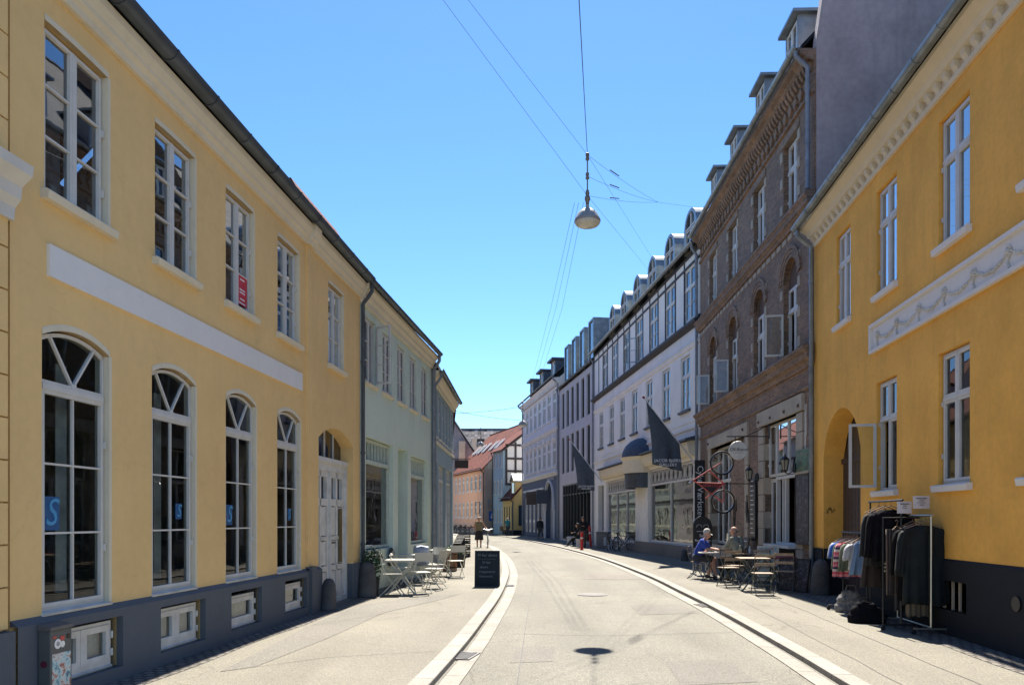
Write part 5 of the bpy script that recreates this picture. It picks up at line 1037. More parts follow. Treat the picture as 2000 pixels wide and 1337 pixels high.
# ---- red posts
def red_post(p, h, tilt, lab):
    t = thing('marker_post', lab, 'post', p, 0, 'red flexible posts at the kerb'); RP = cm('post_red', (.55, .03, .02), .5)
    MB().lathe([(.13, 0), (.13, .03), (.075, .05), (.075, h-.03), (.06, h), (.001, h)], (0, 0, 0), 14).build('tube', RP, t, smooth=True, rot=(0, tilt, 0)); MB().lathe([(.077, h*.62), (.078, h*.62), (.078, h*.7), (.077, h*.7)], (0, 0, 0), 14, False).build('reflector_band', LET, t, smooth=True, rot=(0, tilt, 0))
red_post(at(1136, 1072), .92, R(1), 'shorter red post standing at the kerb edge'); red_post(at(1154, 1066), 1.2, R(-4), 'taller leaning red post behind the first one')
t = thing('utility_cabinet', 'low grey cabinet with stickers below the white house corner', 'cabinet', at(1177, 1069), R(-5)); MB().box(-.35, .35, -.2, .2, 0, .85).build('body', cm('cabinet_grey2', (.13, .14, .14), .5), t, bevel=.02); MB().box(-.37, .37, -.22, .22, .85, .9).build('lid', MATS['cabinet_lid'], t); MB().box(.05, .28, -.205, -.2, .15, .6).build('poster', M['scrawl'], t)

# ------------------------------------------------------------------ bistro furniture
CRM = cm('cream_enamel', (.5, .48, .4), .45, var=.05); 
def folding_chair(metal, slat, label, group, slatted=False):
    t = thing('folding_chair', label, 'chair', (0, 0, 0), 0, group)
    for s in (-1, 1):
        MB().tube([(s*.2, -.24, .88), (s*.2, -.2, .6), (s*.2, -.13, .45), (s*.2, .22, .0)], .011, 7).build('leg', metal, t, smooth=True); MB().tube([(s*.18, .17, .44), (s*.18, -.25, 0)], .011, 7).build('leg', metal, t, smooth=True)
    q = MB()
    if slatted:
        for i in range(5): q.box(-.2, .2, -.17+i*.075, -.115+i*.075, .445, .463)
    else: q.box(-.2, .2, -.18, .2, .448, .462); q.box(-.2, .2, .19, .2, .43, .462)
    q.build('seat', slat, t, bevel=.004)
    q = MB()
    if slatted:
        for z in (.62, .8): q.add([(-.21, -.2-(z-.6)*.14, z), (.21, -.2-(z-.6)*.14, z), (.21, -.2-(z-.52)*.14, z+.06), (-.21, -.2-(z-.52)*.14, z+.06), (-.21, -.216-(z-.6)*.14, z), (.21, -.216-(z-.6)*.14, z), (.21, -.216-(z-.52)*.14, z+.06), (-.21, -.216-(z-.52)*.14, z+.06)], [(0, 1, 2, 3), (7, 6, 5, 4), (0, 4, 5, 1), (3, 2, 6, 7), (0, 3, 7, 4), (1, 5, 6, 2)])
    else: q.add([(-.2, -.225, .7), (.2, -.225, .7), (.2, -.245, .88), (-.2, -.245, .88), (-.2, -.235, .7), (.2, -.235, .7), (.2, -.255, .88), (-.2, -.255, .88)], [(0, 1, 2, 3), (7, 6, 5, 4), (0, 4, 5, 1), (3, 2, 6, 7), (0, 3, 7, 4), (1, 5, 6, 2)])
    q.build('backrest', slat, t)
    for x, y, z in ((.18, -.25, .012), (.2, .215, .012), (.18, -.04, .21)): MB().tube([(-x, y, z), (x, y, z)], .009, 6).build('stretcher', metal, t)
    return t
def folding_table(metal, topm, label, group, w=.68, d=.55, slatted=False):
    t = thing('bistro_table', label, 'table', (0, 0, 0), 0, group); q = MB()
    if slatted:
        for i in range(7): y = -d/2+i*d/7; q.box(-w/2, w/2, y, y+d/7-.012, .71, .73)
        q.box(-w/2+.04, -w/2+.08, -d/2, d/2, .69, .71); q.box(w/2-.08, w/2-.04, -d/2, d/2, .69, .71)
    else: q.box(-w/2, w/2, -d/2, d/2, .715, .735); q.box(-w/2, w/2, -d/2, -d/2+.015, .69, .715); q.box(-w/2, w/2, d/2-.015, d/2, .69, .715)
    q.build('tabletop', topm, t, bevel=.004)
    for s in (-1, 1):
        MB().bar((-w*.42, s*d*.38, .0), (w*.36, s*d*.38, .71), .022, .03).build('leg', metal, t); MB().bar((w*.42, s*d*.34, .0), (-w*.36, s*d*.34, .71), .022, .03).build('leg', metal, t)
    q = MB(); q.bar((-w*.42, -d*.38, .015), (-w*.42, d*.38, .015), .022); q.bar((w*.42, -d*.34, .015), (w*.42, d*.34, .015), .022); q.build('stretcher', metal, t); return t
def place(proto, first, p, rz, lab):
    o = proto if first else copy_tree(proto); o.location = p; o.rotation_euler = (0, 0, rz); o['label'] = lab; return o
LC = folding_chair(CRM, CRM, 'x', 'cream folding chairs outside the green house')
for i, (x, y, rz, lab) in enumerate([(-2.5, 16.12, R(-88), 'cream folding chair nearest the potted plant, its back to the wall side'), (-1.98, 16.55, R(28), 'cream folding chair seen from behind in the front row at the kerb side'), (-1.8, 17.75, R(72), 'cream folding chair turned sideways behind the front kerb side chair'),
                                     (-1.55, 21.1, R(22), 'cream folding chair standing alone nearest the barrel planter'), (-2.62, 18.2, R(-70), 'cream folding chair with a brown throw over its back'), (-2.2, 19.7, R(-25), 'cream folding chair with a pale jacket over its back'), (-1.95, 19.3, R(150), 'cream folding chair between the second and third cafe tables')]):
    place(LC, i == 0, (x, y, 0), rz, lab)
LT = folding_table(CRM, CRM, 'x', 'cream cafe tables outside the green house')
for i, (x, y, rz, lab) in enumerate([(-2.36, 16.5, R(2), 'cream folding cafe table in front, nearest the camera'), (-2.45, 18.9, R(6), 'cream folding cafe table in the middle of the row'), (-1.98, 21.7, R(-4), 'cream folding cafe table at the far end of the row')]): place(LT, i == 0, (x, y, 0), rz, lab)
# throws over chair backs
def cloth_over(p, rz, w, h, mat, name, lab, cat):
    q = MB(); n = 10; g = []
    for j in range(9):
        for i in range(n+1):
            u = i/n; v = j/8; side = -1 if v < .5 else 1; z = .92-abs(v-.5)*2*h+.015*math.sin(u*9); g.append(((u-.5)*w*(1-.15*abs(v-.5)), -.24+side*(.03+.05*abs(v-.5))*1.0 if j != 4 else -.24, z if j != 4 else .935-.05*abs(u-.5)))
    q.add(g, [(j*(n+1)+i, j*(n+1)+i+1, (j+1)*(n+1)+i+1, (j+1)*(n+1)+i) for j in range(8) for i in range(n)]); o = q.build(name, mat, None, smooth=True, loc=p, rot=(0, 0, rz), ang=180); md = o.modifiers.new('thick', 'SOLIDIFY'); md.thickness = .02; tag(o, lab, cat)
cloth_over((-2.62, 18.2, 0), R(-70), .42, .42, cm('brown_fleece', (.13, .11, .09), .95, var=.4, scale=20), 'blanket', 'brown fleece throw draped over a cafe chair back', 'blanket'); cloth_over((-2.2, 19.7, 0), R(-25), .44, .5, cm('pale_blue_cloth', (.4, .43, .52), .95), 'jacket', 'pale blue jacket hung over a cafe chair back', 'jacket')
t = thing('table_flowers', 'small jar with white flowers on the front cafe table', 'flowers', (-2.6, 16.5, .735)); MB().lathe([(.025, 0), (.03, .04), (.02, .07), (.001, .07)], (0, 0, 0), 10).build('jar', M['steel'], t); q = MB()
for k in range(9): q.ball((rnd.uniform(-.035, .035), rnd.uniform(-.035, .035), .08+rnd.uniform(0, .04)), .016, 6)
q.build('blossoms', WS, t)
t = thing('ashtray', 'low pale dish on the far cafe table', 'dish', (-2.1, 21.7, .735)); MB().lathe([(.03, 0), (.06, .03), (.055, .03), (.028, .006), (.001, .006)], (0, 0, 0), 14).build('bowl', WS, t, smooth=True); MB().lathe([(.02, .006), (.03, .05), (.001, .06)], (0, 0, 0), 10).build('napkin', WS, t)
# potted plant
def leafcloud(mb, c, r, n, ls, rr, zs=1.0):
    for _ in range(n):
        d = Vector((rr.gauss(0, 1), rr.gauss(0, 1), rr.gauss(0, 1))).normalized()*(rr.random()**.45); p = Vector(c)+Vector((d.x*r, d.y*r, d.z*r*zs)); a = Vector((rr.gauss(0, 1), rr.gauss(0, 1), rr.gauss(0, .5))).normalized()*ls*rr.uniform(.7, 1.3); b = a.cross(Vector((rr.gauss(0, 1), rr.gauss(0, 1), rr.gauss(0, 1)))).normalized()*ls*.35
        mb.add([p-a, p+b, p+a, p-b], [(0, 1, 2, 3)])
LEAF = cm('leaf_green', (.03, .075, .025), .55, var=.5, scale=15); LEAF2 = cm('leaf_light', (.07, .13, .04), .55, var=.4, scale=15)
t = thing('potted_plant', 'leafy dark green shrub in a black tub beside the guard stone', 'plant', (-2.92, 16.0, 0)); MB().lathe([(.13, 0), (.17, .36), (.18, .38), (.16, .38), (.15, .33), (.001, .33)], (0, 0, 0), 18).build('pot', cm('tub_black', (.02, .022, .025), .6), t, smooth=True); q = MB(); rr = random.Random(5)
for k in range(9): a = k*.7; q.tube([(0, 0, .33), (.1*math.cos(a), .1*math.sin(a), .6), (.17*math.cos(a+.4), .17*math.sin(a+.4), .85+.02*k)], [.01, .007, .004], 5)
q.build('stem', M['door'], t); q = MB(); leafcloud(q, (0, 0, .75), .26, 330, .05, rr, 1.1); leafcloud(q, (.03, 0, .5), .2, 120, .045, rr); q.build('foliage', LEAF, t)
# barrel planter, tub and crate stack further on
t = thing('barrel_planter', 'brown slatted wooden planter behind the cafe tables', 'planter', (-1.92, 23.7, 0), R(5)); q = MB()
for k in range(18): a = 2*math.pi*k/18; q.xf(Matrix.Identity(4)); q.bar((.21*math.cos(a), .21*math.sin(a), .0), (.23*math.cos(a), .23*math.sin(a), .62), .062, .02, (math.cos(a), math.sin(a), 0))
q.build('staves', cm('planter_wood', (.22, .1, .045), .6, var=.4, scale=9), t); q = MB(); q.lathe([(.225, .1), (.23, .1), (.23, .14), (.225, .14)], (0, 0, 0), 24, False); q.lathe([(.235, .5), (.24, .5), (.24, .54), (.235, .54)], (0, 0, 0), 24, False); q.lathe([(.001, .55), (.2, .55), (.2, .56), (.001, .56)], (0, 0, 0), 18); q.build('hoop', BK, t); q = MB(); leafcloud(q, (0, 0, .68), .2, 160, .035, rr, .6); q.build('foliage', LEAF2, t)
t = thing('plant_tub', 'black tub with drooping leaves between the planter and the crates', 'planter', (-1.75, 25.6, 0)); MB().lathe([(.17, 0), (.21, .4), (.19, .4), (.17, .34), (.001, .34)], (0, 0, 0), 18).build('pot', MATS['tub_black'], t, smooth=True); q = MB(); leafcloud(q, (0, 0, .5), .24, 160, .05, rr, .7); q.build('foliage', LEAF, t)
CRT = cm('crate_black', (.022, .022, .024), .5, var=.3)
for k in range(4):
    t = thing('crate', ['bottom black slatted crate of the stack by the blue grey house', 'second black slatted crate from the bottom of the stack', 'third black slatted crate from the bottom of the stack', 'topmost slatted crate of the stack with a wooden rim'][k], 'crate', (-2.02, 32.6, k*.27), R(3), 'crate stack at the blue grey house'); q = MB(); w, d, hh = .52, .4, .255
    for z in (.02, .1, .18): q.box(-w/2, w/2, -d/2, -d/2+.02, z, z+.05); q.box(-w/2, w/2, d/2-.02, d/2, z, z+.05); q.box(-w/2, -w/2+.02, -d/2, d/2, z, z+.05); q.box(w/2-.02, w/2, -d/2, d/2, z, z+.05)
    q.box(-w/2, w/2, -d/2, d/2, 0, .015); q.build('slats', CRT, t); q = MB()
    for x in (-w/2+.02, w/2-.05):
        for y in (-d/2+.02, d/2-.05): MB().box(x, x+.03, y, y+.03, .015, hh-.012).build('corner_post', CRT if k < 3 else M['wood'], t)
    MB().bar((-.2, -d/2-.004, .02), (.2, -d/2-.004, .23), .03, .012).build('brace', CRT, t); q = MB()
    for _ in range(4): q.ball((rnd.uniform(-.18, .18), rnd.uniform(-.1, .1), .07), .05, 8)
    q.build('contents', LET if k % 2 else LEAF2, t)
t = thing('shop_stand', 'dark covered stand of wares beside the crate stack', 'stand', (-2.1, 30.6, 0), R(-10)); q = MB(); q.add([(-.2, -.45, 0), (.2, -.45, 0), (.2, .45, 0), (-.2, .45, 0), (-.2, -.45, .55), (.16, -.4, .6), (.12, .45, .95), (-.2, .45, 1.0)], [(0, 1, 2, 3), (4, 7, 6, 5), (0, 4, 5, 1), (1, 5, 6, 2), (2, 6, 7, 3), (3, 7, 4, 0)]); q.build('cover', M['blackcloth'], t, bevel=.05); q = MB()
for k in range(6): q.box(-.18, .17, -.36+k*.13, -.3+k*.13, .64+k*.055, .66+k*.055)
q.build('wares', LET, t)
# blackboard on the pavement
t = thing('blackboard', 'black chalkboard a-frame standing on the left pavement by the kerb', 'chalkboard', (-.585, 18.25, 0), R(-2)); BB = plaster('slate_board', (.02, .03, .04), var=.3, stain=.4, bmp=.05, scale=3)
for s in (-1, 1):
    o = MB().box(-.28, .28, -.012, .012, 0.01, .85).build('panel', BB, t, loc=(0, s*.02-s*.0, 0), rot=(s*R(-9), 0, 0)); o.location = (0, -s*.15, 0) if s == 1 else (0, .15, 0)
    q = MB(); frame_rect(q, -.295, .295, 0, .86, .02, -.018, .018); f = q.build('frame', BK, o)
    if s == 1:
        ck = cm('chalk', (.15, .2, .23), .9, var=.4, scale=40)
        for z, tx, sz, x in ((.75, 'Vi har åbent', .095, 0), (.58, 'Vi har', .085, -.02), (.47, 'ekstra', .08, -.08), (.36, 'smagsprøver', .075, 0), (.25, 'Velkommen', .07, -.03)): lettering(o, tx, sz, ck, (x, -.015, z), ext=.001, shear=.15)
        q = MB(); pts = [(-.22+i*.02, -.015, .66+.008*math.sin(i*.9)) for i in range(22)]; [q.bar(a, b_, .006, .004) for a, b_ in zip(pts, pts[1:])]; q.build('underline', ck, o)
# right terrace
RC = folding_chair(cm('chair_steel', (.1, .11, .1), .5, .4), cm('chair_slat', (.3, .22, .15), .55, var=.25, scale=12), 'x', 'slatted folding chairs at the bistro', True)
for i, (x, y, rz, lab) in enumerate([(5.12, 18.15, R(12), 'slatted folding chair nearest the seated men, seen from behind'), (5.3, 16.25, R(-6), 'slatted folding chair nearest the camera at the front of the terrace'), (6.02, 16.9, R(-30), 'slatted folding chair in the shade next to the guard stone'), (5.45, 18.95, R(-150), 'slatted folding chair facing the camera at the middle table'), (5.95, 18.3, R(165), 'slatted folding chair facing the camera near the red table'), (6.25, 19.4, R(90), 'slatted folding chair against the brick wall'),
                                     (5.82, 19.95, R(48), 'slatted folding chair under the man in the grey green shirt'), (5.02, 20.75, R(-115), 'slatted folding chair under the man in the blue shirt')]): place(RC, i == 0, (x, y, 0), rz, lab)
RT = folding_table(MATS['chair_steel'], MATS['chair_slat'], 'x', 'slatted tables on the bistro terrace', .66, .6, True)
for i, (x, y, rz, lab) in enumerate([(5.42, 17.3, R(-4), 'slatted table nearest the camera behind the front chair'), (5.98, 19.7, R(0), 'slatted table with bottles in the middle of the terrace')]): place(RT, i == 0, (x, y, 0), rz, lab)
t = folding_table(MATS['chair_steel'], cm('red_top', (.3, .06, .06), .5, var=.2), 'red topped table in the shade at the back of the terrace', 'tables at the back of the terrace', .75, .55); t.location = (6.12, 17.75, 0)
for i, (x, y, h_, mt, lab) in enumerate([(5.82, 19.6, .2, cm('oil_glass', (.45, .42, .25), .2), 'tall pale bottle on the middle bistro table'), (5.95, 19.65, .13, cm('amber', (.25, .12, .05), .3), 'short amber jar between the bottles on the bistro table'), (6.05, 19.55, .18, cm('clear_bottle', (.55, .55, .56), .15), 'clear bottle right of the amber jar on the bistro table')]):
    t = thing('bottle', lab, 'bottle', (x, y, .73)); MB().lathe([(.03, 0), (.035, .02), (.035, h_*.6), (.015, h_*.78), (.015, h_*.92), (.001, h_*.92)], (0, 0, 0), 12).build('glass_body', mt, t, smooth=True); MB().lathe([(.018, h_*.9), (.018, h_), (.001, h_*1.02)], (0, 0, 0), 10).build('cap', LET, t)
t = thing('round_table', 'small round bistro table between the two seated men', 'table', (5.2, 20.25, 0)); MB().lathe([(.001, .7), (.28, .7), (.29, .715), (.28, .73), (.001, .73)], (0, 0, 0), 28).build('tabletop', cm('pale_top', (.5, .47, .42), .4), t, smooth=True)
for k in range(3): a = k*2.094+.4; MB().tube([(.2*math.cos(a), .2*math.sin(a), 0), (-.12*math.cos(a), -.12*math.sin(a), .7)], .011, 7).build('leg', MATS['chair_steel'], t)
for x, y, lab in ((5.08, 20.2, 'white plate of food left on the round table'), (5.3, 20.28, 'white plate of food right on the round table')):
    t = thing('plate', lab, 'plate', (x, y, .73)); MB().lathe([(.05, 0), (.1, .012), (.098, .016), (.05, .006), (.001, .006)], (0, 0, 0), 18).build('dish', WS, t, smooth=True); MB().ball((0, 0, .015), .045, 8, .5).ball((.03, .03, .015), .03, 8).build('food', cm('food_red', (.3, .08, .04), .6), t)
# ------------------------------------------------------------------ people (each body one remeshed surface; clothing and hair are its children)
def solid(name, caps, mat, parent, voxel=.012, smooth=3, noise_amt=0):
    """tapered capsules (p, q, r1, r2[, flat]) fused into one continuous smooth surface"""
    mb = MB()
    for c in caps:
        p, q, r1, r2 = Vector(c[0]), Vector(c[1]), c[2], c[3]; d = q-p; L = d.length; d = d.normalized() if L > 1e-6 else Vector((0, 0, 1)); k = 4
        pts = [p-d*r1*math.cos(math.pi/2*i/k) for i in range(k)]+[p, q]+[q+d*r2*math.sin(math.pi/2*i/k) for i in range(1, k+1)]
        rs = [max(.001, r1*math.sin(math.pi/2*i/k)) for i in range(k)]+[r1, r2]+[max(.001, r2*math.cos(math.pi/2*i/k)) for i in range(1, k+1)]
        o = len(mb.v); mb.tube(pts, rs, 14)
        if len(c) > 4:                       # flatten about the axis: (axis vector, factor)
            ax, f = Vector(c[4]).normalized(), c[5]
            for i in range(o, len(mb.v)):
                v = Vector(mb.v[i]); w = v-p; mb.v[i] = tuple(v-ax*(w.dot(ax)-(d*w.dot(d)).dot(ax))*(1-f))
    me = bpy.data.meshes.new('raw'); me.from_pydata(mb.v, [], mb.f); t = bpy.data.objects.new('raw', me); COL.objects.link(t)
    m = t.modifiers.new('r', 'REMESH'); m.mode = 'VOXEL'; m.voxel_size = voxel; s = t.modifiers.new('s', 'SMOOTH'); s.iterations = smooth; s.factor = .5
    if noise_amt:
        tx = bpy.data.textures.new('folds', 'CLOUDS'); tx.noise_scale = .12; dm = t.modifiers.new('d', 'DISPLACE'); dm.texture = tx; dm.strength = noise_amt; dm.mid_level = .5
    dg = bpy.context.evaluated_depsgraph_get(); out = bpy.data.meshes.new_from_object(t.evaluated_get(dg)); bpy.data.objects.remove(t)
    out.materials.clear(); out.materials.append(mat); out.name = name; out.polygons.foreach_set('use_smooth', [True]*len(out.polygons)); return obj(name, out, parent)
def hand_caps(w, el, side, curl=.6, grip=None):
    """palm, four unequal bent fingers and a thumb, continuing the forearm from elbow el to wrist w"""
    w = Vector(w); d = (w-Vector(el)).normalized(); s = d.cross(Vector((0, 0, 1))); s = s.normalized() if s.length > .1 else Vector((1, 0, 0)); n = s.cross(d).normalized(); out = [(w, w+d*.07, .026, .032, n, .55)]
    for i, L in enumerate((.068, .078, .074, .058)):
        b = w+d*.085+s*(-.03+.02*i); k1 = b+(d*math.cos(curl*.5)-n*math.sin(curl*.5))*L*.45; k2 = k1+(d*math.cos(curl*1.5)-n*math.sin(curl*1.5))*L*.35; k3 = k2+(d*math.cos(curl*2.4)-n*math.sin(curl*2.4))*L*.25
        out += [(b-d*.02, k1, .0095, .0088), (k1, k2, .0088, .0082), (k2, k3, .0082, .007)]
    tb = w+d*.03-s*.03*side; t1 = tb+(d*.6-s*side*.7-n*.3).normalized()*.04; t2 = t1+(d*.9-n*.4).normalized()*.03; return out+[(w+d*.015, tb, .016, .014), (tb, t1, .013, .011), (t1, t2, .011, .009)]
def head_caps(c, fwd, up=(0, 0, 1), r=.093):
    c = Vector(c); f = Vector(fwd).normalized(); u = Vector(up); s = f.cross(u).normalized(); u = s.cross(f).normalized()
    cap = [(c+u*.02-f*.012, c+u*.03-f*.012, r, r*.97), (c-u*.05+f*.025, c-u*.02+f*.02, .062, .075), (c-u*.085+f*.055, c-u*.08+f*.045, .03, .035)]
    cap += [(c+f*.088+u*.0, c+f*.108-u*.03, .010, .016), (c+f*.085+u*.028-s*.045, c+f*.085+u*.028+s*.045, .014, .014), (c+f*.084-u*.062-s*.018, c+f*.084-u*.062+s*.018, .011, .011)]
    for k in (-1, 1): cap += [(c+s*k*.092+u*.012-f*.01, c+s*k*.09-u*.022-f*.005, .017, .011, s, .5), (c+f*.074-u*.012+s*k*.036, c+f*.076-u*.02+s*k*.05, .022, .02)]
    return cap
def eyes(c, fwd, parent):
    c = Vector(c); f = Vector(fwd).normalized(); s = f.cross(Vector((0, 0, 1))).normalized(); u = s.cross(f); q = MB()
    for k in (-1, 1): q.ball(tuple(c+f*.088+u*.008+s*k*.033), .011, 8)
    q.build('eye', cm('eye', (.08, .06, .05), .2), parent, smooth=True)
SKIN = cm('skin', (.46, .25, .17), .55, var=.06); SKIN2 = cm('skin_tan', (.36, .19, .12), .55, var=.06)
def person(label, loc, rz, J, fwd, shirt, sleeve, legs, legmat, hairf, skin=SKIN, vox=.012, curl=.6, shoe=(.03, .03, .035), skirt=None, group=None, tw=1.0):
    """J: joints; shirt = (material, sleeve length fraction), legs = trouser length in (thigh, shin) fractions"""
    t = thing('person', label, 'person', loc, rz, group); V = {k: Vector(v) for k, v in J.items()}; hips = (V['hl']+V['hr'])/2; ch = (V['sl']+V['sr'])/2; caps = []
    wst = hips.lerp(ch, .38)
    torso = [(hips+Vector((-.07*tw, 0, -.01)), hips+Vector((.07*tw, 0, -.01)), .115*tw, .115*tw), (hips+Vector((-.05, 0, .02)), wst+Vector((-.05, 0, 0)), .12*tw, .115*tw), (hips+Vector((.05, 0, .02)), wst+Vector((.05, 0, 0)), .12*tw, .115*tw), (wst+Vector((-.05, 0, 0)), V['sl'].lerp(ch, .55)-Vector((0, 0, .1)), .115*tw, .115*tw), (wst+Vector((.05, 0, 0)), V['sr'].lerp(ch, .55)-Vector((0, 0, .1)), .115*tw, .115*tw), (V['sl'].lerp(ch, .2), V['sr'].lerp(ch, .2), .062, .062), (ch-Vector((0, 0, .06)), ch, .1, .07)]
    caps += torso; caps.append((ch, V['head']-Vector((0, 0, .07)), .06, .052))
    for a in 'lr':
        caps += [(V['s'+a], V['e'+a], .052, .04), (V['e'+a], V['w'+a], .04, .026)]; caps += hand_caps(V['w'+a], V['e'+a], 1 if a == 'r' else -1, curl)
        caps += [(V['h'+a], V['k'+a], .083, .055), (V['k'+a], V['k'+a].lerp(V['a'+a], .35), .054, .056), (V['k'+a].lerp(V['a'+a], .35), V['a'+a], .056, .036), (V['a'+a]-Vector((0, .02, .03)), V['a'+a]+Vector((0, .12, -.045)), .036, .03)]
    caps += head_caps(V['head'], fwd); body = solid('body', caps, skin, t, vox)
    eyes(V['head'], fwd, body)
    sc_ = [(p, q, a+.014, b+.014) for p, q, a, b in torso]
    for a in 'lr': sc_.append((V['s'+a], V['s'+a].lerp(V['e'+a], min(1, sleeve)), .064, .058)) if sleeve > 0 else None
    for a in 'lr':
        if sleeve > 1: sc_.append((V['e'+a], V['e'+a].lerp(V['w'+a], sleeve-1), .056, .04))
    sc_ = [c for c in sc_ if c]; solid('shirt', sc_, shirt, body, vox*1.2, 3, .02)
    tr = [(hips+Vector((-.07*tw, 0, 0)), hips+Vector((.07*tw, 0, 0)), .134*tw, .134*tw)]
    if skirt:
        q = MB(); n = 22; z0, z1, r0, r1 = skirt; prof_ = [(r1*.96, z1), (r1, z1+.001), ((r0+r1)/2*1.03, (z0+z1)/2), (r0, z0), (.01, z0+.01)]; q.lathe([(r, z) for r, z in prof_], (hips.x, hips.y, 0), n, False); q.v = [(x*(1+.04*math.sin(7*math.atan2(y, x))), y*(.8+.03*math.sin(5*math.atan2(y, x))), z) for x, y, z in q.v]; q.build('skirt', legmat, body, smooth=True)
    else:
        for a in 'lr':
            th, sh = legs; tr.append((V['h'+a], V['h'+a].lerp(V['k'+a], th), .1, .076 if th == 1 else .088))
            if sh > 0: tr.append((V['k'+a], V['k'+a].lerp(V['a'+a], sh), .076, .062))
        solid('trousers', tr, legmat, body, vox*1.2, 3, .015)
    sm = cm('shoe_%d' % int(sum(shoe)*1000), shoe, .6)
    for a in 'lr': A = V['a'+a]; solid('shoe', [(A+Vector((0, -.04, -.035)), A+Vector((0, .14, -.045)), .042, .036), (A+Vector((0, -.03, .0)), A+Vector((0, .02, -.02)), .046, .042)], sm, body, .012)
    hairf(body, V['head'], Vector(fwd).normalized()); return t
def hair_short(c):
    def f(body, h, fw): solid('hair', [(h+Vector((0, 0, .032))-fw*.03, h+Vector((0, 0, .04))-fw*.02, .098, .098), (h-fw*.05-Vector((0, 0, .03)), h-fw*.04, .07, .085)], cm('hair_%d' % int(sum(c)*1000), c, .8, var=.3, scale=60), body, .012)
    return f
def hair_long(c):
    def f(body, h, fw): solid('hair', [(h+Vector((0, 0, .035))-fw*.028, h+Vector((0, 0, .04))-fw*.02, .104, .104), (h-fw*.05, h-fw*.07-Vector((0, 0, .2)), .095, .085), (h-fw*.07-Vector((0, 0, .2)), h-fw*.08-Vector((0, 0, .3)), .085, .05)], cm('hair_%d' % int(sum(c)*1000), c, .8, var=.3, scale=60), body, .014)
    return f
def cap_(c):
    def f(body, h, fw):
        m = cm('cap_cloth', c, .9); o = solid('cap', [(h+Vector((0, 0, .045))-fw*.012, h+Vector((0, 0, .055))-fw*.01, .1, .097)], m, body, .01); s = fw.cross(Vector((0, 0, 1))).normalized()
        solid('cap_peak', [(h+Vector((0, 0, .035))+fw*.09-s*.04, h+Vector((0, 0, .035))+fw*.09+s*.04, .04, .04, (0, 0, 1), .2), (h+Vector((0, 0, .032))+fw*.13-s*.025, h+Vector((0, 0, .032))+fw*.13+s*.025, .035, .035, (0, 0, 1), .2)], m, o, .008)
    return f
def hair_none(body, h, fw):
    solid('hair', [(h-fw*.075-Vector((0, 0, .01))+fw.cross(Vector((0, 0, 1)))*.05, h-fw*.075-Vector((0, 0, .01))-fw.cross(Vector((0, 0, 1)))*.05, .03, .03), (h-fw*.06-Vector((0, 0, .04)), h-fw*.07-Vector((0, 0, .0)), .045, .04)], cm('grey_stubble', (.25, .22, .2), .9), body, .01)
def stand(hw=.165, sw=.19, **kw):
    J = dict(hl=(-.09, 0, .9), hr=(.09, 0, .9), kl=(-.1, .02, .48), kr=(.1, .02, .48), al=(-.1, -.02, .08), ar=(.1, -.02, .08), sl=(-sw, -.01, 1.4), sr=(sw, -.01, 1.4), el=(-.25, -.03, 1.13), er=(.25, -.03, 1.13), wl=(-.26, .06, .88), wr=(.26, .06, .88), head=(0, .02, 1.6)); J.update(kw); return J
def sit(**kw):
    J = dict(hl=(-.1, 0, .56), hr=(.1, 0, .56), kl=(-.15, .42, .52), kr=(.15, .42, .52), al=(-.15, .4, .08), ar=(.15, .4, .08), sl=(-.2, .1, 1.02), sr=(.2, .1, 1.02), el=(-.27, .26, .8), er=(.27, .26, .8), wl=(-.12, .44, .8), wr=(.12, .44, .8), head=(0, .17, 1.23)); J.update(kw); return J
NAVY = cm('shirt_blue', (.02, .05, .28), .9, var=.15, scale=14); OLIVE = cm('shirt_olive', (.25, .25, .2), .9, var=.12, scale=12); DKCL = cm('shorts_dark', (.03, .035, .05), .9)
pm = person('seated man in a blue short sleeved shirt and pale cap eating at the round table', (5.02, 20.7, 0), R(-115), sit(head=(0.0, .24, 1.2), sl=(-.2, .14, 1.0), sr=(.2, .14, 1.0), kl=(-.15, .4, .52), al=(-.17, .22, .08), ar=(.2, .5, .08)), (.1, .9, -.45), NAVY, .8, (.85, 0), DKCL, cap_((.45, .42, .38)), vox=.009, shoe=(.02, .02, .025), tw=1.15)
q = MB(); 
pm2 = person('broad bald man in a grey green shirt seen from behind at the round table', (5.84, 19.8, 0), R(42), sit(sl=(-.23, .08, 1.08), sr=(.23, .08, 1.08), head=(0, .14, 1.28), hl=(-.12, 0, .57), hr=(.12, 0, .57)), (-.1, .95, -.25), OLIVE, .9, (1, .9), cm('trousers_black', (.015, .016, .02), .9), hair_none, SKIN, .009, tw=1.25)
for o_, a, b in ((-.07, .86, .02),): pass
# woman walking a bicycle, man in teal, dark walker, two people by the slit window house
person('woman in a dark skirt and sleeveless olive top walking her bicycle towards the camera', (-1.86, 43.3, 0), R(185), stand(al=(-.09, .12, .08), kl=(-.1, .1, .48), ar=(.09, -.16, .1), kr=(.1, .0, .48), wl=(-.5, .2, .98), el=(-.36, .04, 1.12), wr=(.22, .22, 1.0), er=(.27, .0, 1.13)), (.05, 1, -.05), cm('top_olive', (.2, .17, .1), .9), 0, (1, 0), cm('skirt_black', (.02, .02, .025), .9), hair_short((.42, .36, .28)), SKIN, .013, skirt=(.95, .42, .19, .25))
person('man in a teal shirt and dark trousers walking away past the small yellow house', (-.42, 73.5, 0), R(-4), stand(al=(-.09, .16, .08), ar=(.09, -.18, .1)), (0, 1, 0), cm('shirt_teal', (.02, .16, .2), .9), .7, (1, .95), DKCL, hair_short((.4, .33, .25)), SKIN2, .02)
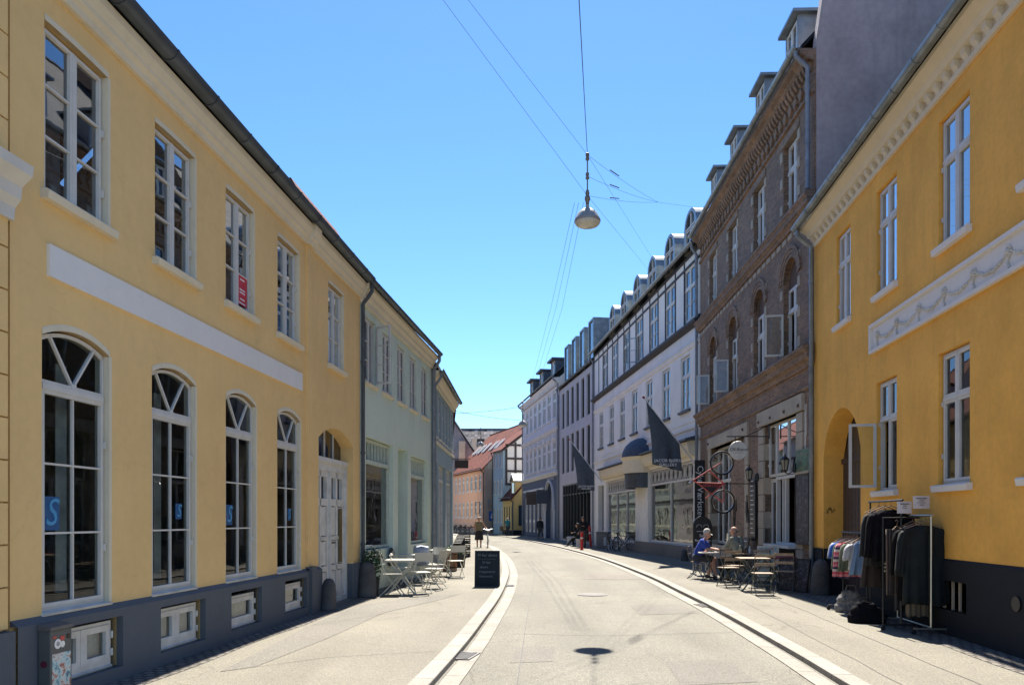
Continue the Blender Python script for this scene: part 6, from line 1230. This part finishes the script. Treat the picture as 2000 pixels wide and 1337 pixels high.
person('walker in a dark hooded coat passing the slate blue shop front', (2.2, 60, 0), R(200), stand(al=(-.09, .24, .08), kl=(-.1, .18, .48), ar=(.09, -.22, .1), kr=(.1, .04, .48), head=(0, .08, 1.57)), (0, 1, -.2), cm('coat_dark', (.015, .02, .028), .9), 1.9, (1, .6), cm('trousers_grey', (.06, .06, .065), .9), hair_long((.02, .018, .02)), SKIN2, .018, tw=1.2)
person('dark clothed person standing behind the shorter red post', (3.98, 43.0, 0), R(165), stand(wl=(-.1, .24, 1.2), el=(-.26, .1, 1.12)), (.1, 1, 0), cm('coat_black', (.01, .01, .012), .9), 1.9, (1, .95), cm('trousers_mottled', (.07, .065, .065), .9, var=.4, scale=9), hair_long((.012, .01, .012)), SKIN, .015, tw=1.15)
person('person in black seated sideways with one leg stretched out by the slit window house', (3.95, 44.4, 0), R(85), sit(al=(-.15, .75, .1), kl=(-.15, .45, .46)), (.2, 1, 0), cm('coat_black', (.01, .01, .012), .9), 1.9, (1, .95), cm('trousers_black', (.015, .016, .02), .9), hair_long((.03, .02, .015)), SKIN, .015, shoe=(.4, .4, .38))
t = thing('bench', 'plain pale bench under the person seated sideways', 'bench', (3.9, 44.4, 0), R(80)); MB().box(-.6, .6, -.17, .17, .42, .46).build('seat', M['band'], t)
for x in (-.5, .5): MB().box(x-.03, x+.03, -.14, .14, 0, .42).build('leg', M['band'], t)
t = thing('bench', 'white bench against the slit window house shop front', 'bench', (3.75, 49.5, 0), R(80)); MB().box(-.7, .7, -.18, .18, .42, .47).build('seat', M['band'], t)
for x in (-.6, .6): MB().box(x-.03, x+.03, -.15, .15, 0, .42).build('leg', M['band'], t)
t = thing('cafe_chair', 'pale wooden chair outside the small yellow house', 'chair', (-.95, 75.5, 0), R(200)); MB().box(-.21, .21, -.21, .21, .43, .46).build('seat', M['wood'], t); MB().box(-.2, .2, -.22, -.19, .46, .9).build('backrest', M['wood'], t)
for x in (-.18, .18):
    for y in (-.18, .18): MB().box(x-.02, x+.02, y-.02, y+.02, 0, .43).build('leg', M['wood'], t)

# ------------------------------------------------------------------ bicycles
TYRE = cm('rubber', (.012, .012, .013), .8)
def bicycle(label, fcol, group=None, basket=False):
    t = thing('bicycle', label, 'bicycle', (0, 0, 0), 0, group); fm = cm('bike_%d' % int(sum(fcol)*1000), fcol, .35)
    for y in (-.53, .53):
        w = MB().tube([(0, y+.335*math.cos(a*math.pi/14), .35+.335*math.sin(a*math.pi/14)) for a in range(28)], .018, 7, True).build('wheel', TYRE, t, smooth=True); MB().tube([(0, y+.312*math.cos(a*math.pi/14), .35+.312*math.sin(a*math.pi/14)) for a in range(28)], .009, 5, True).build('rim', M['steel'], w)
        q = MB(); [q.bar((0, y, .35), (0, y+.31*math.cos(a*math.pi/8), .35+.31*math.sin(a*math.pi/8)), .004) for a in range(16)]; q.build('spokes', M['steel'], w)
        MB().tube([(0, y+.37*math.cos(a), .35+.37*math.sin(a)) for a in [math.pi*(.1+.8*k/10) for k in range(11)]], .016, 5).build('mudguard', fm, t)
    q = MB()
    for a, b in (((0, .53, .35), (0, .36, .92)), ((0, .38, .84), (0, -.06, .34)), ((0, .36, .78), (0, -.2, .72)), ((0, -.06, .3), (0, -.23, .88)), ((0, -.06, .3), (0, -.53, .35)), ((0, -.19, .72), (0, -.53, .35))): q.tube([a, b], .017, 7)
    q.build('frame', fm, t, smooth=True); MB().tube([(-.28, .2, 1.0), (-.24, .32, 1.04), (-.05, .36, 1.0), (.05, .36, 1.0), (.24, .32, 1.04), (.28, .2, 1.0)], .013, 7).tube([(0, .36, .9), (0, .36, 1.0)], .014, 7).build('handlebar', M['steel'], t, smooth=True)
    MB().add([(-.08, -.36, .93), (.08, -.36, .93), (.02, -.08, .92), (-.02, -.08, .92), (-.07, -.35, .87), (.07, -.35, .87), (.015, -.09, .89), (-.015, -.09, .89)], [(0, 1, 2, 3), (7, 6, 5, 4), (0, 4, 5, 1), (1, 5, 6, 2), (2, 6, 7, 3), (3, 7, 4, 0)]).build('saddle', TYRE, t, bevel=.015)
    MB().bar((-.06, -.06, .3), (.06, -.06, .3), .02).bar((.05, -.06, .3), (.06, .04, .18), .015).bar((-.05, -.06, .3), (-.06, -.16, .42), .015).box(.05, .15, .0, .08, .17, .19).box(-.15, -.05, -.2, -.12, .41, .43).lathe([(.09, -.005), (.09, .005), (.001, .005)], (0, 0, 0), 16).build('crank', M['steel'], t)
    MB().bar((-.05, -.25, .74), (-.05, -.8, .74), .01).bar((.05, -.25, .74), (.05, -.8, .74), .01).bar((-.05, -.8, .74), (0, -.55, .36), .01).bar((.05, -.8, .74), (0, -.55, .36), .01).build('carrier', BK, t)
    if basket:
        q = MB()
        for k in range(14): a = 2*math.pi*k/14; q.bar((.14*math.cos(a), .55+.11*math.sin(a), .85), (.17*math.cos(a), .55+.14*math.sin(a), 1.08), .008)
        for z, r in ((.85, .14), (.93, .15), (1.0, .16), (1.08, .17)): q.tube([(r*math.cos(a*.45), .55+r*.82*math.sin(a*.45), z) for a in range(14)], .006, 5, True)
        q.build('basket', BK, t)
    return t
b = bicycle('pale framed bicycle wheeled along by the woman in the skirt', (.3, .36, .33)); b.location = (-1.36, 43.2, 0); b.rotation_euler = (0, 0, R(183))
b1 = bicycle('black bicycle with front basket parked facing the camera by the gallery', (.02, .02, .022), 'bicycles by the gallery window', True); b1.location = (5.25, 37.6, 0); b1.rotation_euler = (0, R(6), R(172))
b2 = bicycle('grey bicycle parked sideways by the gallery window behind the black one', (.2, .2, .2), 'bicycles by the gallery window'); b2.location = (5.6, 38.6, 0); b2.rotation_euler = (0, R(-5), R(130))
b3 = bicycle('dark bicycle leaning at the step left of the black one', (.05, .05, .07), 'bicycles by the gallery window'); b3.location = (4.95, 38.8, 0); b3.rotation_euler = (0, R(6), R(165))
lab = 'dark parked bicycle in the dense row along the salmon house'
bp = bicycle(lab, (.03, .035, .05), 'bicycles parked along the salmon house')
for i in range(17):
    o = bp if i == 0 else copy_tree(bp); p = OH.w(1.0+i*.72, -1.15-.25*(i % 3)); o.location = p; o.rotation_euler = (0, R((-9, 7, 0, 5)[i % 4]), OH.ang+R(rnd.uniform(-25, 25)))
# ------------------------------------------------------------------ clothes racks by the deep ochre house
GA = RH.ang                                   # rails run along this wall
def castors(q, pts):
    for x, y in pts: q.lathe([(.001, -.012), (.03, -.012), (.03, .012), (.001, .012)], (0, 0, 0), 10) if 0 else q.tube([(x-.014, y, .032), (x+.014, y, .032)], .032, 10)
def rack(label, p, length, h, mat, depth=.46, low=None):
    """local x runs along the wall (towards the camera), y towards the wall"""
    t = thing('clothes_rack', label, 'clothes rack', p, GA); q = MB(); r = .014
    for x in (0, length): q.tube([(x, 0, .1), (x, 0, h)], r, 8); q.tube([(x, -depth/2, .08), (x, depth/2, .08)], r, 8)
    q.tube([(0, 0, .1), (length, 0, .1)], r, 8); q.build('frame', mat, t, smooth=True); MB().tube([(-.06, 0, h-.01), (length+.06, 0, h-.01)], r*1.1, 8).build('rail', mat, t, smooth=True)
    for x in (0, length):
        for y in (-depth/2, depth/2): MB().tube([(x-.014, y, .035), (x+.014, y, .035)], .035, 12).tube([(x, y, .05), (x, y, .08)], .01, 6).build('castor', BK, t)
    return t
def garment(label, cat, rk, x, zr, w, L, mat, kind='coat', thick=.09, tilt=0, name=None, group='clothes on the racks'):
    """a garment on its hanger, broad side across the rail; rk = rack thing, x = place on the rail"""
    o = rk.matrix_basis @ Vector((x, 0, 0)); t = thing(name or kind, label, cat, (o.x, o.y, 0), GA+R(90)+tilt, group); z = zr-.1; h = w/2
    MB().tube([(0, 0, zr-.06), (0, 0, zr-.02), (.02, 0, zr+.02), (0, 0, zr+.04), (-.02, 0, zr+.02)], .004, 6).bar((0, 0, zr-.05), (-h*.85, 0, z-.06), .012).bar((0, 0, zr-.05), (h*.85, 0, z-.06), .012).build('hanger', M['wood'], t)
    rr = random.Random(int(x*977+L*131)); ph = [rr.uniform(0, 6.28) for _ in range(6)]
    def drape(mb, secs, n=56, amp=.02, close_top=False):
        """stacked flattened rings (x, y, z, half width, half depth) whose vertical folds deepen towards the hem"""
        o = len(mb.v); m = len(secs); ring = []
        for q_, (cx, cy, cz, hw, hd) in enumerate(secs):
            v = q_/(m-1)
            for k_ in range(n):
                a = 2*math.pi*k_/n; c_, s_ = math.cos(a), math.sin(a); e_ = math.copysign(abs(s_)**.7, s_)
                w_ = amp*(.25+v)*(math.sin(7*a+ph[0]+1.2*v)+.6*math.sin(13*a+ph[1]-2*v)+.4*math.sin(4*a+ph[2]+5*v)); b_ = .35*amp*math.sin(9*v*3+ph[3]+2*c_)
                ring.append((cx+hw*c_, cy+(hd+w_+b_)*e_, cz+.012*math.sin(3*a+ph[4])*v))
        fs = [(q_*n+k_, q_*n+(k_+1) % n, (q_+1)*n+(k_+1) % n, (q_+1)*n+k_) for q_ in range(m-1) for k_ in range(n)]; mb.add(ring, fs)
    mb = MB(); d = thick*.5
    if kind in ('coat', 'shirt', 'jumper'):
        secs = [(0, 0, z-.015, .075, .05), (0, 0, z-.03, h*.35, .05), (0, 0, z-.06, h*.68, d), (0, 0, z-.1, h*.84, d)]+[(0, 0, z-.1-(L-.1)*v_, h*(.83+.12*v_), d*(1+.35*v_)) for v_ in (.12, .25, .4, .55, .7, .85, 1)]
        drape(mb, secs); sl = min(.6, L*.8) if kind != 'shirt' else .22
        for s in (-1, 1): drape(mb, [(s*h*.76, 0, z-.075, .05, .045), (s*h*.86, 0, z-.12, .07, .055)]+[(s*(h*.92+.05*v_), .015*v_, z-.12-sl*v_, .07-.018*v_, .055-.01*v_) for v_ in (.2, .4, .6, .8, 1)], 24, .012)
        if kind == 'coat':
            mb.box(-.008, .008, -d*1.5-.02, -d*1.1, z-L+.02, z-.12)
            for k_ in range(4): mb.ball((.03, -d*1.25-.012, z-.2-k_*.17), .011, 6)
            for s in (-1, 1): mb.add([(s*.02, -d-.012, z-.26), (s*.1, -d*.9-.012, z-.1), (s*.06, -.04, z), (s*.02, -d-.006, z-.1)], [(0, 1, 2, 3)])
    elif kind == 'trousers':
        for s in (-1, 1): drape(mb, [(s*.07, 0, zr-.1-L*v_, .095-.01*v_, .03+.012*v_) for v_ in (0, .15, .3, .45, .6, .75, .9, 1)], 28, .014)
    else: drape(mb, [(0, 0, z-.02, .08, .03), (0, 0, z-.08, h*.7, d*.8)]+[(0, 0, z-.08-(L-.08)*v_, h*(.62+.5*v_), d*(.8+.5*v_)) for v_ in (.2, .35, .5, .65, .8, 1)])
    c = mb.build('cloth', mat, t, smooth=True, ang=70); md = c.modifiers.new('thick', 'SOLIDIFY'); md.thickness = .006; return t
def stripes(name, cols, scale, ax=2):
    m, n, b = newmat(name); t_ = N(n, 'ShaderNodeTexCoord'); s = N(n, 'ShaderNodeSeparateXYZ'); n.links.new(t_.outputs['Object'], s.inputs[0]); w = N(n, 'ShaderNodeMath', operation='MULTIPLY'); w.inputs[1].default_value = scale; n.links.new(s.outputs[ax], w.inputs[0]); fr = N(n, 'ShaderNodeMath', operation='FRACT'); n.links.new(w.outputs[0], fr.inputs[0])
    r = N(n, 'ShaderNodeValToRGB'); r.color_ramp.interpolation = 'CONSTANT'
    while len(r.color_ramp.elements) < len(cols): r.color_ramp.elements.new(.5)
    for i, c in enumerate(cols): r.color_ramp.elements[i].position = i/len(cols); r.color_ramp.elements[i].color = (*c, 1)
    n.links.new(fr.outputs[0], r.inputs[0]); n.links.new(r.outputs[0], b.inputs['Base Color']); b.inputs['Roughness'].default_value = .9; return m
ang_off = lambda u, off: RH.w(u, -off)
# silver rack nearest the camera
RS_ = rack('silver clothes rack with dark coats nearest the camera by the deep ochre wall', RH.w(5.15, -.24), 1.15, 1.66, cm('rack_silver', (.5, .47, .4), .3, .8))
DG = cm('coat_dark_green', (.007, .011, .012), .9, var=.3, bmp=.3); DN = cm('denim', (.05, .1, .15), .9, var=.3, bmp=.3); CO = cm('beige_cloth', (.2, .16, .115), .9)
garment('large dark bottle green coat hanging broad side to the camera on the silver rack', 'coat', RS_,   .98, 1.62, .68, 1.12, DG, 'coat', .12, R(3)); garment('second dark coat right behind the large green one on the silver rack', 'coat', RS_, .8, 1.62, .64, 1.08, M['blackcloth'], 'coat', .11, R(-4))
garment('blue denim jacket behind the coats on the silver rack', 'jacket', RS_, .55, 1.62, .56, .78, DN, 'coat', .14, R(6)); garment('black and white striped knit at the middle of the silver rack', 'jumper', RS_, .33, 1.6, .5, .72, stripes('bw_stripes', [(.02, .02, .02), (.02, .02, .02), (.45, .4, .33)], 18), 'jumper', .12, R(-6)); garment('black jacket at the far end of the silver rack', 'jacket', RS_, .14, 1.62, .55, .7, M['blackcloth'], 'coat', .14, R(5))
garment('beige trousers hanging low under the dark coats on the silver rack', 'trousers', RS_, .7, 1.3, .3, 1.0, CO, 'trousers', .1); garment('dark grey trousers hanging low at the far end of the silver rack', 'trousers', RS_, .28, 1.25, .3, .92, cm('grey_cloth', (.05, .05, .055), .9), 'trousers', .1, R(10))
# black rack behind it
RB = rack('tall black clothes rack with black knitwear and two paper notes', RH.w(4.7, -.48), 1.2, 1.88, BK, .5); MB().tube([(1.2, -.25, .1), (1.2, -.25, 1.62), (1.2, .25, 1.62)], .014, 8).build('end_bar', BK, RB)
garment('black knitted jumper hanging broad side to the camera on the black rack', 'jumper', RB, .82, 1.85, .58, .78, M['blackcloth'], 'jumper', .16, R(-4)); garment('black cardigan behind the black jumper on the black rack', 'jumper', RB, .6, 1.85, .6, .86, cm('black_wool', (.012, .012, .015), .95), 'jumper', .14, R(5)); garment('brown striped trousers hanging down from the black rack', 'trousers', RB, 1.05, 1.55, .3, .95, stripes('brown_stripes', [(.035, .022, .02), (.035, .022, .02), (.12, .09, .07)], 26, 0), 'trousers', .1, R(8)); garment('dark long dress at the far end of the black rack', 'dress', RB, .35, 1.85, .5, 1.2, cm('dark_brown_cloth', (.03, .022, .02), .9), 'dress', .12)
for (dx, dy, z, w, hh, lab, rows) in ((1.26, .02, 1.68, .2, .17, 'lower white paper note on the black rack', 3), (1.24, .26, 1.75, .23, .18, 'upper white paper note with black scribble on the black rack', 4)):
    p = RB.matrix_basis @ Vector((dx, dy, 0)); t = thing('paper_note', lab, 'note', (p.x, p.y, z), GA+R(90), 'paper notes on the black rack'); q = MB(); n = 8; g = [((i/n-.5)*w, -.02*math.sin(math.pi*i/n), k*hh) for k in (0, 1) for i in range(n+1)]; q.add(g, [(i, i+1, n+2+i, n+1+i) for i in range(n)]); q.build('sheet', cm('paper', (.62, .57, .58), .8), t, smooth=True); q = MB()
    for i in range(rows):
        zz = hh*.8-i*hh*.17; ln = w*(.34 if i == 0 else rnd.uniform(.12, .3)); [q.bar((-ln+k*ln/6, -.0245, zz+.006*math.sin(k*2.1+i)), (-ln+(k+1)*ln/6, -.0245, zz+.006*math.sin((k+1)*2.1+i)), .004 if i else .01, .008 if i == 0 else .004) for k in range(11)]
    q.build('scribble', BK, t)
# low rack with coloured clothes
RC_ = rack('low black clothes rack with small coloured clothes next to the gateway', RH.w(3.4, -.48), 1.15, 1.38, BK, .5)
for x, w, L, mt, kd, lab in ((1.02, .42, .58, cm('light_blue_cloth', (.15, .24, .38), .9), 'dress', 'light blue frock nearest the camera on the low rack'), (.9, .46, .5, cm('white_tee', (.42, .42, .44), .9), 'shirt', 'white short sleeved shirt behind the light blue frock'), (.72, .46, .52, cm('khaki', (.1, .115, .08), .9), 'coat', 'khaki jacket in the middle of the low rack'), (.52, .5, .66, stripes('pink_stripes', [(.5, .08, .12), (.6, .5, .45), (.03, .03, .07), (.6, .2, .25)], 6), 'jumper', 'pink white and navy striped jumper on the low rack'),
                             (.36, .46, .5, cm('moss', (.06, .09, .06), .9), 'coat', 'moss green jacket on the low rack'), (.2, .44, .42, cm('cobalt', (.03, .1, .4), .9), 'shirt', 'cobalt blue shirt at the far end of the low rack'), (.08, .42, .4, cm('grey_tee', (.4, .4, .42), .9), 'shirt', 'pale grey shirt at the very end of the low rack')): garment(lab, {'dress': 'dress', 'shirt': 'shirt', 'coat': 'jacket', 'jumper': 'jumper'}[kd], RC_, x, 1.36, w, L, mt, kd, .12, R(rnd.uniform(-12, 12)))
def bag(label, p, w, d, hh, mat, rz):
    t = thing('bag', label, 'bag', p, rz); solid('cloth', [((-w*.3, 0, .06), (w*.3, 0, .06), d*.5, d*.5), ((-w*.25, 0, hh*.5), (w*.28, .02, hh*.45), d*.45, d*.45), ((-w*.2, 0, hh*.8), (w*.15, 0, hh*.75), d*.25, d*.28)], mat, t, .015, 2, .06); MB().tube([(-w*.2, 0, hh*.9), (-w*.15, 0, hh*1.15), (w*.1, 0, hh*1.15), (w*.15, 0, hh*.9)], .01, 6).build('strap', mat, t)
bag('crumpled white patterned bag on the ground under the low rack', RH.w(3.75, -.45), .5, .26, .4, cm('white_patterned', (.2, .19, .18), .9, var=.5, scale=22), GA+R(70)); bag('dark bag on the ground between the black and silver racks', RH.w(5.1, -.68), .5, .26, .32, M['blackcloth'], GA+R(80))
